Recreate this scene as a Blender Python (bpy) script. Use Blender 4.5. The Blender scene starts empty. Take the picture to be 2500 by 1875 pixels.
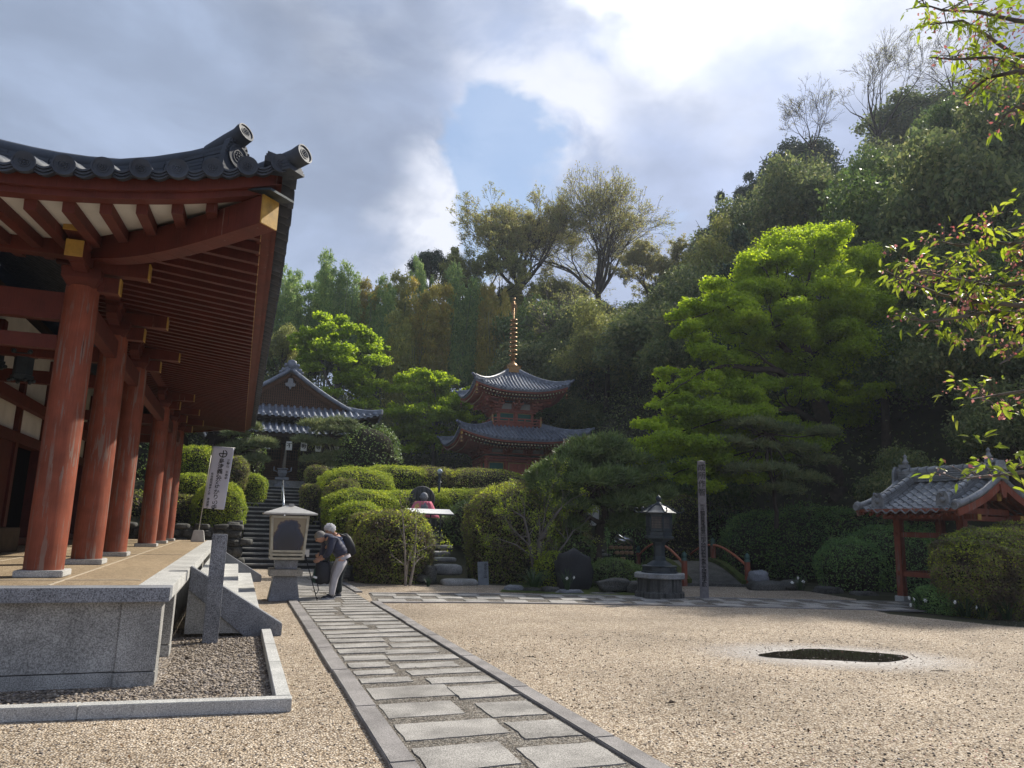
import bpy, bmesh, math, random
import numpy as np
from mathutils import Vector, Matrix, noise as mnoise
R = math.radians
S = bpy.context.scene
C = S.collection
# ------------------------------------------------------------------ camera
F, CW, CH, EYE = 1800.0, 1250.0, 937.5, 1.55
PITCH, ROLL, YAW = math.atan(349.0 / F), math.atan(0.025), R(19.8104)
fw = Vector((math.sin(YAW) * math.cos(PITCH), math.cos(YAW) * math.cos(PITCH), math.sin(PITCH)))
rt0 = Vector((math.cos(YAW), -math.sin(YAW), 0)); up0 = rt0.cross(fw)
rt = math.cos(ROLL) * rt0 + math.sin(ROLL) * up0
up = -math.sin(ROLL) * rt0 + math.cos(ROLL) * up0
cam = bpy.data.objects.new('camera', bpy.data.cameras.new('camera'))
C.objects.link(cam); S.camera = cam
cam.matrix_world = Matrix(((rt.x, up.x, -fw.x, 0), (rt.y, up.y, -fw.y, 0), (rt.z, up.z, -fw.z, EYE), (0, 0, 0, 1)))
cam.data.sensor_width = 36; cam.data.lens = 36 * F / 2500; cam.data.clip_end = 2000; cam.data.clip_start = 0.05

def ray(px, py):
    return fw + rt * ((px - CW) / F) - up * ((py - CH) / F)
def at(px, py, Y):
    d = ray(px, py); t = Y / d.y
    return Vector((d.x * t, Y, EYE + d.z * t))
def ground(px, py, z=0):
    d = ray(px, py); t = (z - EYE) / d.z
    return Vector((d.x * t, d.y * t, z))
# ------------------------------------------------------------------ sky, sun
SUN_AZ, SUN_EL = R(66), R(42)
S.view_settings.view_transform = 'Standard'; S.view_settings.look = 'None'
S.view_settings.exposure = 0.45; S.view_settings.gamma = 1.0
W = bpy.data.worlds.new('World'); S.world = W; W.use_nodes = True
nt = W.node_tree; nt.nodes.clear()
def wn(t, **k):
    n = nt.nodes.new(t)
    for a, b in k.items(): setattr(n, a, b)
    return n
def wl(a, b): nt.links.new(a, b)
wout = wn('ShaderNodeOutputWorld'); bg = wn('ShaderNodeBackground'); wl(bg.outputs[0], wout.inputs[0])
tc = wn('ShaderNodeTexCoord'); DIR = tc.outputs['Generated']
sky = wn('ShaderNodeTexSky', sky_type='NISHITA', sun_disc=False, sun_elevation=SUN_EL, sun_rotation=SUN_AZ, air_density=1.2, dust_density=0.6)
def wmath(op, a, b=None, c=None, clamp=False):
    n = wn('ShaderNodeMath', operation=op, use_clamp=clamp)
    for i, v in enumerate((a, b, c)):
        if v is None: continue
        if isinstance(v, (int, float)): n.inputs[i].default_value = v
        else: wl(v, n.inputs[i])
    return n.outputs[0]
def wmap(v, a, b, c=0.0, d=1.0):
    n = wn('ShaderNodeMapRange', interpolation_type='SMOOTHSTEP')
    wl(v, n.inputs[0]); n.inputs[1].default_value = a; n.inputs[2].default_value = b; n.inputs[3].default_value = c; n.inputs[4].default_value = d
    return n.outputs[0]
def wblob(px, py, r, amp, warp):
    """soft round area of the sky about the direction of (px, py), r in degrees"""
    d = ray(px, py).normalized()
    n = wn('ShaderNodeVectorMath', operation='DISTANCE'); wl(warp, n.inputs[0]); n.inputs[1].default_value = d
    return wmap(n.outputs['Value'], 0.0, R(r), amp, 0.0)
def wnoise(scale, detail, rough=0.55, stretch=(1, 1, 1.6), dist=0.0):
    mp = wn('ShaderNodeMapping'); wl(DIR, mp.inputs[0]); mp.inputs['Scale'].default_value = stretch
    n = wn('ShaderNodeTexNoise'); wl(mp.outputs[0], n.inputs['Vector']); n.inputs['Scale'].default_value = scale
    n.inputs['Detail'].default_value = detail; n.inputs['Roughness'].default_value = rough; n.inputs['Distortion'].default_value = dist
    return n
nw = wnoise(3.2, 5, .55)
wsub = wn('ShaderNodeVectorMath', operation='SUBTRACT'); wl(nw.outputs['Color'], wsub.inputs[0]); wsub.inputs[1].default_value = (.5, .5, .5)
wsc = wn('ShaderNodeVectorMath', operation='SCALE'); wl(wsub.outputs[0], wsc.inputs[0]); wsc.inputs['Scale'].default_value = .30
wad = wn('ShaderNodeVectorMath', operation='ADD'); wl(DIR, wad.inputs[0]); wl(wsc.outputs[0], wad.inputs[1]); WARP = wad.outputs[0]
def wsum(items):
    o = items[0]
    for i in items[1:]: o = wmath('ADD', o, i)
    return o
# openings of blue sky, bright cloud rims and the glare round the veiled sun
blue = wsum([wblob(1250, 420, 9, 1.2, WARP), wblob(1120, 400, 6, 1.0, WARP), wblob(1270, 250, 5.5, .9, WARP), wblob(1130, 580, 5, 1.0, WARP), wblob(1480, 60, 4.5, .5, WARP), wblob(640, 0, 6, .5, WARP), wblob(1660, 560, 5, .45, WARP)])
fine = wnoise(9, 7, .6, dist=.3).outputs['Fac']
blue = wmath('ADD', blue, wmath('MULTIPLY', wmath('SUBTRACT', fine, .5), 1.5))
blue = wmap(blue, .30, .85)
puff = wnoise(5.0, 8, .58, dist=.25).outputs['Fac']
edge = wsum([wblob(1080, 470, 8, 1.1, WARP), wblob(1060, 610, 8, .9, WARP), wblob(1250, 110, 9, .45, WARP), wblob(1430, 200, 9, .9, WARP), wblob(1380, 360, 6, .7, WARP), wblob(1200, 320, 5, .6, WARP), wblob(1600, 60, 8, .3, WARP), wblob(760, 40, 9, .3, WARP)])
edge = wmath('MULTIPLY', edge, wmap(puff, .38, .60))
glare = wsum([wblob(1860, -20, 8.5, 1.0, WARP), wblob(1700, 40, 7, .6, WARP), wblob(2160, -40, 9, .9, WARP), wblob(1500, -60, 5, .4, WARP), wblob(1800, 250, 5, .25, WARP)])
glare = wmath('MULTIPLY', glare, wmap(puff, .22, .60, .45, 1.0))
vd = wn('ShaderNodeVectorMath', operation='DISTANCE'); wl(WARP, vd.inputs[0]); vd.inputs[1].default_value = (math.sin(R(37)) * math.cos(R(51)), math.cos(R(37)) * math.cos(R(51)), math.sin(R(51)))
veil = wmap(vd.outputs['Value'], .12, .25, 1.0, 0.0)
soft = wnoise(1.7, 3, .45).outputs['Fac']
side = wn('ShaderNodeVectorMath', operation='DOT_PRODUCT'); wl(DIR, side.inputs[0]); side.inputs[1].default_value = rt0
base = wn('ShaderNodeMixRGB'); wl(wmap(side.outputs['Value'], -.5, .5), base.inputs[0])
base.inputs[1].default_value = (.222, .272, .375, 1); base.inputs[2].default_value = (.315, .365, .505, 1)
bm = wn('ShaderNodeMixRGB', blend_type='MULTIPLY'); bm.inputs[0].default_value = 1; wl(base.outputs[0], bm.inputs[1])
sh = wn('ShaderNodeCombineColor'); v = wmath('MULTIPLY', wmap(soft, .28, .72, .74, 1.30), wmap(wnoise(4.2, 6, .52, (1, 1, 2.0), .4).outputs['Fac'], .3, .7, .84, 1.18))
for i in range(3): wl(v, sh.inputs[i])
wl(sh.outputs[0], bm.inputs[2])
e1 = wn('ShaderNodeMixRGB'); wl(wmath('MINIMUM', edge, .9), e1.inputs[0]); wl(bm.outputs[0], e1.inputs[1]); e1.inputs[2].default_value = (.70, .72, .79, 1)
g1 = wn('ShaderNodeMixRGB'); wl(wmath('MINIMUM', glare, 1.0), g1.inputs[0]); wl(e1.outputs[0], g1.inputs[1]); g1.inputs[2].default_value = (.95, .96, 1.0, 1)
g2 = wn('ShaderNodeMixRGB'); wl(wmath('MINIMUM', veil, 1.0), g2.inputs[0]); wl(g1.outputs[0], g2.inputs[1]); g2.inputs[2].default_value = (4.2, 4.1, 3.9, 1); g1 = g2
skm = wn('ShaderNodeMixRGB', blend_type='MULTIPLY'); skm.inputs[0].default_value = 1; wl(sky.outputs[0], skm.inputs[1]); skm.inputs[2].default_value = (1.12, 1.05, .95, 1)
# the clouds are given relative to the Nishita sky, whose strength is SKY
SKY = 0.11
cs = wn('ShaderNodeVectorMath', operation='SCALE'); wl(g1.outputs[0], cs.inputs[0]); cs.inputs['Scale'].default_value = 1.0 / SKY
fin = wn('ShaderNodeMixRGB'); wl(wmath('MULTIPLY', blue, .85), fin.inputs[0]); wl(cs.outputs[0], fin.inputs[1])
bl2 = wn('ShaderNodeMixRGB'); bl2.inputs[0].default_value = .45; wl(skm.outputs[0], bl2.inputs[1]); bl2.inputs[2].default_value = (.25 / SKY, .38 / SKY, .65 / SKY, 1)
wl(bl2.outputs[0], fin.inputs[2]); wl(fin.outputs[0], bg.inputs[0]); bg.inputs[1].default_value = SKY
sun = bpy.data.objects.new('sun', bpy.data.lights.new('sun', 'SUN')); C.objects.link(sun)
sun.data.energy = 4.8; sun.data.angle = R(0.8); sun.data.color = (1, .93, .82)
sun.location = (30, 15, 40)
sun.rotation_euler = Vector((-math.sin(SUN_AZ) * math.cos(SUN_EL), -math.cos(SUN_AZ) * math.cos(SUN_EL), -math.sin(SUN_EL))).to_track_quat('-Z', 'Y').to_euler()
HAZE_D = .0005; S.cycles.volume_bounces = 0; S.cycles.max_bounces = 5; S.cycles.diffuse_bounces = 3; S.cycles.glossy_bounces = 2; S.cycles.transmission_bounces = 3; S.cycles.transparent_max_bounces = 6
S.cycles.caustics_reflective = False; S.cycles.caustics_refractive = False
# ------------------------------------------------------------------ materials
def M(name, rough=.7, spec=.3, metal=0):
    m = bpy.data.materials.new(name); m.use_nodes = True
    b = m.node_tree.nodes['Principled BSDF']; b.inputs['Roughness'].default_value = rough
    b.inputs['Specular IOR Level'].default_value = spec; b.inputs['Metallic'].default_value = metal
    return m, m.node_tree, b
def N(t, typ, **k):
    n = t.nodes.new(typ)
    for a, b in k.items(): setattr(n, a, b)
    return n
def coord(t, scale=(1, 1, 1), world=False):
    if world: o = N(t, 'ShaderNodeNewGeometry').outputs['Position']
    else: o = N(t, 'ShaderNodeTexCoord').outputs['Object']
    mp = N(t, 'ShaderNodeMapping'); mp.inputs['Scale'].default_value = scale; t.links.new(o, mp.inputs[0]); return mp.outputs[0]
def tnoise(t, vec, scale, detail=4, rough=.55, dist=0.):
    n = N(t, 'ShaderNodeTexNoise'); t.links.new(vec, n.inputs['Vector']); n.inputs['Scale'].default_value = scale
    n.inputs['Detail'].default_value = detail; n.inputs['Roughness'].default_value = rough; n.inputs['Distortion'].default_value = dist
    return n.outputs['Fac']
def ramp(t, fac, stops, interp='LINEAR'):
    r = N(t, 'ShaderNodeValToRGB'); t.links.new(fac, r.inputs[0]); e = r.color_ramp; e.interpolation = interp
    while len(e.elements) < len(stops): e.elements.new(.5)
    for el, (p, c) in zip(e.elements, stops): el.position = p; el.color = (*c, 1) if len(c) == 3 else c
    return r.outputs[0]
def mix(t, fac, a, b, mode='MIX'):
    n = N(t, 'ShaderNodeMixRGB', blend_type=mode)
    for i, v in enumerate((fac, a, b)):
        if isinstance(v, (int, float)): n.inputs[i].default_value = v
        elif isinstance(v, tuple): n.inputs[i].default_value = (*v, 1)
        else: t.links.new(v, n.inputs[i])
    return n.outputs[0]
def bump(t, b, h, strength=.4, dist=.02):
    n = N(t, 'ShaderNodeBump'); n.inputs['Strength'].default_value = strength; n.inputs['Distance'].default_value = dist
    t.links.new(h, n.inputs['Height']); t.links.new(n.outputs[0], b.inputs['Normal'])
def setc(t, b, c):
    if isinstance(c, tuple): b.inputs['Base Color'].default_value = (*c, 1)
    else: t.links.new(c, b.inputs['Base Color'])
def plain(name, col, rough=.6, spec=.3, metal=0, var=.25, scale=8, bmp=.15):
    m, t, b = M(name, rough, spec, metal); v = coord(t)
    n = tnoise(t, v, scale, 5, .6)
    a = tuple(c * (1 - var) for c in col); d = tuple(min(1, c * (1 + var)) for c in col)
    setc(t, b, ramp(t, n, [(.25, a), (.75, d)]))
    if bmp: bump(t, b, tnoise(t, v, scale * 6, 4), bmp, .01)
    return m
def granite(name, col, grain=220, stain=.35, streak=False, dark=.45):
    m, t, b = M(name, .75, .25); v = coord(t, world=True)
    g = ramp(t, tnoise(t, v, grain, 2, .7), [(.34, tuple(c * dark * .7 for c in col)), (.50, col), (.68, tuple(min(1, c * 1.6) for c in col))])
    s = ramp(t, tnoise(t, v, 2.1, 6, .6), [(.35, (1 - stain,) * 3), (.62, (1, 1, 1))])
    c = mix(t, 1, g, s, 'MULTIPLY')
    if streak:
        v2 = coord(t, (9, 9, .5), world=True)
        k = ramp(t, tnoise(t, v2, 1.5, 4), [(.45, (0, 0, 0)), (.62, (1, 1, 1))])
        c = mix(t, k, c, (.02, .022, .02))
    setc(t, b, c); bump(t, b, tnoise(t, v, grain * .6, 3, .7), .25, .004); return m
def redwood(name, col=(.27, .050, .026), flake=True, wear=.60):
    m, t, b = M(name, .62, .25); v = coord(t)
    v2 = coord(t, (14, 14, .9)); n2 = tnoise(t, v2, 1.6, 6, .62, .4)
    c = ramp(t, tnoise(t, v, 3.5, 5), [(.3, tuple(x * .72 for x in col)), (.7, tuple(x * 1.15 for x in col))])
    g = ramp(t, tnoise(t, coord(t, (60, 60, 2)), 2, 3), [(.35, (.82, .8, .8)), (.6, (1, 1, 1))]); c = mix(t, 1, c, g, 'MULTIPLY')
    if flake:
        k = ramp(t, n2, [(wear, (0, 0, 0)), (wear + .025, (1, 1, 1))])
        patch = ramp(t, tnoise(t, v, 1.3, 4), [(.42, (0, 0, 0)), (.55, (1, 1, 1))])
        k = mix(t, 1, k, patch, 'MULTIPLY')
        c = mix(t, k, c, (.20, .13, .105))
        crack = ramp(t, tnoise(t, coord(t, (30, 30, .8)), 1.2, 3, .5), [(.735, (0, 0, 0)), (.75, (1, 1, 1))])
        c = mix(t, crack, c, (.03, .012, .01))
    setc(t, b, c); bump(t, b, n2, .3, .01); return m
def tilemat(name, col=(.075, .085, .10), rough=.38):
    m, t, b = M(name, rough, .4); v = coord(t)
    c = ramp(t, tnoise(t, v, 3.5, 6, .65), [(.3, tuple(x * .55 for x in col)), (.55, col), (.75, tuple(x * 1.8 for x in col))])
    setc(t, b, c); r = N(t, 'ShaderNodeMapRange'); t.links.new(tnoise(t, v, 7, 4), r.inputs[0]); r.inputs[3].default_value = rough - .12; r.inputs[4].default_value = rough + .22
    t.links.new(r.outputs[0], b.inputs['Roughness']); bump(t, b, tnoise(t, v, 25, 3), .25, .01); return m
def leafmat(name, cols, trans=.38, rough=.5, spec=.25, patch=None):
    """leaf colour differs from leaf to leaf (random per mesh island) and a little by clump"""
    m, t, b = M(name, rough, spec)
    g = N(t, 'ShaderNodeNewGeometry')
    n = len(cols); c = ramp(t, g.outputs['Random Per Island'], [(i / max(1, n - 1), cols[i]) for i in range(n)])
    w = ramp(t, tnoise(t, coord(t, world=True), .9, 3), [(.3, (.72, .76, .8)), (.7, (1.22, 1.16, 1.0))]); c = mix(t, 1, c, w, 'MULTIPLY')
    if patch: c = mix(t, ramp(t, tnoise(t, coord(t, world=True), 1.7, 4, .65), [(.50, (0, 0, 0)), (.62, (.85, .85, .85))]), c, patch)
    setc(t, b, c)
    tr = N(t, 'ShaderNodeBsdfTranslucent'); h = N(t, 'ShaderNodeHueSaturation'); h.inputs['Saturation'].default_value = 1.08; h.inputs['Value'].default_value = 1.5
    h.inputs['Hue'].default_value = .497
    t.links.new(c, h.inputs['Color']); t.links.new(h.outputs[0], tr.inputs[0])
    mx = N(t, 'ShaderNodeMixShader'); mx.inputs[0].default_value = trans; t.links.new(b.outputs[0], mx.inputs[1]); t.links.new(tr.outputs[0], mx.inputs[2])
    t.links.new(mx.outputs[0], t.nodes['Material Output'].inputs['Surface']); return m
def gravel(name, cols, scale, bstr=.8, world=True, patches=(.8, 1.12), spec=.2):
    m, t, b = M(name, .85, spec); v = coord(t, world=True)
    vo = N(t, 'ShaderNodeTexVoronoi'); t.links.new(v, vo.inputs['Vector']); vo.inputs['Scale'].default_value = scale
    sp = N(t, 'ShaderNodeSeparateColor'); t.links.new(vo.outputs['Color'], sp.inputs[0])
    n = len(cols); c = ramp(t, sp.outputs[0], [(i / (n - 1), cols[i]) for i in range(n)])
    dk = ramp(t, vo.outputs['Distance'], [(.30, (1, 1, 1)), (.72, (.42, .38, .34))]); c = mix(t, 1, c, dk, 'MULTIPLY')
    pt = ramp(t, tnoise(t, v, .55, 6, .62), [(.3, (patches[0],) * 3), (.7, (patches[1],) * 3)]); c = mix(t, 1, c, pt, 'MULTIPLY')
    pt2 = ramp(t, tnoise(t, v, 9, 4, .6), [(.32, (.78, .76, .74)), (.6, (1.05,) * 3)]); c = mix(t, 1, c, pt2, 'MULTIPLY')
    setc(t, b, c)
    inv = N(t, 'ShaderNodeMath', operation='SUBTRACT'); inv.inputs[0].default_value = 1; t.links.new(vo.outputs['Distance'], inv.inputs[1])
    ad = N(t, 'ShaderNodeMath', operation='ADD'); t.links.new(inv.outputs[0], ad.inputs[0]); t.links.new(sp.outputs[1], ad.inputs[1])
    bump(t, b, ad.outputs[0], bstr, .8 / scale); return m
# ------------------------------------------------------------------ objects
OFF = {}
def thing(name, label, cat, loc=(0, 0, 0), rotz=0, group=None, local=False, kind=None):
    o = bpy.data.objects.new(name, None); C.objects.link(o); o.location = loc; o.rotation_euler = (0, 0, rotz)
    o.empty_display_size = .2
    OFF[o] = Vector((0, 0, 0)) if local else Vector(loc)
    tag(o, label, cat, group, kind); return o
def tag(o, label=None, cat=None, group=None, kind=None):
    if label: o['label'] = label
    if cat: o['category'] = cat
    if group: o['group'] = group
    if kind: o['kind'] = kind
    return o
def link(name, me, mat, parent=None, label=None, off=None):
    o = bpy.data.objects.new(name, me); C.objects.link(o)
    for m in (mat if isinstance(mat, (list, tuple)) else [mat]):
        if m and m.name not in [x.name for x in me.materials if x]: me.materials.append(m)
    if parent is not None:
        o.parent = parent; OFF[o] = OFF[parent]
        if OFF[parent].length: me.transform(Matrix.Translation(-OFF[parent]))
    if label: o['label'] = label
    return o
def frame_of(d):
    d = Vector(d).normalized(); a = Vector((0, 0, 1)) if abs(d.z) < .95 else Vector((1, 0, 0))
    u = d.cross(a).normalized(); return u, u.cross(d).normalized()
class MB:
    def __init__(s): s.v = []; s.f = []; s.sm = []; s.mi = []; s.cur = 0; s.mk = []
    def mark(s): s.mk.append((len(s.v), len(s.f))); return s
    def build_each(s, name, mat, parent, bevel=0, fix=True):
        """one object for every stretch between marks"""
        mk = s.mk + [(len(s.v), len(s.f))]; out = []
        for (v0, f0), (v1, f1) in zip(mk, mk[1:]):
            if f1 <= f0: continue
            b = MB(); b.v = s.v[v0:v1]; b.f = [[i - v0 for i in f] for f in s.f[f0:f1]]; b.sm = s.sm[f0:f1]; b.mi = s.mi[f0:f1]; out.append(b.build(name, mat, parent, None, bevel, fix))
        return out
    def add(s, vs, fs, smooth=False):
        o = len(s.v); s.v += [tuple(p) for p in vs]
        for f in fs: s.f.append([o + i for i in f]); s.sm.append(smooth); s.mi.append(s.cur)
        return s
    def box(s, c, d, rz=0, rot=None):
        c = Vector(c); h = [x / 2 for x in d]
        m = rot if rot is not None else Matrix.Rotation(rz, 3, 'Z')
        vs = [c + m @ Vector((sx * h[0], sy * h[1], sz * h[2])) for sz in (-1, 1) for sy in (-1, 1) for sx in (-1, 1)]
        return s.add(vs, [(0, 2, 3, 1), (4, 5, 7, 6), (0, 1, 5, 4), (2, 6, 7, 3), (0, 4, 6, 2), (1, 3, 7, 5)])
    def bb(s, x0, x1, y0, y1, z0, z1): return s.box(((x0 + x1) / 2, (y0 + y1) / 2, (z0 + z1) / 2), (abs(x1 - x0), abs(y1 - y0), abs(z1 - z0)))
    def beam(s, a, b, w, h, upv=(0, 0, 1)):
        a = Vector(a); b = Vector(b); d = (b - a).normalized(); u = d.cross(Vector(upv)).normalized(); n = u.cross(d)
        vs = [p + u * (sx * w / 2) + n * (sz * h / 2) for p in (a, b) for sx, sz in ((-1, -1), (1, -1), (1, 1), (-1, 1))]
        return s.add(vs, [(3, 2, 1, 0), (4, 5, 6, 7), (0, 1, 5, 4), (1, 2, 6, 5), (2, 3, 7, 6), (3, 0, 4, 7)])
    def tube(s, pts, rad, n=8, cap=True, smooth=True):
        pts = [Vector(p) for p in pts]
        if not isinstance(rad, (list, tuple)): rad = [rad] * len(pts)
        o = len(s.v); vs = []; u = None
        for i, p in enumerate(pts):
            d = (pts[min(i + 1, len(pts) - 1)] - pts[max(i - 1, 0)]).normalized()
            if u is None: u, w = frame_of(d)
            else: u = (u - d * u.dot(d)).normalized()
            w = d.cross(u)
            vs += [p + (u * math.cos(2 * math.pi * k / n) + w * math.sin(2 * math.pi * k / n)) * rad[i] for k in range(n)]
        fs = [(i * n + k, i * n + (k + 1) % n, (i + 1) * n + (k + 1) % n, (i + 1) * n + k) for i in range(len(pts) - 1) for k in range(n)]
        s.add(vs, fs, smooth)
        if cap: s.add(vs[:n], [tuple(range(n))[::-1]]); s.add(vs[-n:], [tuple(range(n))])
        return s
    def lathe(s, prof, c=(0, 0, 0), n=20, axis=None, smooth=True, ph=0):
        """prof: (radius, height) along axis"""
        c = Vector(c); ax = Vector(axis or (0, 0, 1)).normalized()
        if axis is None: u, w = Vector((1, 0, 0)), Vector((0, 1, 0))
        else: u, w = frame_of(ax)
        vs = [c + ax * h + (u * math.cos(2 * math.pi * k / n + ph) + w * math.sin(2 * math.pi * k / n + ph)) * max(r, 1e-4) for r, h in prof for k in range(n)]
        fs = [(i * n + k, i * n + (k + 1) % n, (i + 1) * n + (k + 1) % n, (i + 1) * n + k) for i in range(len(prof) - 1) for k in range(n)]
        return s.add(vs, fs, smooth)
    def prism(s, poly, a, b):
        """closed polygon of 3D points at offset vectors a and b"""
        a, b = Vector(a), Vector(b); n = len(poly); P = [Vector(p) for p in poly]
        vs = [p + a for p in P] + [p + b for p in P]
        return s.add(vs, [tuple(range(n))[::-1], tuple(range(n, 2 * n))] + [(i, (i + 1) % n, n + (i + 1) % n, n + i) for i in range(n)])
    def ball(s, c, r, n=12, m=8, sq=(1, 1, 1)):
        c = Vector(c); vs = []; fs = []
        for i in range(m + 1):
            th = math.pi * i / m
            for k in range(n):
                p = 2 * math.pi * k / n; vs.append(c + Vector((math.sin(th) * math.cos(p) * sq[0], math.sin(th) * math.sin(p) * sq[1], math.cos(th) * sq[2])) * r)
        fs = [(i * n + k, (i + 1) * n + k, (i + 1) * n + (k + 1) % n, i * n + (k + 1) % n) for i in range(m) for k in range(n)]
        return s.add(vs, fs, True)
    def mesh(s, name):
        me = bpy.data.meshes.new(name); me.from_pydata(s.v, [], s.f); me.polygons.foreach_set('use_smooth', s.sm)
        me.polygons.foreach_set('material_index', s.mi); me.update(); return me
    def build(s, name, mat, parent=None, label=None, bevel=0, fix=True):
        me = s.mesh(name)
        if fix or bevel:
            b = bmesh.new(); b.from_mesh(me); bmesh.ops.remove_doubles(b, verts=b.verts, dist=1e-5)
            bmesh.ops.recalc_face_normals(b, faces=b.faces)
            if bevel:
                ed = [e for e in b.edges if len(e.link_faces) == 2 and e.calc_face_angle(0) > .6]
                bmesh.ops.bevel(b, geom=ed, offset=bevel, segments=2, affect='EDGES', clamp_overlap=True)
            b.to_mesh(me); b.free()
        return link(name, me, mat, parent, label)
def npmesh(name, V, Fc, smooth=False):
    """V (n,3), Fc (m,k) arrays to a mesh, fast"""
    V = np.asarray(V, np.float32); Fc = np.asarray(Fc, np.int32); me = bpy.data.meshes.new(name)
    me.vertices.add(len(V)); me.vertices.foreach_set('co', V.ravel())
    k = Fc.shape[1]; me.loops.add(Fc.size); me.loops.foreach_set('vertex_index', Fc.ravel())
    me.polygons.add(len(Fc)); me.polygons.foreach_set('loop_start', np.arange(0, Fc.size, k, dtype=np.int32))
    me.polygons.foreach_set('loop_total', np.full(len(Fc), k, np.int32))
    if smooth: me.polygons.foreach_set('use_smooth', np.ones(len(Fc), bool))
    me.update(calc_edges=True); return me
def text_mesh(txt, size, name='lettering', bold=.012):
    cu = bpy.data.curves.new(name, 'FONT'); cu.body = txt; cu.size = size; cu.align_x = 'CENTER'; cu.align_y = 'CENTER'; cu.fill_mode = 'FRONT'; cu.resolution_u = 3; cu.offset = bold * size
    o = bpy.data.objects.new('tmp', cu); C.objects.link(o); bpy.context.view_layer.update()
    me = bpy.data.meshes.new_from_object(o.evaluated_get(bpy.context.evaluated_depsgraph_get())); bpy.data.objects.remove(o); bpy.data.curves.remove(cu)
    me.name = name; me.materials.clear(); return me
def vtext(col, txt, size, step, mat_fn, parent, mat, name='lettering'):
    """vertical column of characters; mat_fn(i) gives the 4x4 matrix of each character (x right, y up, z out)"""
    bm = bmesh.new()
    for i, ch in enumerate(txt):
        if ch == ' ': continue
        me = text_mesh(ch, size); me.transform(mat_fn(i)); bm.from_mesh(me); bpy.data.meshes.remove(me)
    me = bpy.data.meshes.new(name); bm.to_mesh(me); bm.free(); return link(name, me, mat, parent)
# ------------------------------------------------------------------ foliage makers
def rng(seed): return np.random.default_rng(seed)
def unit(g, n):
    v = g.normal(size=(n, 3)); return v / np.linalg.norm(v, axis=1, keepdims=True)
def leaf_quads(P, nrm, size, g, aspect=.5, fold=.25):
    """one folded leaf (4 corners) at every point P with normal nrm"""
    n = len(P); sz = size * g.uniform(.6, 1.35, (n, 1)) if np.isscalar(size) else size[:, None]
    a = unit(g, n); a -= nrm * np.sum(a * nrm, 1, keepdims=True); a /= np.linalg.norm(a, axis=1, keepdims=True) + 1e-9
    b = np.cross(nrm, a)
    V = np.empty((n, 4, 3)); V[:, 0] = P - a * sz * .5; V[:, 2] = P + a * sz * .5 - nrm * sz * fold * .5
    V[:, 1] = P + b * sz * aspect * .5 + nrm * sz * fold * .4; V[:, 3] = P - b * sz * aspect * .5 + nrm * sz * fold * .4
    return V.reshape(-1, 3), np.arange(n * 4).reshape(n, 4)
def lobes_points(lobes, n, g, inner=.55, clump=14, cr=.16):
    L = np.array(lobes, float); w = (L[:, 3] * L[:, 5]) ** 1.0; w /= w.sum()
    nc = max(1, n // clump); k = g.choice(len(L), nc, p=w); d = unit(g, nc)
    d[:, 2] = np.where(d[:, 2] < -.35, -d[:, 2] * .6, d[:, 2])
    r = inner + (1 - inner) * g.random((nc, 1)) ** .55
    c = L[k, :3] + d * L[k, 3:6] * r
    rr = L[k, 3:6].mean(1)[:, None] * cr
    P = np.repeat(c, clump, 0) + unit(g, nc * clump) * np.repeat(rr, clump, 0) * g.random((nc * clump, 1)) ** .5
    out = np.repeat(d, clump, 0); return P, out
def crown_mesh(name, lobes, n, size, seed, inner=.55, clump=14, cr=.16, upb=.6, outb=.5, flat=None, aspect=.5):
    g = rng(seed); P, out = lobes_points(lobes, n, g, inner, clump, cr)
    if flat is not None: P[:, 2] = np.round(P[:, 2] / flat + g.normal(0, .16, len(P))) * flat * .5 + P[:, 2] * .5
    nr = unit(g, len(P)) + out * outb + np.array([0, 0, upb]); nr /= np.linalg.norm(nr, axis=1, keepdims=True)
    V, Fc = leaf_quads(P, nr, size, g, aspect); return npmesh(name, V, Fc)
def auto_lobes(seed, k=14, spread=.62, r0=.28, r1=.48, zs=1.0, dome=True):
    g = rng(seed); out = [(0, 0, 0, .62, .62, .6 * zs)]
    for i in range(k):
        d = unit(g, 1)[0]
        if dome and d[2] < -.25: d[2] *= -.5
        r = g.uniform(r0, r1); q = spread * g.uniform(.8, 1.12)
        out.append((d[0] * q, d[1] * q, d[2] * q * zs, r, r, r * .8))
    return out
def tubes_np(segs, n=5):
    """segs: list of (pts (k,3), radii (k,)) -> V, F"""
    Vs, Fs, o = [], [], 0; ang = np.arange(n) * 2 * math.pi / n
    for P, rad in segs:
        P = np.asarray(P, float); k = len(P); T = np.gradient(P, axis=0); T /= np.linalg.norm(T, axis=1, keepdims=True) + 1e-9
        a = np.array([0, 0, 1.]) if abs(T[0, 2]) < .9 else np.array([1., 0, 0])
        U = np.cross(T, a); U /= np.linalg.norm(U, axis=1, keepdims=True) + 1e-9; Wd = np.cross(T, U)
        r = np.asarray(rad)[:, None, None]
        ring = P[:, None, :] + (U[:, None, :] * np.cos(ang)[None, :, None] + Wd[:, None, :] * np.sin(ang)[None, :, None]) * r
        Vs.append(ring.reshape(-1, 3)); i = np.arange(k - 1)[:, None] * n; j = np.arange(n)[None, :]; j2 = (j + 1) % n
        Fs.append(np.stack([i + j, i + j2, i + n + j2, i + n + j], -1).reshape(-1, 4) + o); o += k * n
    return np.concatenate(Vs), np.concatenate(Fs)
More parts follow.
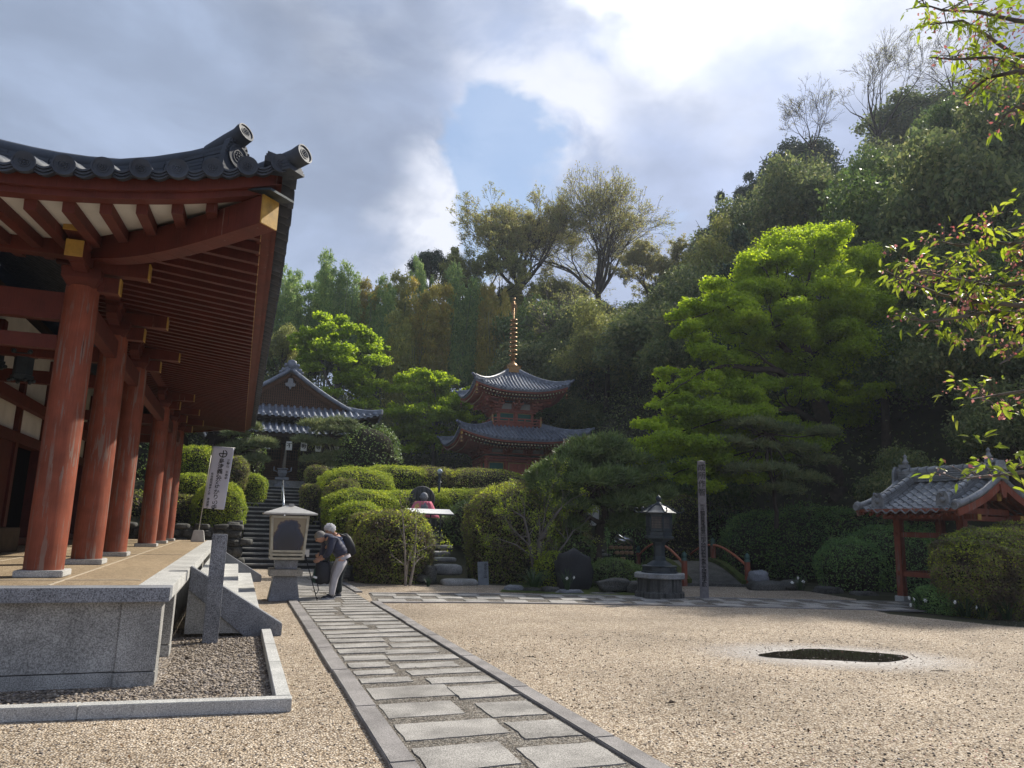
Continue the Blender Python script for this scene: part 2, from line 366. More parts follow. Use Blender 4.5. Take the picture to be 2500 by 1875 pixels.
def grow(g, p, d, length, rad, level, segs, tips, spread=.65, kids=(3, 4), shrink=.68, upv=.12, minr=.006, bendy=.22):
    k = 5; pts = [np.array(p, float)]; rads = [rad]; d = np.array(d, float)
    for i in range(1, k):
        d = d + g.normal(0, bendy / k * 1.6, 3) + np.array([0, 0, upv / k]); d /= np.linalg.norm(d)
        pts.append(pts[-1] + d * length / (k - 1)); rads.append(max(minr, rad * (1 - .42 * i / (k - 1))))
    segs.append((np.array(pts), np.array(rads)))
    if level == 0: tips.append((pts[-1], d)); tips.append((pts[-2], d)); return
    m = g.integers(kids[0], kids[1] + 1)
    for j in range(m):
        s = k - 1 if j == 0 else g.integers(2, k)
        q = g.normal(size=3); q -= d * q.dot(d); q /= np.linalg.norm(q) + 1e-9
        a = spread * g.uniform(.5, 1.15) * (.45 if j == 0 else 1)
        nd = d * math.cos(a) + q * math.sin(a)
        grow(g, pts[s], nd, length * shrink * g.uniform(.8, 1.15), max(minr, rads[s] * (.8 if j == 0 else .6)), level - 1, segs, tips, spread, kids, shrink, upv, minr, bendy)
def trunk_mesh(name, base, crown_c, rx, rz, r0, seed, limbs=6, lean=.1, side=8):
    g = rng(seed); b = np.array(base, float); c = np.array(crown_c, float); top = c + np.array([0, 0, rz * .55])
    mid = [b + (top - b) * t + g.normal(0, rx * lean * (t > 0) * (t < 1), 3) * np.array([1, 1, .2]) for t in (0, .25, .5, .75, 1)]
    segs = [(np.array(mid), np.array([r0 * 1.25, r0, r0 * .8, r0 * .5, r0 * .15]))]
    for i in range(limbs):
        t = g.uniform(.42, .85); p = b + (top - b) * t; a = 2 * math.pi * (i + g.random()) / limbs
        e = c + np.array([math.cos(a) * rx * .8, math.sin(a) * rx * .8, g.uniform(-.1, .6) * rz])
        m = (p + e) / 2 + np.array([0, 0, -.06 * rz]); segs.append((np.array([p, m, e]), np.array([r0 * .42, r0 * .28, r0 * .08])))
    V, Fc = tubes_np(segs, side); return npmesh(name, V, Fc, True)
def pine_pad(g, c, r, h, n, nl=.16):
    """needle tufts on a flat cushion: each tuft a fan of long thin needles"""
    k = max(4, n // 14); th = g.uniform(0, 2 * math.pi, k); q = np.sqrt(g.random(k)); P = np.stack([c[0] + np.cos(th) * q * r, c[1] + np.sin(th) * q * r, c[2] + h * (1 - q ** 2) * g.uniform(.2, 1, k) + g.normal(0, h * .12, k)], 1)
    P = np.repeat(P, 14, 0); d = unit(g, len(P)) * np.array([1, 1, .8]) + np.array([0, 0, .55]); d /= np.linalg.norm(d, axis=1, keepdims=True)
    s = nl * g.uniform(.7, 1.25, (len(P), 1)); w = np.cross(d, unit(g, len(P))); w /= np.linalg.norm(w, axis=1, keepdims=True) + 1e-9; w *= nl * .075
    V = np.stack([P - w, P + w, P + d * s + w * .3, P + d * s - w * .3], 1); return V.reshape(-1, 3)
def bush_mesh(name, lobes, dens, size, seed, jitter=.05, upb=.3):
    """leaves over the skin of clipped domes (x, y, z, rx, ry, rz), flat underneath"""
    g = rng(seed); Ps, Ns = [], []
    L = np.array(lobes, float)
    for l in L:
        area = 2 * math.pi * ((l[3] * l[4]) ** .8 + 2 * (l[3] * l[5]) ** .8) / 3 * 1.2; n = int(area * dens); d = unit(g, n); d[:, 2] = np.abs(d[:, 2]) * np.where(g.random(n) < .22, -.5, 1)
        d /= np.linalg.norm(d, axis=1, keepdims=True); e = np.sign(d) * np.abs(d) ** .84
        bumpy = 1 + .05 * np.sin(d[:, :1] * 4 + l[1] * 3) * np.sin(d[:, 2:3] * 5 + l[0] * 2) + .045 * np.sin(d[:, :1] * 9 + l[0] * 7) * np.cos(d[:, 1:2] * 8 + l[1] * 5) + .03 * np.sin(d[:, 2:3] * 17 + d[:, :1] * 13)
        P = l[:3] + e * l[3:6] * bumpy * (1 - np.abs(g.normal(0, jitter, (n, 1)))) ; Ps.append(P); nn = d / l[3:6]; Ns.append(nn / np.linalg.norm(nn, axis=1, keepdims=True))
    P = np.concatenate(Ps); Nn = np.concatenate(Ns); keep = np.ones(len(P), bool)
    for l in L: keep &= (((P - l[:3]) / (l[3:6] * .86)) ** 2).sum(1) > 1
    P, Nn = P[keep], Nn[keep]; nr = unit(g, len(P)) * .85 + Nn * .75 + np.array([0, 0, upb]); nr /= np.linalg.norm(nr, axis=1, keepdims=True)
    P = P + Nn * np.abs(g.normal(0, size * .6, (len(P), 1)))
    V, Fc = leaf_quads(P, nr, size, g, .55); return npmesh(name, V, Fc)
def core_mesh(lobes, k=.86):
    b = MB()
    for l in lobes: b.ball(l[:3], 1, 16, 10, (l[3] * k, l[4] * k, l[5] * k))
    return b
def blades(g, c, n, h, spread, w=.012, lean=.5):
    """strap leaves bending outwards from a clump"""
    V, Fc, o = [], [], 0
    for i in range(n):
        a = g.uniform(0, 2 * math.pi); s = g.uniform(.2, 1) * spread; hh = h * g.uniform(.6, 1.1); base = np.array(c) + np.array([math.cos(a), math.sin(a), 0]) * s * .3
        dirv = np.array([math.cos(a), math.sin(a), 0]); sd = np.array([-math.sin(a), math.cos(a), 0]) * w
        for j, t in enumerate((0, .35, .7, 1)):
            p = base + dirv * s * lean * t * t * 2 + np.array([0, 0, hh * (t - .25 * t * t * s / spread)]); ww = sd * (1 - .85 * t ** 3); V += [p - ww, p + ww]
        for j in range(3): Fc.append((o + 2 * j, o + 2 * j + 1, o + 2 * j + 3, o + 2 * j + 2))
        o += 8
    return np.array(V), np.array(Fc)
# ------------------------------------------------------------------ the lie of the land
def sst(a, b, x):
    t = np.clip((x - a) / (b - a), 0, 1); return t * t * (3 - 2 * t)
def hgt(x, y):
    x = np.asarray(x, float); y = np.asarray(y, float)
    bank = 2.9 * sst(20.8, 30.5, y - .10 * (x - 4) ) * (1 - sst(11.0, 14.5, x) * (1 - sst(27, 34, y)))
    bank = np.where(x < .15, 1.25 * sst(26.35, 26.6, y) + 1.9 * sst(26.6, 32, y), bank)
    lane = (x > .05) & (x < 3.05) & (y < 33.0); bank = np.where(lane, 0 * bank - .02, bank)
    s = np.maximum(0, y - 46.5 + .12 * np.maximum(0, x - 10)); hill = 12.5 * (1 - np.exp(-s / 15)) * (1 - .35 * sst(20, -25, x))
    u = np.maximum(0, (x - 19.0) * .94 + (y - 17) * .12); hr = 29 * (1 - np.exp(-u / 26)) * sst(-10, 6, y - .15 * x + 2)
    z = np.maximum(bank, 0) + np.maximum(hill, hr)
    z = np.where(z > 4, z + .4 * np.sin(x * .31 + 1) * np.cos(y * .27), z)
    return z - .03
# ------------------------------------------------------------------ materials in use
gr_cols = [(0.196, 0.153, 0.114), (0.403, 0.327, 0.241), (0.542, 0.444, 0.326), (0.611, 0.509, 0.38), (0.668, 0.574, 0.446), (0.461, 0.392, 0.314), (0.807, 0.737, 0.627), (0.553, 0.45, 0.326)]
m_gravel = gravel('pea_gravel', gr_cols, 56, 1.0, patches=(.74, 1.2))
m_gravel2 = gravel('grey_pebbles', [(.12, .11, .11), (.27, .24, .21), (.40, .35, .29), (.50, .44, .37), (.30, .28, .28), (.60, .53, .45), (.44, .37, .29)], 34, 1.2, patches=(.75, 1.1))
m_exposed = gravel('exposed_aggregate', [(.30, .23, .15), (.42, .33, .21), (.50, .40, .27), (.46, .37, .25), (.56, .46, .33)], 95, .5, patches=(.85, 1.1))
m_granite = granite('granite', (.22, .23, .25), 95); m_granite_l = granite('granite_light', (.46, .46, .44), 120, .25, dark=.85)
m_granite_b = granite('granite_body', (.36, .355, .335), 90, .38, dark=.7)
m_pathstone = granite('path_stone', (.34, .325, .30), 110, .45, dark=.55); m_pathkerb = granite('path_kerb', (.27, .255, .245), 200, .4)
m_darkgravel = gravel('dark_aggregate', [(.10, .095, .09), (.20, .19, .17), (.27, .25, .22), (.40, .37, .32), (.15, .145, .13)], 60, 1.0, patches=(.8, 1.2))
m_oldstone = granite('old_stone', (.11, .11, .105), 90, .5, streak=True)
m_rock = granite('mossy_rock', (.09, .09, .082), 40, .6)
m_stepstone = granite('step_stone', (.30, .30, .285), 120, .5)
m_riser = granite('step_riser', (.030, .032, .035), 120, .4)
m_red = redwood('vermilion_wood', (.25, .070, .038), wear=.545); m_red_dk = redwood('vermilion_wood_shaded', (.088, .020, .015), flake=False)  # second one darkened: shade under the eaves put into the colour
m_red_beam = redwood('vermilion_beam_shaded', (.115, .027, .018), wear=.66)  # eave shade put into the beams' red as well
m_gold = plain('gold_paint', (.40, .24, .045), .5, .4, 0, .35, 9)
m_white = plain('white_plaster', (.62, .60, .56), .8, .2, 0, .12, 2.5, 0)
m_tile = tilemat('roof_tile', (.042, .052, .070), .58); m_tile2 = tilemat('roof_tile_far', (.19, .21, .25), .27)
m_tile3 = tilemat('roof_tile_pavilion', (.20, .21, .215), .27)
m_darkwood = plain('old_dark_wood', (.035, .022, .016), .7, .25, 0, .5, 6)
m_brownwood = plain('weathered_brown_wood', (.15, .08, .045), .7, .2, 0, .45, 12)
m_green = plain('green_lattice', (.012, .115, .085), .5, .4, 0, .2, 10)
m_bronze = plain('dark_bronze', (.032, .044, .052), .5, .4, .3, .4, 9, .2)
m_bronze_roof = plain('bronze_roof', (.085, .09, .095), .45, .6, .6, .3, 6)
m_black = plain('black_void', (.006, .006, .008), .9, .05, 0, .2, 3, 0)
m_gilt = plain('gilt_bronze', (.30, .17, .065), .38, .5, .75, .35, 9)
m_steel = plain('painted_steel', (.42, .41, .38), .4, .5, .3, .2, 5, .05)
m_steel_y = plain('aged_aluminium', (.36, .33, .25), .42, .5, .4, .3, 7, .05)
m_rail = plain('stainless_rail', (.62, .64, .66), .25, .6, .9, .08, 5, 0)
m_cloth_w = plain('white_cloth', (.66, .67, .76), .8, .1, 0, .06, 3, 0)
m_ink = plain('black_ink', (.012, .012, .014), .7, .2, 0, .1, 3, 0)
m_paper = plain('white_paper', (.70, .70, .68), .7, .2, 0, .08, 4, 0)
m_bark = plain('bark', (.055, .043, .034), .9, .1, 0, .5, 5, .5)
m_bark_g = plain('grey_bark', (.135, .12, .105), .9, .1, 0, .4, 5, .4)
m_bark_l = plain('pale_bark', (.24, .21, .18), .85, .1, 0, .3, 7, .4)
m_bamboo = plain('bamboo_culm', (.16, .19, .09), .5, .3, 0, .4, 2, 0)
m_pole = plain('silvered_wood', (.175, .165, .170), .8, .15, 0, .3, 14, .4)
m_soil = plain('forest_floor', (.045, .045, .026), .95, .1, 0, .5, 1.2, .8)
m_moss = plain('moss', (.055, .072, .018), .95, .1, 0, .6, 3.0, .7)
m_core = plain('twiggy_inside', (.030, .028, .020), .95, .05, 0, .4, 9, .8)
m_pink = plain('pink_cloth', (.62, .17, .235), .8, .15, 0, .15, 6, .1)
m_bamboo_y = leafmat('leaf_bamboo_yellow', [(0.3375, 0.3038, 0.0743), (0.4455, 0.3847, 0.1013), (0.297, 0.3038, 0.081), (0.486, 0.3645, 0.0945), (0.2295, 0.2295, 0.0675)], .40)
m_bamboo_o = leafmat('leaf_bamboo_olive', [(0.2932, 0.3277, 0.0862), (0.483, 0.4486, 0.1207), (0.2242, 0.276, 0.0862), (0.3796, 0.345, 0.1034)], .38)
m_bamboo_g = leafmat('leaf_bamboo_green', [(0.1626, 0.2879, 0.1022), (0.2786, 0.3948, 0.1394), (0.3948, 0.4877, 0.1626), (0.13, 0.223, 0.0928)], .36)
m_ever = leafmat('leaf_evergreen', [(0.105, 0.1554, 0.0714), (0.168, 0.2142, 0.0882), (0.2416, 0.2772, 0.1092), (0.0798, 0.1176, 0.0588), (0.315, 0.315, 0.147)], .40, .55, .2)
m_conif = leafmat('leaf_conifer', [(0.042, 0.075, 0.051), (0.0675, 0.105, 0.063), (0.087, 0.123, 0.069)], .15, .6)
m_olive = leafmat('leaf_olive', [(0.2287, 0.2679, 0.0916), (0.3594, 0.3856, 0.1145), (0.1799, 0.1961, 0.0849), (0.4412, 0.4247, 0.1469)], .38)
m_spring = leafmat('leaf_spring', [(.27, .29, .11), (.35, .35, .13), (.30, .25, .11), (.22, .26, .09)], .48)
m_maple = leafmat('leaf_maple', [(0.27, 0.378, 0.041), (0.3564, 0.4752, 0.0518), (0.432, 0.5292, 0.067), (0.2052, 0.3024, 0.0346)], .60)
m_maple2 = leafmat('leaf_maple_shade', [(0.225, 0.325, 0.04), (0.3125, 0.4312, 0.0525), (0.3875, 0.5, 0.065), (0.175, 0.25, 0.035)], .58)  # shade of the lower leaf layers put into the colour
m_azalea = leafmat('leaf_azalea', [(0.1118, 0.1788, 0.0312), (0.2122, 0.3016, 0.0402), (0.324, 0.4134, 0.0492), (0.4469, 0.514, 0.0671), (0.1341, 0.1341, 0.0671)], .32, .55, .15)
m_shoot = leafmat('leaf_new_shoot', [(.30, .37, .05), (.40, .46, .07), (.48, .52, .10), (.22, .28, .04)], .42, .55, .15)
m_azalea_d = leafmat('leaf_azalea_dull', [(0.1348, 0.1519, 0.0735), (0.2083, 0.245, 0.0735), (0.294, 0.3675, 0.0735), (0.2205, 0.1519, 0.1103), (0.1715, 0.1421, 0.1103)], .28, .6, .12, patch=(.075, .052, .045))
m_shrub = leafmat('leaf_shrub', [(0.081, 0.149, 0.0486), (0.1296, 0.2106, 0.0616), (0.1944, 0.2754, 0.0778), (0.0972, 0.154, 0.0583), (0.2592, 0.3078, 0.1134)], .28, .5, .25)
m_darkhedge = leafmat('leaf_dark_hedge', [(0.1097, 0.207, 0.0853), (0.1828, 0.3166, 0.1097), (0.268, 0.4261, 0.1338)], .36, .6, .12)
m_pine = leafmat('pine_needles', [(0.0862, 0.1365, 0.0489), (0.1365, 0.2012, 0.0661), (0.2012, 0.2587, 0.0891), (0.0646, 0.1079, 0.0431)], .22, .5)
m_pine_l = leafmat('pine_needles_pale', [(0.1255, 0.1739, 0.0773), (0.1836, 0.2221, 0.0966), (0.2318, 0.2512, 0.1159), (0.0966, 0.1352, 0.0676)], .25, .5)
m_cherry = leafmat('leaf_cherry', [(0.18, 0.264, 0.036), (0.264, 0.348, 0.048), (0.336, 0.396, 0.072), (0.144, 0.216, 0.036)], .48, .4, .35)
m_petal = leafmat('pink_calyx', [(.50, .22, .22), (.35, .12, .13), (.62, .38, .38), (.28, .10, .09)], .35)
m_blade = leafmat('narcissus_leaf', [(.030, .060, .025), (.045, .085, .032), (.030, .055, .028)], .2, .4)
m_flower = plain('white_flower', (.82, .82, .76), .6, .2, 0, .05, 4, 0)
# ------------------------------------------------------------------ ground
def grid_mesh(name, xs, ys, fn):
    X, Y = np.meshgrid(xs, ys, indexing='ij'); Z = fn(X, Y); V = np.stack([X, Y, Z], -1).reshape(-1, 3); n, m = X.shape
    i = np.arange(n - 1)[:, None] * m; j = np.arange(m - 1)[None, :]
    Fc = np.stack([i + j, i + m + j, i + m + j + 1, i + j + 1], -1).reshape(-1, 4); return npmesh(name, V, Fc, True)
xs = np.concatenate([np.arange(-160, -10, 6), np.arange(-10, 34, .25), np.arange(34, 260, 4)])
ys = np.concatenate([np.arange(-60, 18, 4), np.arange(18, 36, .25), np.arange(36, 330, 3)])
tag(link('hillside_ground', grid_mesh('hillside_ground', xs, ys, hgt), m_soil), kind='structure')
# court of pea gravel: an uneven edge along the garden
edge = [(3.05, 40), (3.05, 20.9), (4.2, 19.7), (6.5, 19.55), (8.2, 18.0), (9.5, 17.2), (11.5, 18.3), (12.1, 18.9), (14.3, 18.8), (15.0, 17.0), (14.6, 14.9), (13.2, 13.4), (12.6, 12.0), (13.2, 10.2), (14.6, 8.6), (17, 7.6), (60, 6)]
cb = MB(); P = [(-60, -40, 0), (60, -40, 0)] + [(x, y, 0) for x, y in edge[::-1] if y < 39] + [(3.05, 26.3, 0), (-60, 26.3, 0)]
cb.prism(P, (0, 0, -.02), (0, 0, 0)); tag(cb.build('gravel_court', m_gravel), kind='structure')
# the wet patch and the puddle: a real sheet of water in a ring of damp fines, their glare put into a pale colour
g = rng(5)
def blobpoly(cx, cy, a, b, rot, z, n=72, j=.10, seed=1):
    g = rng(seed); ph = g.uniform(0, 6.28, 5); out = []
    for k in range(n):
        t = 2 * math.pi * k / n; r = 1 + j * sum(math.sin((i + 2) * t + ph[i]) / (i + 1.3) for i in range(5))
        x, y = a * r * math.cos(t), b * r * math.sin(t); out.append((cx + x * math.cos(rot) - y * math.sin(rot), cy + x * math.sin(rot) + y * math.cos(rot), z))
    return out
m_wet_glare, t, b = M('damp_fines_glare', .5, .5); v = coord(t, world=True)
gz = N(t, 'ShaderNodeTexVoronoi'); t.links.new(v, gz.inputs['Vector']); gz.inputs['Scale'].default_value = 60
setc(t, b, ramp(t, tnoise(t, v, 12, 6, .7), [(.3, (.34, .31, .28)), (.5, (.50, .47, .44)), (.7, (.66, .64, .61))])); bump(t, b, tnoise(t, v, 90, 4, .7), .5, .01)
w = MB(); w.add(blobpoly(7.42, 8.05, 2.5, 1.5, -.42, .004, seed=3), [tuple(range(72))]); 
# the rim of the damp and its painted glare fades into the gravel: ragged alpha by noise over distance from the middle
tcn = coord(t, (1, 1, 1), world=True); sx = N(t, 'ShaderNodeMapping', vector_type='POINT'); t.links.new(N(t, 'ShaderNodeNewGeometry').outputs['Position'], sx.inputs[0])
sx.inputs['Location'].default_value = (-7.42 * math.cos(.42) + 8.05 * math.sin(.42), -7.42 * math.sin(.42) - 8.05 * math.cos(.42), 0); sx.inputs['Rotation'].default_value = (0, 0, .42)
s2 = N(t, 'ShaderNodeMapping'); t.links.new(sx.outputs[0], s2.inputs[0]); s2.inputs['Scale'].default_value = (.50, .82, 0)
ln = N(t, 'ShaderNodeVectorMath', operation='LENGTH'); t.links.new(s2.outputs[0], ln.inputs[0])
am = N(t, 'ShaderNodeMath', operation='MULTIPLY_ADD'); t.links.new(tnoise(t, v, 26, 6, .75), am.inputs[0]); am.inputs[1].default_value = 1.1; t.links.new(ln.outputs['Value'], am.inputs[2])
mrn = N(t, 'ShaderNodeMapRange'); t.links.new(am.outputs[0], mrn.inputs[0]); mrn.inputs[1].default_value = .85; mrn.inputs[2].default_value = 1.5; mrn.inputs[3].default_value = .85; mrn.inputs[4].default_value = 0
t.links.new(mrn.outputs[0], b.inputs['Alpha'])
tag(w.build('wet_gravel_glare', m_wet_glare, fix=False), kind='structure')
m_water, t, b = M('puddle_water', .03, .5); v = coord(t, world=True); setc(t, b, (.018, .016, .012)); b.inputs['IOR'].default_value = 1.33
w = MB(); w.add(blobpoly(7.50, 8.05, .96, .44, -.44, .008, j=.20, seed=4), [tuple(range(72))]); tag(w.build('puddle_water', m_water, fix=False), kind='structure')
# little stones standing out of the puddle and scattered on the court
def pebble_field(name, pts, r, mat, seed, kind='stuff'):
    g = rng(seed); V, Fc = [], []; o = 0
    base = MB(); base.ball((0, 0, 0), 1, 6, 4); bv = np.array(base.v); bf = np.array(base.f); n = len(pts)
    sc = r * g.uniform(.5, 1.5, (n, 1, 1)) * np.stack([g.uniform(.7, 1.3, n), g.uniform(.6, 1, n), g.uniform(.35, .7, n)], 1)[:, None, :]
    a = g.uniform(0, 6.28, n); ca, sa = np.cos(a)[:, None], np.sin(a)[:, None]; B = bv[None] * sc
    B = np.stack([B[..., 0] * ca - B[..., 1] * sa, B[..., 0] * sa + B[..., 1] * ca, B[..., 2]], -1) + np.asarray(pts)[:, None, :]
    Fc = (bf[None] + (np.arange(n) * len(bv))[:, None, None]).reshape(-1, 4); return tag(link(name, npmesh(name, B.reshape(-1, 3), Fc, True), mat), kind=kind)
m_peb = gravel('loose_pebbles', [(.16, .14, .13), (.30, .26, .21), (.42, .36, .29), (.55, .50, .44), (.24, .22, .22)], 25, .1)
g = rng(11); th = g.uniform(0, 6.28, 420); q = g.normal(.98, .16, 420); a_, b_ = 0.95 * q * np.cos(th), .44 * q * np.sin(th)
pebble_field('puddle_rim_pebbles', np.stack([7.5 + a_ * math.cos(-.46) - b_ * math.sin(-.46), 8.06 + a_ * math.sin(-.46) + b_ * math.cos(-.46), np.full(420, .008)], 1)[::2], .008, m_peb, 3)
n = 15000; yy = 2.6 + 8.0 * g.random(n) ** 1.7; xx = g.uniform(-1.0, 1.25, n) * (yy + 1); ok = ~((xx > 1.0) & (xx < 2.82)) & ~((xx < .62) & (yy > 6.75)) & ~((np.abs(xx - 7.4) < 1.1) & (np.abs(yy - 8) < .55))
pebble_field('loose_pebbles', np.stack([xx, yy, np.full(n, .003)], 1)[ok], .0085, m_peb, 4)
# gravel bed beside the hall, with its kerb
bed = MB(); bed.prism([(-14, 8.1, .0), (.45, 6.88, .0), (.45, 12, 0), (-14, 12, 0)], (0, 0, .0), (0, 0, .008)); tag(bed.build('pebble_bed', m_gravel2), kind='structure')
n = 9000; xx = g.uniform(-3.0, .42, n); yy = g.uniform(6.85, 11.0, n); ok = (yy > 6.92 - .094 * (xx - .45) + .05) & ((yy < 7.98) | (xx > -.55)); pebble_field('bed_pebbles', np.stack([xx, yy, np.full(n, .012)], 1)[ok], .014, m_peb, 6)
kb = thing('kerb', 'pale stone kerb round the pebble bed at the foot of the red hall', 'kerb', (.48, 6.85, 0))
def kerbstone(a, b, w, h): return MB().beam((a[0], a[1], h / 2), (b[0], b[1], h / 2), w, h).build('kerb_stone', m_granite_l, kb, bevel=.006)
ka, kbv = Vector((.56, 6.80)), Vector((-14, 8.03)); L = (kbv - ka).length; dd = (kbv - ka) / L; s = 0
while s < 9: kerbstone(ka + dd * (s + .003), ka + dd * min(s + 1.6, L), .13, .105); s += 1.6
for y0, y1 in ((6.88, 8.5), (8.504, 9.7), (9.704, 11.02)): kerbstone((.49 , y0), (.49 - .0 , y1), .125, .105)
# main path: kerbs, dark aggregate bed, stones of uneven length set in rows
pa = MB(); pa.bb(1.24, 2.62, .5, 26.15, -.01, .012); pb = pa.build('path_bed', m_darkgravel); tag(pb, kind='structure')
g = rng(21)
def stone_poly(x0, x1, y0, y1, z, rot=0, o=(0, 0)):
    """a slab with worn, slightly wavering edges"""
    pts = []
    for (ax, ay), (bx, by) in (((x0, y0), (x1, y0)), ((x1, y0), (x1, y1)), ((x1, y1), (x0, y1)), ((x0, y1), (x0, y0))):
        k = 5
        for i in range(k):
            t = i / k; pts.append((ax + (bx - ax) * t + g.normal(0, .006), ay + (by - ay) * t + g.normal(0, .006), z))
    c, s_ = math.cos(rot), math.sin(rot); return [(o[0] + x * c - y * s_, o[1] + x * s_ + y * c, zz) for x, y, zz in pts]
sm = MB()
for col in (0, 1):
    y = 1.0 + col * .38; k = 0
    while y < 25.7:
        near = y < 7; d = g.uniform(.42, .53) if near else g.uniform(.235, .30); gap = g.uniform(.15, .21) if near else g.uniform(.13, .19); sp_ = 1.93 + .16 * math.sin(y * 1.3) + g.normal(0, .05); tilt = g.normal(.015, .02)
        x0, x1 = (1.275, sp_ - .035) if col == 0 else (sp_ + .035, 2.585)
        if g.random() < .06: x1 -= .12
        P_ = [(px_, py_ + (px_ - 1.9) * tilt, z) for px_, py_, z in stone_poly(x0, x1, y, y + d, .016)]; sm.prism(P_, (0, 0, -.02), (0, 0, g.uniform(.0, .009))); y += d + gap; k += 1
tag(sm.build('path_stones', m_pathstone, bevel=0), kind='structure')
for x0, x1 in ((1.055, 1.235), (2.625, 2.80)):
    kk = MB(); y = .5
    while y < 26.1:
        e = y + g.uniform(1.4, 1.9)
        if x0 > 2 and 15.1 < y < 17.4: y = 17.45; continue
        kk.box(((x0 + x1) / 2 + g.normal(0, .004), (y + e) / 2, .012), (x1 - x0, e - y - .012, .05)); y = e
    tag(kk.build('path_edging', m_pathkerb, bevel=.008), kind='structure')
# cross path that bends away to the right
cl = [(2.8, 16.25), (5, 16.0), (8.5, 15.15), (10.5, 14.5), (12.5, 13.85), (14.6, 13.2), (17, 12.5)]
def along(s):
    for (a, b) in zip(cl, cl[1:]):
        a, b = Vector(a), Vector(b); l = (b - a).length
        if s <= l: return a + (b - a) * s / l, (b - a).normalized()
        s -= l
    return Vector(cl[-1]), (Vector(cl[-1]) - Vector(cl[-2])).normalized()
cpb = MB(); ce = MB(); cs_ = MB(); s = 0; prev = None
LL = 14.6
for i in range(60):
    p, d = along(i / 59 * LL); n_ = Vector((-d.y, d.x)); cur = [(p + n_ * q) for q in (-1.06, -.92, .92, 1.06)]
    if prev:
        cpb.add([(prev[1].x, prev[1].y, .004), (cur[1].x, cur[1].y, .004), (cur[2].x, cur[2].y, .004), (prev[2].x, prev[2].y, .004)], [(0, 1, 2, 3)])
        for a, b in ((0, 1), (2, 3)):
            ce.prism([(prev[a].x, prev[a].y, 0), (cur[a].x, cur[a].y, 0), (cur[b].x, cur[b].y, 0), (prev[b].x, prev[b].y, 0)], (0, 0, -.01), (0, 0, .022))
    prev = cur
s = .1; k = 0
while s < LL - .5:
    for row in (0, 1, 2):
        L_ = g.uniform(.45, .62); p, d = along(s + (.36 if row % 2 else 0) + g.normal(0, .03)); a = math.atan2(d.y, d.x)
        y0 = -.86 + row * .60; cs_.prism(stone_poly(0, L_, y0, y0 + .52, .010, a, p), (0, 0, -.008), (0, 0, .006))
    s += .92
tag(cpb.build('cross_path_bed', m_darkgravel, fix=False), kind='structure'); tag(ce.build('cross_path_edging', m_pathkerb), kind='structure'); tag(cs_.build('cross_path_stones', m_pathstone), kind='structure')
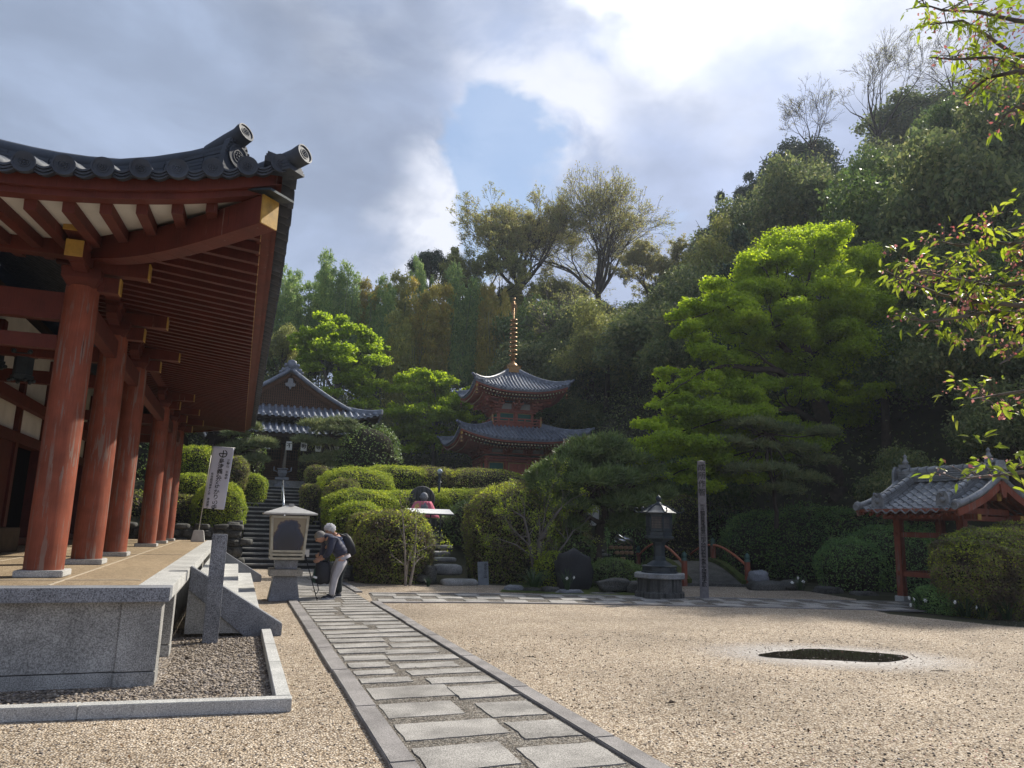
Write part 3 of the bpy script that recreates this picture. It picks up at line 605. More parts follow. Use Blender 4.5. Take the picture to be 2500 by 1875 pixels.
# ------------------------------------------------------------------ tiled roofs with up-swept corners
class Roof:
    """rectangular roof round (cx, cy); hx, hy: half sizes at the eave; z(d, q): height d inwards, q along the eave from the corner"""
    def __init__(s, cx, cy, hx, hy, ze, rise, lift, Q, curve=.5, Dl=None):
        s.cx, s.cy, s.hx, s.hy, s.ze, s.rise, s.lift, s.Q, s.curve = cx, cy, hx, hy, ze, rise, lift, Q, curve; s.Dl = Dl or min(hx, hy)
        # side: (origin of the eave middle, along, inward, half length)
        s.side = {'S': (Vector((cx, cy - hy, 0)), Vector((1, 0, 0)), Vector((0, 1, 0)), hx), 'E': (Vector((cx + hx, cy, 0)), Vector((0, 1, 0)), Vector((-1, 0, 0)), hy),
                  'N': (Vector((cx, cy + hy, 0)), Vector((-1, 0, 0)), Vector((0, -1, 0)), hx), 'W': (Vector((cx - hx, cy, 0)), Vector((0, -1, 0)), Vector((1, 0, 0)), hy)}
    def z(s, d, q):
        d = max(d, -.3); return s.ze + s.rise(d) + s.lift * max(0, 1 - max(q, 0) / s.Q) ** 2 * max(0, 1 - max(d, 0) / s.Dl) ** 1.3
    def pt(s, sd, d, t, dz=0):
        o, a, n, L = s.side[sd]; p = o + a * t + n * d
        return Vector((p.x, p.y, s.z(d, L - abs(t)) + dz))
    def surface(s, mb, sd, D, dcut=None, dz=0, nt_=26, nd=8, t0=None, t1=None, d0=0):
        L = s.side[sd][3]; dcut = D if dcut is None else dcut; vs = []
        for i in range(nd + 1):
            d = d0 + (D - d0) * i / nd; lim = L - max(0, min(d, dcut)); a = -lim if t0 is None else max(-lim, t0); b = lim if t1 is None else min(lim, t1)
            vs += [s.pt(sd, d, a + (b - a) * j / nt_, dz) for j in range(nt_ + 1)]
        mb.add(vs, [(i * (nt_ + 1) + j, i * (nt_ + 1) + j + 1, (i + 1) * (nt_ + 1) + j + 1, (i + 1) * (nt_ + 1) + j) for i in range(nd) for j in range(nt_)], True)
    def tiles(s, mb, sd, D, dcut=None, sp=.27, r=.075, t0=None, t1=None, cap=None, seg=8, n=8, pans=None):
        """rows of round tiles running up the slope, stepped at every tile"""
        o, a, nn, L = s.side[sd]; dcut = D if dcut is None else dcut; k = int((L - .06) / sp)
        for i in range(-k, k + 1):
            t = i * sp
            if (t0 is not None and t < t0) or (t1 is not None and t > t1): continue
            dm = D if L - abs(t) >= dcut else L - abs(t)
            if dm < .08: continue
            steps = max(2, min(seg * 3, int(dm / .30))); pts, rad = [], []
            for j in range(steps + 1):
                d = dm * j / steps - (.04 if j == 0 else 0); p = s.pt(sd, d, t, r * .35)
                if j: pts.append(p); rad.append(r * .93)
                if j < steps: pts.append(p + Vector((0, 0, .001)) + nn * .012); rad.append(r * 1.04)
            mb.tube(pts, rad, n)
            if cap is not None: cap.append((pts[0], -nn))
    def hips(s, mb, corners, D, r=.11, h=.22, base=.0, ext=0.0):
        out = []
        for c in corners:
            sx = 1 if 'E' in c else -1; sy = 1 if 'N' in c else -1; pts = []
            for j in range(9):
                d = D * j / 8; p = Vector((s.cx + sx * (s.hx - d), s.cy + sy * (s.hy - d), 0)); p.z = s.z(d, d) + base; pts.append(p)
            for a, b in zip(pts, pts[1:]): mb.beam(a + Vector((0, 0, h / 2 - .02)), b + (b - a) * .04 + Vector((0, 0, h / 2 - .02)), r * 1.5, h)
            mb.tube([p + Vector((0, 0, h)) for p in pts], [r * .85] * 9, 8); out.append(pts)
        return out
def tile_end(mb, c, ax, r, detail=True):
    """round eave tile with raised rim, ring and boss"""
    ax = Vector(ax).normalized()
    if detail:
        mb.lathe([(r * .98, -.04), (r, .0), (r, .018), (r * .86, .018), (r * .84, .006), (r * .55, .006), (r * .53, .013), (r * .46, .013), (r * .44, .005), (.0001, .005)], c, 18, ax, smooth=False)
        u, w = frame_of(ax)
        for k in range(8):
            a = k * math.pi / 4; mb.ball(Vector(c) + (u * math.cos(a) + w * math.sin(a)) * r * .27 + ax * .006, r * .11, 6, 4)
        mb.ball(Vector(c) + ax * .006, r * .13, 6, 4)
    else: mb.lathe([(r, -.02), (r, .012), (r * .8, .012), (r * .78, .0), (.0001, .0)], c, 10, ax, smooth=False)
# ------------------------------------------------------------------ the red hall on the left
ZP = .905
hall = thing('temple_hall', 'large vermilion temple hall with tiled eaves on a granite platform, left', 'temple hall', (-4.5, 16.6, 0))
HX0, HY1, HY0 = -14.0, 25.6, 7.9
b = MB(); b.bb(HX0, -.75, 8.16, HY1 - .2, 0, .775); b.build('platform_core', m_granite_b, hall)
b = MB()
# front slabs with joints, plinth course, corner pilaster
x = -.955
for xa, xb in ((-2.02, -.958), (-4.6, -2.035), (-7.4, -4.615), (-10.2, -7.415), (-13.9, -10.215)):
    b.bb(xa, xb, 8.05, 8.2, .14, .775)
    b.bb(xa, xb, 8.045, 8.2, .0, .131)
b.build('platform_wall', m_granite_b, hall, bevel=.004)
b = MB(); b.mark(); b.bb(-.955, -.61, 8.02, 8.36, .14, .775); b.bb(-.958, -.607, 8.017, 8.363, 0, .131)
for y in (9.62, 21.4, 23.6, 25.1):
    b.mark(); b.bb(-.90, -.61, y, y + .30, .14, .775); b.bb(-.90, -.607, y - .003, y + .303, 0, .131)
b.build_each('pilaster', m_granite_b, hall, .004)
b = MB(); b.bb(HX0, -.545, HY0, HY0 + .32, .775, ZP); b.build('front_edge', m_granite, hall, bevel=.006); b = MB()  # front run darker: shade on its face put into the stone colour
for ya, yb in ((HY0 + .323, 11.1), (11.103, 13.6), (13.603, 16.0), (16.003, 18.4), (18.403, 20.9), (20.903, 23.3), (23.303, HY1)): b.bb(-.545, -.86, ya, yb, .775, ZP)
b.build('platform_edge', m_granite_l, hall, bevel=.006)
b = MB(); b.bb(HX0, -.862, HY0 + .322, HY1, .70, ZP - .003)
b.build('platform_floor', m_exposed, hall)
b = MB()
for x in (-1.62, -3.1): b.bb(x - .012, x + .012, HY0 + .33, HY1 - .1, ZP - .004, ZP + .002)
for y in (8.9, 15.0): b.bb(-6, -.9, y - .012, y + .012, ZP - .005, ZP + .0025)
b.build('floor_joints', plain('cement_joint', (.42, .36, .28), .9, .1, 0, .2, 8, 0), hall)
# front wall cap bed (shade of the face put into a darker granite): second material face is the front edge itself
CX, CYS = -1.93, (9.45, 11.9, 14.35, 19.2, 21.75, 24.2)
CT = 4.15
def column(y, x=CX):
    b = MB(); b.lathe([(.192, 0), (.195, .5), (.190, 1.6), (.180, 2.9), (.172, CT - ZP - .07)], (x, y, ZP + .07), 28); c = b.build('column', m_red, hall)
    b = MB(); b.box((x, y, ZP + .035), (.46, .46, .07)); b.build('column_base', m_granite_l, hall, bevel=.008); return c
for y in CYS: column(y)
for x in (-4.4, -7.2, -10.0): column(CYS[0], x)
# second row behind (split pillars seen between the first ones)
# tie beams along the columns, and out to the back wall
b = MB()
for y0, y1 in zip(CYS, CYS[1:]): b.mark(); b.bb(CX - .075, CX + .075, y0 + .16, y1 - .16, 3.80, 4.06)
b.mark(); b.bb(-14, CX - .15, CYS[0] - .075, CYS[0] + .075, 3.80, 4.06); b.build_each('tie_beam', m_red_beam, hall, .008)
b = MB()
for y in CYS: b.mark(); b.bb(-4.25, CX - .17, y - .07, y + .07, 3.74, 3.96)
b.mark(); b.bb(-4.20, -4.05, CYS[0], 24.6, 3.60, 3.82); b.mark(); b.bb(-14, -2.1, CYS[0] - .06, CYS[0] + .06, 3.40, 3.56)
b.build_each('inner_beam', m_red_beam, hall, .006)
# bearing blocks, bracket arms and wall plate with yellow painted ends
def block(b, x, y, z, w=.36, h=.20):
    vs = []
    for s_, zz in ((.66, z), (1, z + h * .45), (1, z + h)): vs += [(x + sx * w * s_ / 2, y + sy * w * s_ / 2, zz) for sx, sy in ((-1, -1), (1, -1), (1, 1), (-1, 1))]
    b.add(vs, [(3, 2, 1, 0), (8, 9, 10, 11)] + [(i * 4 + k, i * 4 + (k + 1) % 4, i * 4 + 4 + (k + 1) % 4, i * 4 + 4 + k) for i in (0, 1) for k in range(4)])
def boat(b, c, ax, L, w, h):
    """bracket arm with rounded under-ends, along ax (0 = x, 1 = y)"""
    prof = [(-L / 2, h), (-L / 2, h * .45), (-L * .40, h * .16), (-L * .26, 0), (L * .26, 0), (L * .40, h * .16), (L / 2, h * .45), (L / 2, h)]
    if ax == 0: P = [(c[0] + s, c[1], c[2] + z) for s, z in prof]; b.prism(P, (0, -w / 2, 0), (0, w / 2, 0))
    else: P = [(c[0], c[1] + s, c[2] + z) for s, z in prof]; b.prism(P, (-w / 2, 0, 0), (w / 2, 0, 0))
ends = MB(); br = MB(); bl = MB()
for i, y in enumerate(CYS):
    bl.mark(); br.mark(); ends.mark(); block(bl, CX, y, CT - .02, .40, .22)
    boat(br, (CX, y, 4.28), 1, 1.15, .14, .20)
    # projecting nosing toward the court with its painted end
    br.bb(CX, -1.26, y - .075, y + .075, 4.34, 4.52); ends.bb(-1.262, -1.244, y - .077, y + .077, 4.338, 4.522)
    ends.mark(); br.bb(CX, -1.55, y - .07, y + .07, 4.12, 4.30); ends.bb(-1.552, -1.536, y - .072, y + .072, 4.118, 4.302)
    for s in (-.42, 0, .42): block(bl, CX, y + s, 4.46, .20, .12)
for x in (-4.4, -7.2, -10.0): bl.mark(); br.mark(); block(bl, x, CYS[0], CT - .02, .40, .22); boat(br, (x, CYS[0], 4.28), 0, 1.15, .14, .20)
# corner: ends of the arms toward the front
br.mark(); ends.mark(); br.bb(CX - .10, CX + .10, CYS[0] - .80, CYS[0], 4.56, 4.92); ends.bb(CX - .102, CX + .102, CYS[0] - .818, CYS[0] - .80, 4.56, 4.922)
ends.mark(); br.bb(CX - .085, CX + .085, CYS[0] - .66, CYS[0], 4.32, 4.50); ends.bb(CX - .087, CX + .087, CYS[0] - .678, CYS[0] - .66, 4.318, 4.502)
bl.build_each('bearing_blocks', m_red_beam, hall, .005); br.build_each('bracket_arm', m_red_beam, hall, .005)
b = MB(); b.bb(CX - .09, CX + .09, CYS[0] - .10, 25.9, 4.56, 4.84); b.bb(-14, CX + .5, CYS[0] - .09, CYS[0] + .09, 4.50, 4.80); b.build('wall_plate', m_red_beam, hall, bevel=.006)
# roof
rise = lambda d: (.30 * d + .030 * d * d) if d < 6 else 2.88 + .66 * (d - 6)
RX1, RY0, RY1 = .22, 7.38, 28.0
roof = Roof(RX1 - 8.0, (RY0 + RY1) / 2, 8.0, (RY1 - RY0) / 2, 4.64, rise, .50, 3.1, Dl=5)
b = MB()
for sd in 'SEN': roof.surface(b, sd, 6.5, dz=-.02, nt_=40)
rf = b.build('roof_tiles', m_tile, hall, fix=False)
b = MB(); caps = []
roof.tiles(b, 'S', 6.4, sp=.315, r=.092, cap=caps, n=12); capsE = []; roof.tiles(b, 'E', 6.4, sp=.315, r=.092, cap=capsE, n=10)
tb = b
# shallow pan tiles at the eave between the round ones: three stacked curved lips
b = MB()
def lips(sd, t0, t1, sp=.315):
    L = roof.side[sd][3]; k = int((L - .06) / sp); nn = roof.side[sd][2]
    for i in range(-k - 1, k + 1):
        a, c = i * sp, (i + 1) * sp
        if a < t0 or c > t1: continue
        for lay in range(3):
            vs = []
            for j in range(7):
                s = j / 6; t = a + .06 + (c - a - .12) * s; sag = -.050 * math.sin(math.pi * s)
                if abs(t) > L: t = math.copysign(L, t)
                p = roof.pt(sd, -.035 + lay * .012, t, sag + .030 - lay * .030); vs += [p, p + Vector((0, 0, .022)), p + nn * .3 + Vector((0, 0, .09)), p + nn * .3 + Vector((0, 0, .07))]
            b.add(vs, [(4 * j + q, 4 * j + (q + 1) % 4, 4 * j + 4 + (q + 1) % 4, 4 * j + 4 + q) for j in range(6) for q in range(4)])
lips('S', -1, 99); lips('E', -99, 99)
b.build('eave_lip_tiles', m_tile, hall)
b = tb
for p, ax in caps + capsE: tile_end(b, p + ax * .0, ax, .100, p.x > -3.6 and p.y < 8.5)
b.build('round_tiles', m_tile, hall, fix=False)
# hip ridge: courses of thin flat tiles, crown of round tile, two end tiles
b = MB(); g = rng(3)
hp = []
for j in range(15): d = .62 + 6.0 * j / 14; hp.append(Vector((RX1 - d, RY0 + d, roof.z(d, d) + .02 + .10 * max(0, 1 - j / 3))))
for lay in range(5):
    for a, c in zip(hp, hp[1:]):
        for h in (0, .5):
            p0, p1 = a.lerp(c, h + .01), a.lerp(c, h + .49); dz = Vector((0, 0, .03 + lay * .044)); w = .26 - lay * .008 + g.uniform(-.012, .012)
            b.beam(p0 + dz, p1 + dz, w, .036 + g.uniform(-.003, .002))
b.tube([p + Vector((0, 0, .275)) for p in hp], [.092] * 15, 10)
dv = (hp[0] - hp[2]).normalized(); dv.z = 0; dv.normalize()
e0 = hp[0]
# demon-tile slab with disc, horned top, and the raised cylinder with its patterned face
side_ = Vector((dv.y, -dv.x, 0))
slab = [(-.20, -.10), (.20, -.10), (.17, .14), (.13, .32), (.05, .40), (-.05, .40), (-.13, .32), (-.17, .14)]
b.prism([e0 + side_ * x + Vector((0, 0, z)) for x, z in slab], dv * .0, dv * .07)
tile_end(b, e0 + dv * .075 + Vector((0, 0, .17)), dv, .135)
for k in range(12):
    a = k * math.pi / 11; b.ball(e0 + dv * .08 + side_ * math.cos(a) * .165 + Vector((0, 0, .17 + math.sin(a) * .165)), .014, 6, 4)
top = e0 + Vector((0, 0, .36)); b.tube([top - dv * .35 + Vector((0, 0, -.06)), top - dv * .1, top + dv * .08 + Vector((0, 0, .04)), top + dv * .15 + Vector((0, 0, .08))], [.09, .10, .105, .11], 14)
tile_end(b, top + dv * .15 + Vector((0, 0, .08)), (dv + Vector((0, 0, .35))).normalized(), .104)
# lower ridge at the very corner
cz = roof.z(0, 0); c0 = Vector((RX1, RY0, cz))
lp = [c0 - dv * .62 + Vector((0, 0, .0)), c0 - dv * .25 + Vector((0, 0, .035)), c0 + dv * .02 + Vector((0, 0, .07)), c0 + dv * .12 + Vector((0, 0, .10))]
b.tube(lp, [.085, .09, .10, .105], 14); tile_end(b, lp[-1], (dv + Vector((0, 0, .25))).normalized(), .104)
for lay in range(3): b.beam(c0 - dv * .6 + Vector((0, 0, -.10 + lay * .035)), c0 + dv * (.05 - .02 * lay) + Vector((0, 0, -.075 + lay * .035)), .22, .03)
b.build('hip_ridge', m_tile, hall, fix=False)
# fascia, soffit, rafters
def strip(b, sd, d0, d1, z0, z1, t0=None, t1=None, n=60):
    """curved board under the eave; z measured down from the tiles"""
    L = roof.side[sd][3]
    a = -L + max(d0, 0) if t0 is None else t0; c = L - max(d0, 0) if t1 is None else t1; vs = []
    for j in range(n + 1):
        t = a + (c - a) * j / n; p = roof.pt(sd, max(d0, 0), t); q = roof.pt(sd, d1, t); q.z = p.z
        vs += [p + Vector((0, 0, z0)), p + Vector((0, 0, z1)), q + Vector((0, 0, z1)), q + Vector((0, 0, z0))]
    b.add(vs, [(4 * j + k, 4 * j + (k + 1) % 4, 4 * j + 4 + (k + 1) % 4, 4 * j + 4 + k) for j in range(n) for k in range(4)] + [(0, 1, 2, 3), tuple(4 * n + k for k in range(4))])
b = MB()
for sd in 'SEN': strip(b, sd, .10, .30, -.17, -.05)
for sd in 'SEN': strip(b, sd, .16, .30, -.25, -.165)
b.build('fascia', m_red_beam, hall)
b = MB()
def soff(d, q): return roof.z(0, q) + .12 * d
def soffit(b, sd, d0, D, dz, n=40):
    L = roof.side[sd][3]; vs = []
    for i in (0, 1, 2, 3, 4):
        d = d0 + (D - d0) * i / 4; lim = L - d
        vs += [Vector((p.x, p.y, soff(d, L - abs(t)) + dz)) for j in range(n + 1) for t in (-lim + 2 * lim * j / n,) for p in (roof.pt(sd, d, t),)]
    b.add(vs, [(i * (n + 1) + j, i * (n + 1) + j + 1, (i + 1) * (n + 1) + j + 1, (i + 1) * (n + 1) + j) for i in range(4) for j in range(n)])
soffit(b, 'S', .25, 2.6, -.215); b.build('soffit_boards', m_white, hall)
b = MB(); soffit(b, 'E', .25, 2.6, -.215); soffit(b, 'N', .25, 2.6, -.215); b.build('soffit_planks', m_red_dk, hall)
def rafters(b, sd, sp, D, w=.085, h=.11, d0=.22, e=None, t0=-99, t1=99):
    o, a, nn, L = roof.side[sd]; k = int((L - .3) / sp)
    for i in range(-k, k + 1):
        t = i * sp
        if t < t0 or t > t1: continue
        dm = min(D, L - abs(t) - .05)
        if dm < d0 + .08: continue
        q = L - abs(t); P = [o + a * t + nn * d for d in (d0, dm)]; A_ = Vector((P[0].x, P[0].y, soff(d0, q) - .215 - h / 2)); B_ = Vector((P[1].x, P[1].y, soff(dm, q) - .215 - h / 2 - .02))
        b.mark(); b.cur = 0; b.beam(A_, B_, w, h)
        if e is not None: b.cur = 1; b.beam(A_ - nn * .006, A_ + nn * .004, w + .003, h + .003)
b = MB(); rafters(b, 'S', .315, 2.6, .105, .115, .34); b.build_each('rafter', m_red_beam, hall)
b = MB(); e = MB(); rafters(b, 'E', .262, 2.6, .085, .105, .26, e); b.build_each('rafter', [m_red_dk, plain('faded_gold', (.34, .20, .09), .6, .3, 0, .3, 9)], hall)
# hip rafter
b = MB(); P0 = Vector((CX, CYS[0], 4.66)); P1 = Vector((.02, 7.56, 4.66)); mid = P0.lerp(P1, .5) + Vector((0, 0, -.10))
pts = [P0.lerp(P1, k / 10) + Vector((0, 0, -.13 * math.sin(math.pi * (k / 10) ** .8))) for k in range(11)]
for p, q in zip(pts, pts[1:]): b.beam(p, q + (q - p) * .005, .22, .30)
b.build('hip_rafter', m_red_beam, hall)
dd = (P1 - P0).normalized(); ends.mark(); ends.beam(P1, P1 + dd * .02, .225, .305); ends.build_each('painted_beam_end', m_gold, hall)
b = MB(); b.prism([P1 + dd * .16 + side_ * .17 + Vector((0, 0, .15)), P1 + dd * .16 - side_ * .17 + Vector((0, 0, .15)), P1 - dd * .55 - side_ * .17 + Vector((0, 0, .26)), P1 - dd * .55 + side_ * .17 + Vector((0, 0, .26))], (0, 0, 0), (0, 0, .025)); b.build('beam_end_cover', m_bronze, hall)
# board walls, plaster and a black block for the unlit inside behind the columns
b = MB(); b.bb(-4.45, -4.30, 9.3, 12.6, ZP + .12, 2.95); b.bb(-4.45, -4.30, 13.4, 17.2, ZP + .12, 2.95); b.bb(-14, -4.3, 11.78, 11.9, ZP, 2.95); b.bb(-4.5, -4.22, 8.9, 24.6, ZP + .02, ZP + .16); b.bb(-4.50, -4.24, 9.0, 24.6, 2.95, 3.16)
for y in (9.4, 10.9, 12.5, 13.5, 15.3, 17.1, 19.2, 21.7, 24.2): b.bb(-4.47, -4.25, y - .10, y + .10, ZP + .02, 5.0)
b.build('board_wall', m_red_dk, hall, bevel=.004)
b = MB(); b.bb(-4.44, -4.34, 9.0, 24.6, 3.16, 5.4); b.bb(-13.5, -4.4, 23.9, 24.0, 3.2, 5.0); b.build('plaster_wall', m_white, hall)
b = MB(); b.bb(-13, -5.2, 9.6, 24, ZP, 3.6); b.build('interior_shade_block', m_black, hall)  # solid black block, the darkness inside put into its colour
b = MB(); b.bb(-13.5, -4.4, 12, 24.4, 5.6, 5.7); b.build('ceiling_boards', m_darkwood, hall)
b = MB(); b.lathe([(.035, 0), (.05, .06), (.03, .12), (.045, .3), (.02, .36)], (-4.24, 11.5, 1.45), 8); b.build('door_latch', m_black, hall)
# sill and bench seen between the columns
b = MB(); b.bb(-4.2, -3.7, 14.6, 15.9, ZP, ZP + .42); tag(b.build('offering_bench', m_darkwood, None, bevel=.01), 'low dark wooden bench standing against the hall wall behind the columns', 'bench')
def hanging_lantern(x, y, z, label):
    t = thing('hanging_lantern', label, 'lantern', (x, y, z), group='bronze lanterns hanging under the hall eaves')
    b = MB(); b.lathe([(.14, -.26), (.15, -.20), (.125, -.19), (.125, .06), (.15, .07), (.21, .09), (.16, .15), (.05, .22), (.03, .27)], (x, y, z), 6, None, False); b.build('lantern_body', m_bronze, t)
    b = MB()
    for k in range(6):
        a = k * math.pi / 3; b.ball((x + .20 * math.cos(a), y + .20 * math.sin(a), z + .12), .035, 8, 6); b.ball((x + .15 * math.cos(a), y + .15 * math.sin(a), z - .27), .03, 8, 6)
    b.build('scrolls', m_bronze, t)
    b = MB(); b.tube([(x, y, z + .27), (x, y, 4.0)], .008, 5); b.build('chain', m_bronze, t)
hanging_lantern(-3.05, 12.0, 3.68, 'small dark bronze lantern hanging just left of the nearest vermilion column')
hanging_lantern(-3.42, 12.0, 3.86, 'bronze lantern cut by the left edge of the photo, under the hall beams')
# ------------------------------------------------------------------ stone steps of the hall
st = thing('stone_steps', 'pale granite steps with sloping cheek walls down from the red hall platform', 'steps', (0, 15.9, 0))
for i in range(3):
    b = MB(); x1 = -.22 + .325 * i; z = .68 - .226 * i; y = 11.27
    for k, e in enumerate((13.4, 15.6, 17.9, 20.68)): b.bb(-.54 if i == 0 else x1 - .335, x1, y, e - .004, z - .225, z); y = e
    b.build('step', m_granite_l, st, bevel=.006)
for y0, y1 in ((11.05, 11.265), (20.685, 20.9)):
    b = MB(); b.prism([(-.54, y0 + .03, .05), (-.54, y0 + .03, .78), (.40, y0 + .03, .05)], (0, 0, 0), (0, y1 - y0 - .06, 0)); b.build('cheek_panel', m_granite_b, st)
    b = MB(); b.prism([(-.54, y0, .93), (-.54, y0, .62), (.22, y0, .0), (.70, y0, .0), (.70, y0, .16)], (0, 0, 0), (0, y1 - y0, 0)); b.build('cheek_stone', m_granite, st, bevel=.008)
# plain granite post by the platform
b = MB(); vs = [(-.295, 10.49, 0), (-.108, 10.49, 0), (-.108, 10.68, 0), (-.295, 10.68, 0)]
b.prism(vs, (0, 0, 0), (0, 0, 1.365)); tag(b.build('stone_post', m_granite, None, bevel=.008), 'plain square grey granite post standing in the pebble bed before the hall steps', 'post')
# ------------------------------------------------------------------ banner
fl = thing('banner', 'white vertical cloth banner with black brush writing and a circled cross, beside the hall', 'banner', (-1.05, 23.8, ZP))
b = MB(); bs = [(-.19, -.16), (.19, -.16), (.19, .16), (-.19, .16)]
b.add([(-1.05 + x, 23.8 + y, ZP) for x, y in bs] + [(-1.05 + x * .7, 23.8 + y * .7, ZP + .33) for x, y in bs], [(3, 2, 1, 0), (4, 5, 6, 7)] + [(k, (k + 1) % 4, 4 + (k + 1) % 4, 4 + k) for k in range(4)]); b.build('base', plain('cast_concrete', (.48, .47, .44), .85, .2, 0, .1, 10), fl, bevel=.012)
f0 = Vector((-1.05, 23.8, ZP + .3)); ax = Vector((.055, 0, 1)).normalized(); sxv = Vector((1, 0, -.055)).normalized()
ftop = f0 + ax * 2.52
b = MB(); b.tube([f0, f0 + ax * 2.56], .013, 8); b.tube([ftop - sxv * .02, ftop + sxv * .64], .008, 6); b.build('pole', m_steel, fl)
fy = Vector((0, -1, 0)); b = MB(); nx, nz = 12, 30; vs = []
def cloth(u, v):  # u 0..1 across, v 0..1 down
    return ftop + sxv * (.02 + .60 * u * (1 - .03 * v)) - ax * (.01 + 1.84 * v) + fy * (.02 + .016 * math.sin(u * 5 + v * 7) * v + .012 * math.sin(v * 17 + u * 3) + .05 * u * v)
for i in range(nz + 1): vs += [cloth(j / nx, i / nz) for j in range(nx + 1)]
fc = [(i * (nx + 1) + j, i * (nx + 1) + j + 1, (i + 1) * (nx + 1) + j + 1, (i + 1) * (nx + 1) + j) for i in range(nz) for j in range(nx)]
b.add(vs, fc, True); cl_ = b.build('cloth', m_cloth_w, fl, fix=False)
md = cl_.modifiers.new('thick', 'SOLIDIFY'); md.thickness = .003
def on_cloth(u, v, s=1):
    p = cloth(u, v) + fy * .008; return Matrix(((sxv.x * s, ax.x * s, 0, p.x), (0, 0, -1, p.y), (sxv.z * s, ax.z * s, 0, p.z), (0, 0, 0, 1)))
vtext(1, '島津義弘公ゆかりの寺', .168, 0, lambda i: on_cloth(.50, .235 + i * .083), fl, m_ink, 'large_writing')
vtext(1, '三輪山 平等寺', .088, 0, lambda i: on_cloth(.83, .21 + i * .048), fl, m_ink, 'small_writing')
vtext(1, '奈良鹿児島県人会 寄進建之', .082, 0, lambda i: on_cloth(.17, .45 + i * .045), fl, m_ink, 'small_writing')
b = MB(); c = cloth(.52, .105) + fy * .01
def ringf(c, ro, ri, n=36):
    vs = []
    for k in range(n):
        a = 2 * math.pi * k / n
        for r in (ro, ri): vs.append(c + sxv * r * math.cos(a) + ax * r * math.sin(a))
    b.add(vs, [(2 * k, 2 * k + 1, (2 * k + 3) % (2 * n), (2 * k + 2) % (2 * n)) for k in range(n)])
ringf(c, .120, .094)
for w_, h_ in ((.22, .030), (.030, .22)): b.add([c + fy * .002 * (w_ < .1) + sxv * sx_ * w_ / 2 + ax * sz_ * h_ / 2 for sx_, sz_ in ((-1, -1), (1, -1), (1, 1), (-1, 1))], [(0, 1, 2, 3)])
b.build('emblem', m_ink, fl, fix=False)
# ------------------------------------------------------------------ incense burner shelter on its pedestal
bz = thing('incense_burner', 'steel and glass incense and candle case with hipped roof on a flared stone pedestal', 'incense burner', (.98, 15.95, 0))
def frust(b, cx, cy, z0, z1, a0, b0, a1, b1):
    b.add([(cx + sx * a0 / 2, cy + sy * b0 / 2, z0) for sx, sy in ((-1, -1), (1, -1), (1, 1), (-1, 1))] + [(cx + sx * a1 / 2, cy + sy * b1 / 2, z1) for sx, sy in ((-1, -1), (1, -1), (1, 1), (-1, 1))],
          [(3, 2, 1, 0), (4, 5, 6, 7)] + [(k, (k + 1) % 4, 4 + (k + 1) % 4, 4 + k) for k in range(4)])
bx, by = .985, 15.97
b = MB(); frust(b, bx, by, 0, .475, .60, .56, .44, .42); b.build('pedestal_foot', m_granite, bz, bevel=.012)
b = MB(); b.box((bx, by, .545), (.64, .60, .13)); b.build('pedestal_slab', granite('weathered_slab', (.30, .28, .24), 150, .4), bz, bevel=.01)
b = MB(); frust(b, bx, by, .612, .79, .42, .40, .46, .44); b.build('pedestal_neck', m_granite, bz, bevel=.008)
b = MB(); w0, w1, dp = .60, .70, .62
z0, z1 = .80, 1.665
def post(sx, sy): b.beam((bx + sx * w0 / 2, by + sy * dp / 2, z0), (bx + sx * w1 / 2, by + sy * dp / 2, z1), .05, .05, (0, 1, 0))
for sx in (-1, 1):
    for sy in (-1, 1): post(sx, sy)
for z, w in ((.825, w0), (.90, w0 + .01), (.965, w0 + .02), (1.64, w1)):
    for sy in (-1, 1): b.bb(bx - w / 2, bx + w / 2, by + sy * dp / 2 - .028, by + sy * dp / 2 + .028, z - .022, z + .022)
    for sx in (-1, 1): b.bb(bx + sx * w / 2 - .026, bx + sx * w / 2 + .026, by - dp / 2, by + dp / 2, z - .020, z + .024)
b.bb(bx - w0 / 2, bx + w0 / 2, by - dp / 2, by + dp / 2, .80, .83); b.build('case_frame', m_steel_y, bz, bevel=.003)
b = MB()
b.add([(bx - w0 / 2, by - dp / 2 + .02, .98), (bx - w0 / 2, by + dp / 2 - .02, .98), (bx - w1 / 2, by + dp / 2 - .02, 1.62), (bx - w1 / 2, by - dp / 2 + .02, 1.62)], [(0, 1, 2, 3)])
b.build('side_panel', m_steel_y, bz, fix=False)
m_glass, t, bb_ = M('dark_glass', .12, .6); v = coord(t)
# pane colour: dark in the middle, browner towards the edges
gm = N(t, 'ShaderNodeVectorMath', operation='LENGTH'); mp = N(t, 'ShaderNodeMapping'); t.links.new(N(t, 'ShaderNodeTexCoord').outputs['Object'], mp.inputs[0]); mp.inputs['Location'].default_value = (0, 0, -1.16 * 1.75); mp.inputs['Scale'].default_value = (2.5, 0, 1.75); t.links.new(mp.outputs[0], gm.inputs[0])
am = N(t, 'ShaderNodeMath', operation='MULTIPLY_ADD'); t.links.new(tnoise(t, v, 4, 4), am.inputs[0]); am.inputs[1].default_value = .5; t.links.new(gm.outputs['Value'], am.inputs[2])
setc(t, bb_, ramp(t, am.outputs[0], [(.45, (.008, .009, .016)), (.93, (.012, .014, .030)), (1.08, (.10, .055, .026)), (1.25, (.24, .19, .10))]))
b = MB(); b.add([(bx - w0 / 2, by - dp / 2 - .0, .985), (bx + w0 / 2, by - dp / 2, .985), (bx + w1 / 2, by - dp / 2, 1.62), (bx - w1 / 2, by - dp / 2, 1.62)], [(0, 1, 2, 3)])
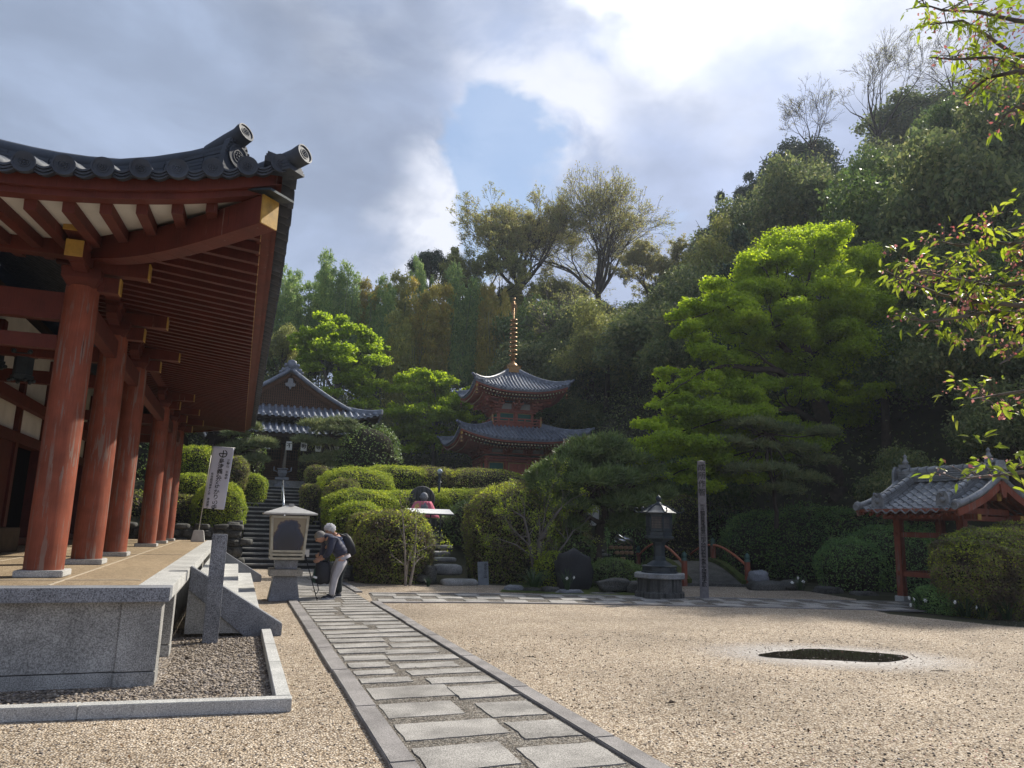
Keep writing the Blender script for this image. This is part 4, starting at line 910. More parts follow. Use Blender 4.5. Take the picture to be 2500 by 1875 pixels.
b.add([(bx + w0 / 2, by - dp / 2 + .02, .98), (bx + w0 / 2, by + dp / 2 - .02, .98), (bx + w1 / 2, by + dp / 2 - .02, 1.62), (bx + w1 / 2, by - dp / 2 + .02, 1.62)], [(0, 1, 2, 3)])
b.add([(bx - w0 / 2, by + dp / 2 - .0, .985), (bx + w0 / 2, by + dp / 2, .985), (bx + w1 / 2, by + dp / 2, 1.62), (bx - w1 / 2, by + dp / 2, 1.62)], [(0, 1, 2, 3)])
b.build('glass', m_glass, bz, fix=False)
b = MB(); b.add([(bx - .52, by - .46, 1.685), (bx + .52, by - .46, 1.685), (bx + .52, by + .46, 1.685), (bx - .52, by + .46, 1.685), (bx - .52, by - .46, 1.715), (bx + .52, by - .46, 1.715), (bx + .52, by + .46, 1.715), (bx - .52, by + .46, 1.715), (bx - .06, by, 1.875), (bx + .06, by, 1.875)],
               [(3, 2, 1, 0), (0, 1, 5, 4), (1, 2, 6, 5), (2, 3, 7, 6), (3, 0, 4, 7), (4, 5, 9, 8), (5, 6, 9), (6, 7, 8, 9), (7, 4, 8)])
b.box((bx + .02, by, 1.885), (.10, .12, .05)); b.box((bx - .10, by, 1.865), (.06, .08, .03)); b.build('roof', m_steel, bz, bevel=.003)
b = MB(); b.box((bx + .38, by - .2, .93), (.09, .10, .14)); b.build('coin_box', m_steel, bz, bevel=.004)
# trekking pole leaning on the case
b = MB(); b.tube([(1.62, 15.55, .0), (1.36, 15.70, .80)], [.008, .011], 8); b.tube([(1.36, 15.70, .78), (1.335, 15.715, .875)], [.018, .014], 8); b.ball((1.33, 15.717, .885), .02, 8, 6); b.lathe([(.012, 0), (.03, .02), (.012, .03)], (1.612, 15.555, .05), 8)
tag(b.build('walking_pole', m_ink), 'thin black walking pole leaning against the incense burner', 'walking pole')
# ------------------------------------------------------------------ long flight of stairs, retaining walls, handrail
sf = thing('stairway', 'long flight of dark stone stairs climbing to the small temple', 'stairway', (1.55, 28.5, 0))
NS = 15; RH = 2.40 / NS; TD = .335; SX0, SX1 = .22, 2.92; SY0 = 26.25
for i in range(NS):
    g = rng(300 + i); b = MB(); y = SY0 + i * TD; zt = RH * (i + 1); cuts = sorted([SX0 + (SX1 - SX0) * q for q in (g.uniform(.25, .42), g.uniform(.6, .78))]); xs_ = [SX0] + cuts + [SX1]
    for a, c in zip(xs_, xs_[1:]): b.bb(a + .004, c - .004, y + g.uniform(-.006, .006), y + TD + .05, zt - .055, zt + g.uniform(-.004, .004))
    b.build('stair_tread', m_stepstone, sf, bevel=.006)
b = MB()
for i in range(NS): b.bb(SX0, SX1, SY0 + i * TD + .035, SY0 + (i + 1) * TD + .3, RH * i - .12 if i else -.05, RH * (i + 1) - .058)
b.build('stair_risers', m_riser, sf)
U0 = SY0 + NS * TD
for i in range(4):
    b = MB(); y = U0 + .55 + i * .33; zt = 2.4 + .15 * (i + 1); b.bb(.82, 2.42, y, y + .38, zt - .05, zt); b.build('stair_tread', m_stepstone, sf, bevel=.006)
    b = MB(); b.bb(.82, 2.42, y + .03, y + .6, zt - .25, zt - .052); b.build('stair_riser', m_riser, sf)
b = MB(); b.bb(SX0 - .1, SX1 + .1, U0 - .05, U0 + .7, 2.0, 2.39); b.bb(-2.0, 6.2, U0 + 1.9, 36.6, 2.2, 2.985); b.build('landing', m_stepstone, sf)
hr = thing('handrail', 'bright metal handrail up the middle of the stairway', 'handrail', (1.55, 28, 0))
b = MB(); ra = Vector((1.56, SY0 + .9, 1.25)); rb = Vector((1.58, U0 + .35, 3.18)); b.tube([ra, rb, rb + Vector((0, .1, .0)), rb + Vector((0, .1, -.75))], .028, 8); b.build('rail', m_rail, hr)
for q in (.0, .33, .66, .97): b = MB(); p = ra.lerp(rb, q); b.tube([p, p - Vector((0, 0, .92))], .022, 8); b.build('post', m_rail, hr)
def rubble_wall(name, label, x0, x1, y0, y1, h0, h1, seed, axis='x', thick=.5):
    """dry wall of fitted boulders; facing -y when axis is x, facing +x when axis is y"""
    w = thing(name, label, 'retaining wall', (x0, y0, 0)); g = rng(seed); b = MB(); L = abs(x1 - x0) if axis == 'x' else abs(y1 - y0); z = 0
    while z < max(h0, h1) - .05:
        hh = g.uniform(.24, .40); s = g.uniform(-.2, 0)
        while s < L:
            l = g.uniform(.28, .62); top = h0 + (h1 - h0) * min(1, max(0, (s + l / 2) / L))
            if z < top - .04:
                q = min(hh, top - z); c = (x0 + s + l / 2, y0 + thick / 2 + g.normal(0, .02), z + q / 2) if axis == 'x' else (x0 - thick / 2 + g.normal(0, .02), y0 + s + l / 2, z + q / 2)
                d = (l * .53, thick * .55, q * .54) if axis == 'x' else (thick * .55, l * .53, q * .54)
                o = len(b.v); b.ball(c, 1, 10, 7, d); 
                for k in range(o, len(b.v)):
                    p = Vector(b.v[k]); e = Vector([(p[i] - c[i]) / d[i] for i in range(3)]); e = Vector([math.copysign(abs(v) ** .45, v) for v in e]); nz_ = mnoise.noise(p * 4 + Vector((seed, 0, 0))) * .26 - .03
                    b.v[k] = tuple(c[i] + e[i] * d[i] * (.84 + nz_) for i in range(3))
            s += l
        z += hh
    b.build('boulders', m_rock, w, fix=False); f = MB()
    if axis == 'x': f.prism([(x0 - .1, y0 + .22, -.1), (x1 + .1, y0 + .22, -.1), (x1 + .1, y0 + .22, h1 - .12), (x0 - .1, y0 + .22, h0 - .12)], (0, 0, 0), (0, thick, 0))
    else: f.prism([(x0 - .22, y0, -.1), (x0 - .22, y1, -.1), (x0 - .22, y1, h1 - .12), (x0 - .22, y0, h0 - .12)], (0, 0, 0), (-thick, 0, 0))
    f.build('earth_fill', m_rock, w); return w
rubble_wall('rubble_wall', 'dark boulder retaining wall running left from the foot of the stairs', -9, .06, 26.0, 26.5, 1.42, 1.42, 5)
rubble_wall('rubble_wall', 'boulder wall stepping up along the left side of the stairs', .17, .17, 26.15, 31.4, 1.4, 2.6, 6, 'y')
w = rubble_wall('rubble_wall', 'low dark boulder edging under the clipped bushes right of the stairs', 3.0, 5.0, 20.6, 21, .42, .36, 8)
w.rotation_euler = (0, 0, -.12)
b = MB(); b.prism([(2.96, 26.0, 0), (2.96, 31.4, 0), (2.96, 31.4, 2.5), (2.96, 26.0, .55)], (0, 0, 0), (.4, 0, 0)); tag(b.build('side_wall', m_rock), 'dark sloping stone wall along the right side of the stairs', 'wall')
# ------------------------------------------------------------------ small temple at the head of the stairs
tp = thing('small_temple', 'small dark wooden temple with grey tiled gable roof above the stairway', 'temple', (1.9, 40, 3))
TX, TY, TZ = 1.87, 37.6, 3.05
tr = Roof(TX, TY + 4.2, 4.45, 5.2, 6.52, lambda d: .33 * d + .050 * min(d, 4.45) ** 2, .42, 2.6, Dl=4.4)
b = MB(); tr.surface(b, 'S', 1.75, nt_=30)
for sd in 'EW': tr.surface(b, sd, 4.35, dcut=1.35, nt_=20)
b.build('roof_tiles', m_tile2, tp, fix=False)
b = MB(); cp = []; tr.tiles(b, 'S', 1.65, sp=.30, r=.078, cap=cp, n=8)
for sd in 'EW': tr.tiles(b, sd, 4.3, dcut=1.35, sp=.30, r=.078, cap=cp, n=6)
for p, a in cp: tile_end(b, p, a, .085, False)
for x in (-1, 1): # verge rolls beside the gable
    for off, rr in ((0, .10), (.17, .07)):
        pts = [Vector((TX + x * (4.45 - d), TY - 1.0 + 1.35 + .16 + off - .25, tr.z(d, 99) + .10)) for d in np.linspace(1.3, 4.4, 10)]; b.tube(pts, rr, 8)
tr.hips(b, ['SE', 'SW'], 1.5, .10, .16)
zr = tr.z(4.4, 99); b.bb(TX - .16, TX + .16, TY + .55, TY + 8, zr, zr + .34); b.tube([(TX, TY + .5, zr + .40), (TX, TY + 8, zr + .40)], .11, 8)
b.build('round_tiles', m_tile2, tp, fix=False)
b = MB(); c = Vector((TX, TY + .36, zr + .22)); b.prism([c + Vector(p) for p in ((-.42, 0, -.24), (.42, 0, -.24), (.30, 0, .02), (.20, 0, .22), (.20, 0, .36), (-.20, 0, .36), (-.20, 0, .22), (-.30, 0, .02))], (0, -.06, 0), (0, .06, 0))
for s in (-1, 1):
    for k, (x, z, r) in enumerate(((.40, -.14, .10), (.52, -.27, .08), (.30, .10, .09))): b.lathe([(r, -.05), (r, .05), (.0, .05)], c + Vector((s * x, -.05, z)), 10, (0, -1, 0))
b.lathe([(.24, 0), (.20, .05), (.0, .06)], c + Vector((0, -.07, .16)), 12, (0, -1, 0)); b.build('ridge_end_tile', m_tile2, tp)
gy = TY + .62
tri = [(TX - 3.0, gy, tr.z(1.45, 99) + .02), (TX + 3.0, gy, tr.z(1.45, 99) + .02), (TX, gy, zr - .05)]
b = MB(); b.prism([Vector(p) + Vector((0, .12, 0)) for p in tri], (0, 0, 0), (0, .1, 0)); b.build('gable_board', m_darkwood, tp)
b = MB(); z0g = tr.z(1.45, 99) + .12
for i in range(-26, 27):
    x = i * .105; top = z0g + (zr - .25 - z0g) * (1 - abs(x) / 2.55)
    if top - z0g > .15: b.bb(TX + x - .025, TX + x + .025, gy + .05, gy + .10, z0g, top)
for k in range(9):
    z = z0g + .1 + k * .13; hw = 2.5 * (1 - (z - z0g) / (zr - .3 - z0g))
    if hw > .2: b.bb(TX - hw, TX + hw, gy + .02, gy + .05, z, z + .022)
b.build('gable_lattice', m_brownwood, tp)
b = MB()
for s in (-1, 1):
    P = [Vector((TX + s * (4.45 - d), gy - .10, tr.z(d, 99) - .06)) for d in np.linspace(1.25, 4.45, 9)]
    for a, c in zip(P, P[1:]): b.beam(a, c, .07, .24)
    for a, c in zip(P, P[1:]): b.beam(a + Vector((0, .08, -.14)), c + Vector((0, .08, -.14)), .06, .10)
b.bb(TX - 3.0, TX + 3.0, gy - .03, gy + .1, z0g - .14, z0g - .02); b.build('barge_boards', m_brownwood, tp)
b = MB(); c = Vector((TX, gy - .20, zr - .55)); b.prism([c + Vector((x, 0, z)) for x, z in ((-.10, .22), (.10, .22), (.13, .0), (.26, -.04), (.22, -.18), (.08, -.20), (0, -.36), (-.08, -.20), (-.22, -.18), (-.26, -.04), (-.13, .0))], (0, -.03, 0), (0, .03, 0)); b.build('gable_pendant', plain('silver_wood', (.23, .23, .23), .6), tp)
b = MB(); 
for sd in 'SEW':
    L = tr.side[sd][3]; n = 36
    vs = []
    for j in range(n + 1):
        t = -L + .12 + (2 * L - .24) * j / n; p = tr.pt(sd, .12, t, 0); q = tr.pt(sd, .5, t, 0); q.z = p.z; vs += [p + Vector((0, 0, -.16)), p + Vector((0, 0, -.04)), q + Vector((0, 0, -.04)), q + Vector((0, 0, -.16))]
    b.add(vs, [(4 * j + k, 4 * j + (k + 1) % 4, 4 * j + 4 + (k + 1) % 4, 4 * j + 4 + k) for j in range(n) for k in range(4)])
k = 0
for i in range(-15, 16): b.bb(TX + i * .27 - .035, TX + i * .27 + .035, TY - .85, TY + .9, 6.28, 6.36)
b.bb(TX - 4.0, TX + 4.0, TY - .6, TY + 9, 6.36, 6.40); b.build('eave_timber', m_darkwood, tp)
# porch roof
pr = Roof(TX - .55, TY + 1.0, 3.35, 3.0, 5.62, lambda d: .36 * d, .12, 1.6, Dl=2)
b = MB(); pr.surface(b, 'S', 1.7, dcut=.01, nt_=20); b.build('porch_roof', m_tile2, tp, fix=False)
b = MB(); cp = []; pr.tiles(b, 'S', 1.6, dcut=.01, sp=.30, r=.075, cap=cp, n=8)
for p, a in cp: tile_end(b, p, a, .082, False)
b.build('porch_tiles', m_tile2, tp, fix=False)
b = MB(); yf = TY - 2.0; b.bb(TX - 3.8, TX + 2.7, yf + .10, yf + .22, 5.42, 5.56)
for i in range(-13, 11): b.bb(TX + i * .25 - .03, TX + i * .25 + .03, yf + .1, yf + 1.9, 5.36, 5.44)
b.bb(TX - 3.6, TX + 2.6, yf + .5, yf + .66, 5.16, 5.36)
for x in (-3.3, -1.5, 1.35, 2.5): b.bb(TX + x - .09, TX + x + .09, yf + .5, yf + .68, TZ, 5.2)
b.build('porch_timber', m_darkwood, tp)
# walls, lattice doors, steps, plaster bay
b = MB(); b.bb(TX - 3.3, TX + 3.3, TY + .3, TY + 7, TZ, 6.3); b.build('wall', m_darkwood, tp)
b = MB()
for i in range(14): b.bb(TX - 3.2, TX + 2.0, TY + .26, TY + .30, TZ + .05 + i * .10, TZ + .12 + i * .10)
for x in np.arange(-1.45, 1.25, .115): b.bb(TX + x, TX + x + .022, TY + .20, TY + .24, TZ + .75, TZ + 2.1)
for z in np.arange(TZ + .8, TZ + 2.1, .16): b.bb(TX - 1.45, TX + 1.2, TY + .17, TY + .20, z, z + .02)
for x in (-1.5, -.15, 1.25): b.bb(TX + x - .05, TX + x + .05, TY + .15, TY + .27, TZ + .5, TZ + 2.2)
b.build('lattice_doors', m_brownwood, tp)
b = MB(); b.bb(TX + 2.02, TX + 2.86, TY + .22, TY + .28, TZ + 1.15, TZ + 2.45); b.build('plaster_panel', m_white, tp)
b = MB()
for x, z in ((-1.35, 1.15), (1.1, 1.12), (-2.0, 1.35)): b.bb(TX + x, TX + x + .42, TY + .05, TY + .09, TZ + z, TZ + z + .22)
b.build('notice_boards', plain('faded_notice', (.42, .42, .40), .8), tp)
b = MB()
for i in range(3): b.bb(TX - 1.5, TX + 1.3, yf - .6 + i * .36, yf + 1.6, TZ - .1 + i * .15, TZ + .04 + i * .15)
b.build('temple_steps', m_stepstone, tp)
b = MB(); 
for i in range(5): b.tube([(TX - .06, yf + .55, 5.2), (TX - .05, yf + .5, 4.6), (TX - .08, yf + .52, 3.95)], [.03, .05, .09], 8)
b.build('bell_rope', plain('rope', (.30, .27, .23), .9, .1, 0, .3, 30), tp)
for i, ch in enumerate('三輪山不動尊'):
    x = TX - 2.02 + (i if i < 3 else i + .45) * .66 - .2
    if i == 2: x -= .0
    t = thing('paper_plaque', 'white plaque written %s hanging under the small temple porch' % ch, 'plaque', (x, yf + .06, 5.02), group='white plaques hung under the porch eave')
    b = MB(); b.box((x, yf + .08, 5.0), (.27, .03, .40)); b.build('board', m_paper, t)
    me = text_mesh(ch, .25); me.transform(Matrix(((1, 0, 0, x), (0, 0, -1, yf + .055), (0, 1, 0, 5.0), (0, 0, 0, 1)))); link('lettering', me, m_ink, t)
# stone urn in front of the temple
u = thing('stone_urn', 'grey stone incense urn on a pedestal at the head of the stairway', 'urn', (1.62, 33.6, 2.98))
b = MB(); b.box((1.62, 33.6, 3.03), (.62, .5, .16)); b.box((1.62, 33.6, 3.20), (.36, .34, .22)); b.box((1.62, 33.6, 3.36), (.56, .5, .12)); b.build('pedestal', m_granite, u, bevel=.01)
b = MB(); b.lathe([(.16, 3.42), (.20, 3.46), (.27, 3.60), (.25, 3.72), (.33, 3.78), (.30, 3.80), (.22, 3.76), (.0, 3.74)], (1.62, 33.6, 0), 4, None, False, math.pi / 4)
for s in (-1, 1): b.tube([(1.62 + s * .22, 33.6, 3.66), (1.62 + s * .36, 33.6, 3.70), (1.62 + s * .36, 33.6, 3.86)], .03, 6)
b.build('bowl', m_granite, u)
# ------------------------------------------------------------------ two-storey pagoda
PX, PYY, PZ = 15.35, 42.6, 3.42
m_redp = redwood('pagoda_red', (.46, .15, .10), flake=False)
pg = thing('pagoda', 'two storey vermilion pagoda with grey tiled roofs and a gilt spire', 'pagoda', (PX, PYY, PZ), R(-6.6), local=True)
def wroof(hx, ze, rise, lift, Q, D, sp, r, name, dark):
    ro = Roof(0, 0, hx, hx, ze, rise, lift, Q, Dl=hx)
    b = MB()
    for sd in 'SEWN': ro.surface(b, sd, D, nt_=20, dz=-.01)
    b.build(name, m_tile2, pg, fix=False)
    b = MB(); cp = []
    for sd in 'SEWN': ro.tiles(b, sd, D, sp=sp, r=r, cap=cp, n=8)
    for p, a in cp: tile_end(b, p, a, r * 1.08, False)
    for pts in ro.hips(b, ['SE', 'SW', 'NE', 'NW'], D, .10, .20): b.tube([pts[0] + Vector((0, 0, .12)), pts[0] + (pts[0] - pts[1]).normalized() * .28 + Vector((0, 0, .22))], [.09, .07], 8)
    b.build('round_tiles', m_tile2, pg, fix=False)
    bb1, bb2, bb3, bb4 = MB(), MB(), MB(), MB()
    for sd in 'SEWN':
        o, a, nn, L = ro.side[sd]; n = 28; vs = []
        for lo, hi, dd_, tgt in ((-.11, -.03, .05, bb4), (-.22, -.11, .10, bb1)):
            vs = []
            for j in range(n + 1):
                t = -L + dd_ + (2 * L - 2 * dd_) * j / n; p = ro.pt(sd, dd_, t); q = o + a * t + nn * .5; q.z = p.z; vs += [p + Vector((0, 0, lo)), p + Vector((0, 0, hi)), q + Vector((0, 0, hi)), q + Vector((0, 0, lo))]
            tgt.add(vs, [(4 * j + k, 4 * j + (k + 1) % 4, 4 * j + 4 + (k + 1) % 4, 4 * j + 4 + k) for j in range(n) for k in range(4)])
        # two tiers of rafters with painted ends
        for (d0, D2, off, s_) in ((.16, 1.0, -.29, .19), (.62, 1.9, -.42, .19)):
            k = int((L - .3) / s_)
            for i in range(-k, k + 1):
                t = i * s_; dm = min(D2, L - abs(t) - .05)
                if dm < d0 + .08: continue
                zz = ro.z(0, L - abs(t)) + off; A_ = o + a * t + nn * d0; B_ = o + a * t + nn * dm; A_.z = zz; B_.z = zz + .05
                bb2.beam(A_, B_, .065, .085); bb3.beam(A_ - nn * .006, A_ + nn * .003, .07, .09)
        vs = []
        for d, off in ((.12, -.23), (hx * .48, -.05)):
            lim = L - d; vs += [Vector((p.x, p.y, ro.z(0, L - abs(t)) + off)) for j in range(n + 1) for t in (-lim + 2 * lim * j / n,) for p in (o + a * t + nn * d,)]
        bb2.add(vs, [(j, j + 1, n + 2 + j, n + 1 + j) for j in range(n)])
    bb1.build('fascia', m_redp, pg); bb2.build('rafters', m_redp, pg); bb3.build('rafter_ends', plain('pale_ochre', (.60, .50, .30), .6), pg); bb4.build('eave_edge', plain('grey_edge', (.28, .31, .36), .5), pg)
    # hip beams and wind bells
    hb, we = MB(), MB(); bell = MB()
    for sx in (-1, 1):
        for sy in (-1, 1):
            hb.mark(); we.mark(); bell.mark(); zc = ro.z(0, 0) - .34; P = Vector((sx * (hx - .16), sy * (hx - .16), zc)); Q_ = Vector((sx * hx * .45, sy * hx * .45, zc - .10)); hb.beam(P, Q_, .14, .18); we.beam(P, P + (P - Q_).normalized() * .015, .145, .185)
            c = P + Vector((0, 0, -.34)); bell.tube([P, c + Vector((0, 0, .12))], .012, 5); bell.lathe([(.03, .14), (.055, .10), (.07, .0), (.085, -.04), (.0, -.03)], c, 10); bell.box(c + Vector((0, 0, -.14)), (.14, .01, .08))
    hb.build_each('hip_beam', m_redp, pg); we.build_each('hip_beam_end', m_gold, pg); bell.build_each('wind_bell', m_gilt, pg)
    return ro
lower = wroof(3.82, 3.02, lambda d: .36 * d + .035 * d * d, .58, 3.0, 2.25, .245, .062, 'lower_roof', 1)
upper = wroof(2.88, 6.05, lambda d: .40 * d + .075 * d * d, .50, 2.4, 2.68, .215, .058, 'upper_roof', 1)
b = MB(); H1 = 2.15
b.bb(-1.80, 1.80, -1.80, 1.80, -.6, 2.05)
b.build('lower_wall', m_redp, pg)
b = MB()
for q in (-1.86, -.66, .66, 1.86):
    for sy in (-1, 1): b.mark(); b.lathe([(.125, -.5), (.12, 2.1)], (q, sy * 1.86, 0), 12)
    for sx in (-1, 1):
        if abs(q) < 1: b.mark(); b.lathe([(.125, -.5), (.12, 2.1)], (sx * 1.86, q, 0), 12)
b.build_each('pillar', m_redp, pg)
b = MB()
for z, h in ((1.90, .12), (2.06, .12), (.22, .16), (2.3, .10)):
    for s in (-1, 1): b.bb(-2.0, 2.0, s * 1.93 - .06, s * 1.93 + .06, z, z + h); b.bb(s * 1.93 - .06, s * 1.93 + .06, -2.0, 2.0, z, z + h)
b.build('wall_beams', m_redp, pg)
m_frame = plain('ochre_frame', (.42, .27, .10), .6)
b = MB(); d = MB(); w_ = MB(); rv = MB()
for rot in range(4):
    Rm = Matrix.Rotation(rot * math.pi / 2, 3, 'Z')
    def rbox(bb_, c, s): bb_.box(Rm @ Vector(c), s, rot * math.pi / 2)
    for x in (-1.26, 1.26):
        w_.mark(); b.mark(); rbox(w_, (x, -1.825, 1.22), (.80, .06, 1.14)); rbox(b, (x, -1.83, 1.82), (.90, .08, .06)); rbox(b, (x, -1.83, .64), (.90, .08, .06)); rbox(b, (x - .43, -1.83, 1.22), (.05, .08, 1.16)); rbox(b, (x + .43, -1.83, 1.22), (.05, .08, 1.16))
    for x in (-.25, .25): d.mark(); rbox(d, (x, -1.83, 1.03), (.47, .08, 1.5))
    b.mark()
    for x in (-.52, .52): rbox(b, (x, -1.85, 1.03), (.06, .12, 1.58))
    rbox(b, (0, -1.85, 1.81), (1.1, .12, .06))
    for x in (-.35, .35):
        for z in (.5, 1.3): rbox(rv, (x, -1.88, z), (.24, .02, .04))
    for x in (-1.86, -.66, .66, 1.86): c = Rm @ Vector((x, -2.0, 1.96)); rv.ball(c, .05, 8, 6)
w_.build_each('window', m_green, pg); b.build_each('frame', m_frame, pg); d.build_each('door', m_redp, pg); rv.build('fittings', m_frame, pg)
# bracket zone under each roof: white frog-leg panels, blocks and arms
def bracket_zone(hw, z, n, out):
    wp, br, en = MB(), MB(), MB()
    for rot in range(4):
        Rm = Matrix.Rotation(rot * math.pi / 2, 3, 'Z')
        def rb(bb_, c, s): bb_.box(Rm @ Vector(c), s, rot * math.pi / 2)
        rb(wp, (0, -hw + .02, z + .22), (hw * 1.9, .06, .46))
        for i in range(n):
            x = -hw + 2 * hw * i / (n - 1)
            br.mark(); wp.mark()
            for k in range(3):
                rb(br, (x, -hw - .12 - k * out, z + .05 + k * .15), (.30 + .16 * k, .16, .10)); rb(br, (x, -hw - .05 - k * out, z + .12 + k * .15), (.13, .36 + k * .1, .11))
                for s in (-1, 0, 1): rb(br, (x + s * (.13 + .08 * k), -hw - .12 - k * out, z + .13 + k * .15), (.10, .14, .07))
            rb(en, (x, -hw - .26 - 2 * out, z + .47), (.13, .04, .12)); rb(br, (x, -hw - .10 - out, z + .47), (.12, .3 + out * 2, .11))
            if i < n - 1:
                xm = x + hw / (n - 1); 
                for s in (-1, 1): rb(br, (xm + s * hw / (n - 1) * .62, -hw - .03, z + .24), (.10, .08, .44))
    wp.build('bracket_panels', m_white, pg); br.build_each('bracket', m_redp, pg); en.build('bracket_ends', m_frame, pg)
bracket_zone(1.86, 2.28, 4, .16); bracket_zone(1.16, 5.02, 3, .24)
b = MB()
for rot in range(4): # long tail rafters under the upper eave
    Rm = Matrix.Rotation(rot * math.pi / 2, 3, 'Z')
    for x in (-1.0, 0, 1.0):
        b.beam(Rm @ Vector((x, -1.2, 5.62)), Rm @ Vector((x, -2.05, 5.50)), .10, .13)
    b.beam(Rm @ Vector((-1.15, -1.15, 5.58)), Rm @ Vector((-2.0, -2.0, 5.50)), .12, .16)
    for q in (1.75, 2.0): b.beam(Rm @ Vector((-q, -q, 5.66)), Rm @ Vector((q, -q, 5.66)), .09, .10)
b.build('tail_rafters', m_redp, pg)
b = MB(); b.bb(-1.12, 1.12, -1.12, 1.12, 3.4, 5.35); b.build('upper_wall', m_redp, pg)
b = MB(); w_ = MB(); wf = MB()
for rot in range(4):
    Rm = Matrix.Rotation(rot * math.pi / 2, 3, 'Z')
    def rb(bb_, c, s): bb_.box(Rm @ Vector(c), s, rot * math.pi / 2)
    for x in (-.55, .55): w_.mark(); rb(w_, (x, -1.14, 4.62), (.80, .06, .44)); rb(wf, (x, -1.16, 4.86), (.88, .07, .04)); rb(wf, (x, -1.16, 4.40), (.88, .07, .04))
    rb(b, (0, -1.18, 4.95), (2.5, .12, .10)); rb(b, (0, -1.18, 5.06), (2.7, .2, .08)); rb(b, (0, -1.16, 4.2), (.12, .1, 1.5)); rb(b, (0, -1.45, 3.98), (3.05, .26, .06))
    for z, h in ((4.16, .05), (4.34, .05), (4.50, .06)): rb(b, (0, -1.50, z), (3.16 if z > 4.4 else 3.0, .06, h))
    for x in (-1.45, -.5, .5, 1.45): rb(b, (x, -1.50, 4.25), (.075, .075, .52))
    c = Rm @ Vector((-1.50, -1.50, 4.28)); wf.lathe([(.055, -.25), (.055, .28), (.04, .30), (.07, .36), (.0, .42)], c, 8)
w_.build_each('window', m_green, pg); wf.build('window_frames', m_frame, pg); b.build('balcony', m_redp, pg)
b = MB(); b.bb(-1.62, 1.62, -1.62, 1.62, 3.80, 3.95); b.build('balcony_deck', m_redp, pg)
# gilt spire
ztop = upper.z(2.7, 99)
b = MB(); b.bb(-.43, .43, -.43, .43, ztop - .10, ztop + .30); b.bb(-.47, .47, -.47, .47, ztop + .28, ztop + .33); b.build('spire_box', m_gilt, pg)
b = MB(); z = ztop + .33; b.lathe([(.34, 0), (.33, .08), (.24, .20), (.12, .27), (.16, .30), (.08, .34)], (0, 0, z), 18); b.tube([(0, 0, z), (0, 0, z + 4.4)], [.06, .035], 8)
for k in range(8):
    a = k * math.pi / 4; b.beam((0, 0, z + .34), (.22 * math.cos(a), .22 * math.sin(a), z + .52), .10, .02)
zr_ = z + .72
for k in range(9):
    zz = zr_ + k * .285; r = .285 - k * .006; b.lathe([(r, 0), (r + .01, .03), (r, .075), (r - .05, .07), (r - .05, .005), (r, 0)], (0, 0, zz), 18); b.lathe([(.075, -.12), (.12, .0), (.12, .06), (.075, .1)], (0, 0, zz), 12)
    for q in range(4): a = q * math.pi / 2; b.beam((0, 0, zz + .035), (r * math.cos(a), r * math.sin(a), zz + .035), .03, .04)
zf = zr_ + 9 * .285
b.ball((0, 0, z + 4.05), .11, 12, 8); b.ball((0, 0, z + 4.42), .10, 12, 8, (1, 1, 1.15)); b.lathe([(.05, 0), (.10, .06), (.03, .14)], (0, 0, z + 3.82), 12); b.build('spire', m_gilt, pg)
b = MB()
for q in range(4): # pierced flame ornament, as many small bars
    a = q * math.pi / 2 + .4; u_ = Vector((math.cos(a), math.sin(a), 0))
    for i in range(11):
        zz = zf + .02 + i * .085; wdt = .26 * math.sin(math.pi * min(1, (i + 1.6) / 12.5)) ** .7; b.beam(Vector((0, 0, zz)), u_ * wdt + Vector((0, 0, zz + .10)), .012, .016); b.tube([u_ * wdt + Vector((0, 0, zz + .05)), u_ * (wdt * .96) + Vector((0, 0, zz + .14))], .012, 5)
b.build('flame_ornament', m_gilt, pg)
# ------------------------------------------------------------------ little tiled gate pavilion at the right
pv = thing('gate_pavilion', 'small vermilion roofed pavilion with grey pantiles behind the round bush at the right', 'pavilion', (16.3, 13.5, 0), R(5.5), local=True)
b = MB()
for x, y in ((-.78, -.85), (-.78, .85), (.78, -.85), (.78, .85)): b.mark(); b.beam((x, y, .12), (x * 1.02, y * .95, 2.05), .17, .17, (0, 1, 0))
b.build_each('post', m_red, pv, .008)
b = MB()
for x, y in ((-.78, -.85), (-.78, .85), (.78, -.85), (.78, .85)): b.mark(); b.box((x, y, .06), (.26, .26, .14))
b.build_each('post_foot', m_granite_l, pv, .01)
b = MB()
for y in (-.85, .85):
    for z in (.62, 1.56, 1.95): b.bb(-.9, .9, y - .045, y + .045, z, z + .11)
for x in (-.78, .78):
    for z in (.60, 1.54, 1.98): b.bb(x - .045, x + .045, -1.22 if z > 1.9 else -.95, 1.22 if z > 1.9 else .95, z, z + .12)
b.bb(-.06, .06, -1.22, 1.22, 2.42, 2.58)
for y in (-.85, .85): b.bb(-.05, .05, y - .05, y + .05, 2.05, 2.45); b.bb(-.85, .85, y - .06, y + .06, 2.10, 2.24)
b.build('beams', m_red, pv, bevel=.006)
pvz = lambda d: 2.10 + .36 * d + .085 * d * d   # d inward from the eave, 0..1.62
W2, LY = 1.62, 1.28
def pvp(s, d, y): lift = .10 * max(0, abs(y) / LY - .5) * 2 * max(0, 1 - d); return Vector((s * (W2 - d), y, pvz(d) + lift))
b = MB()
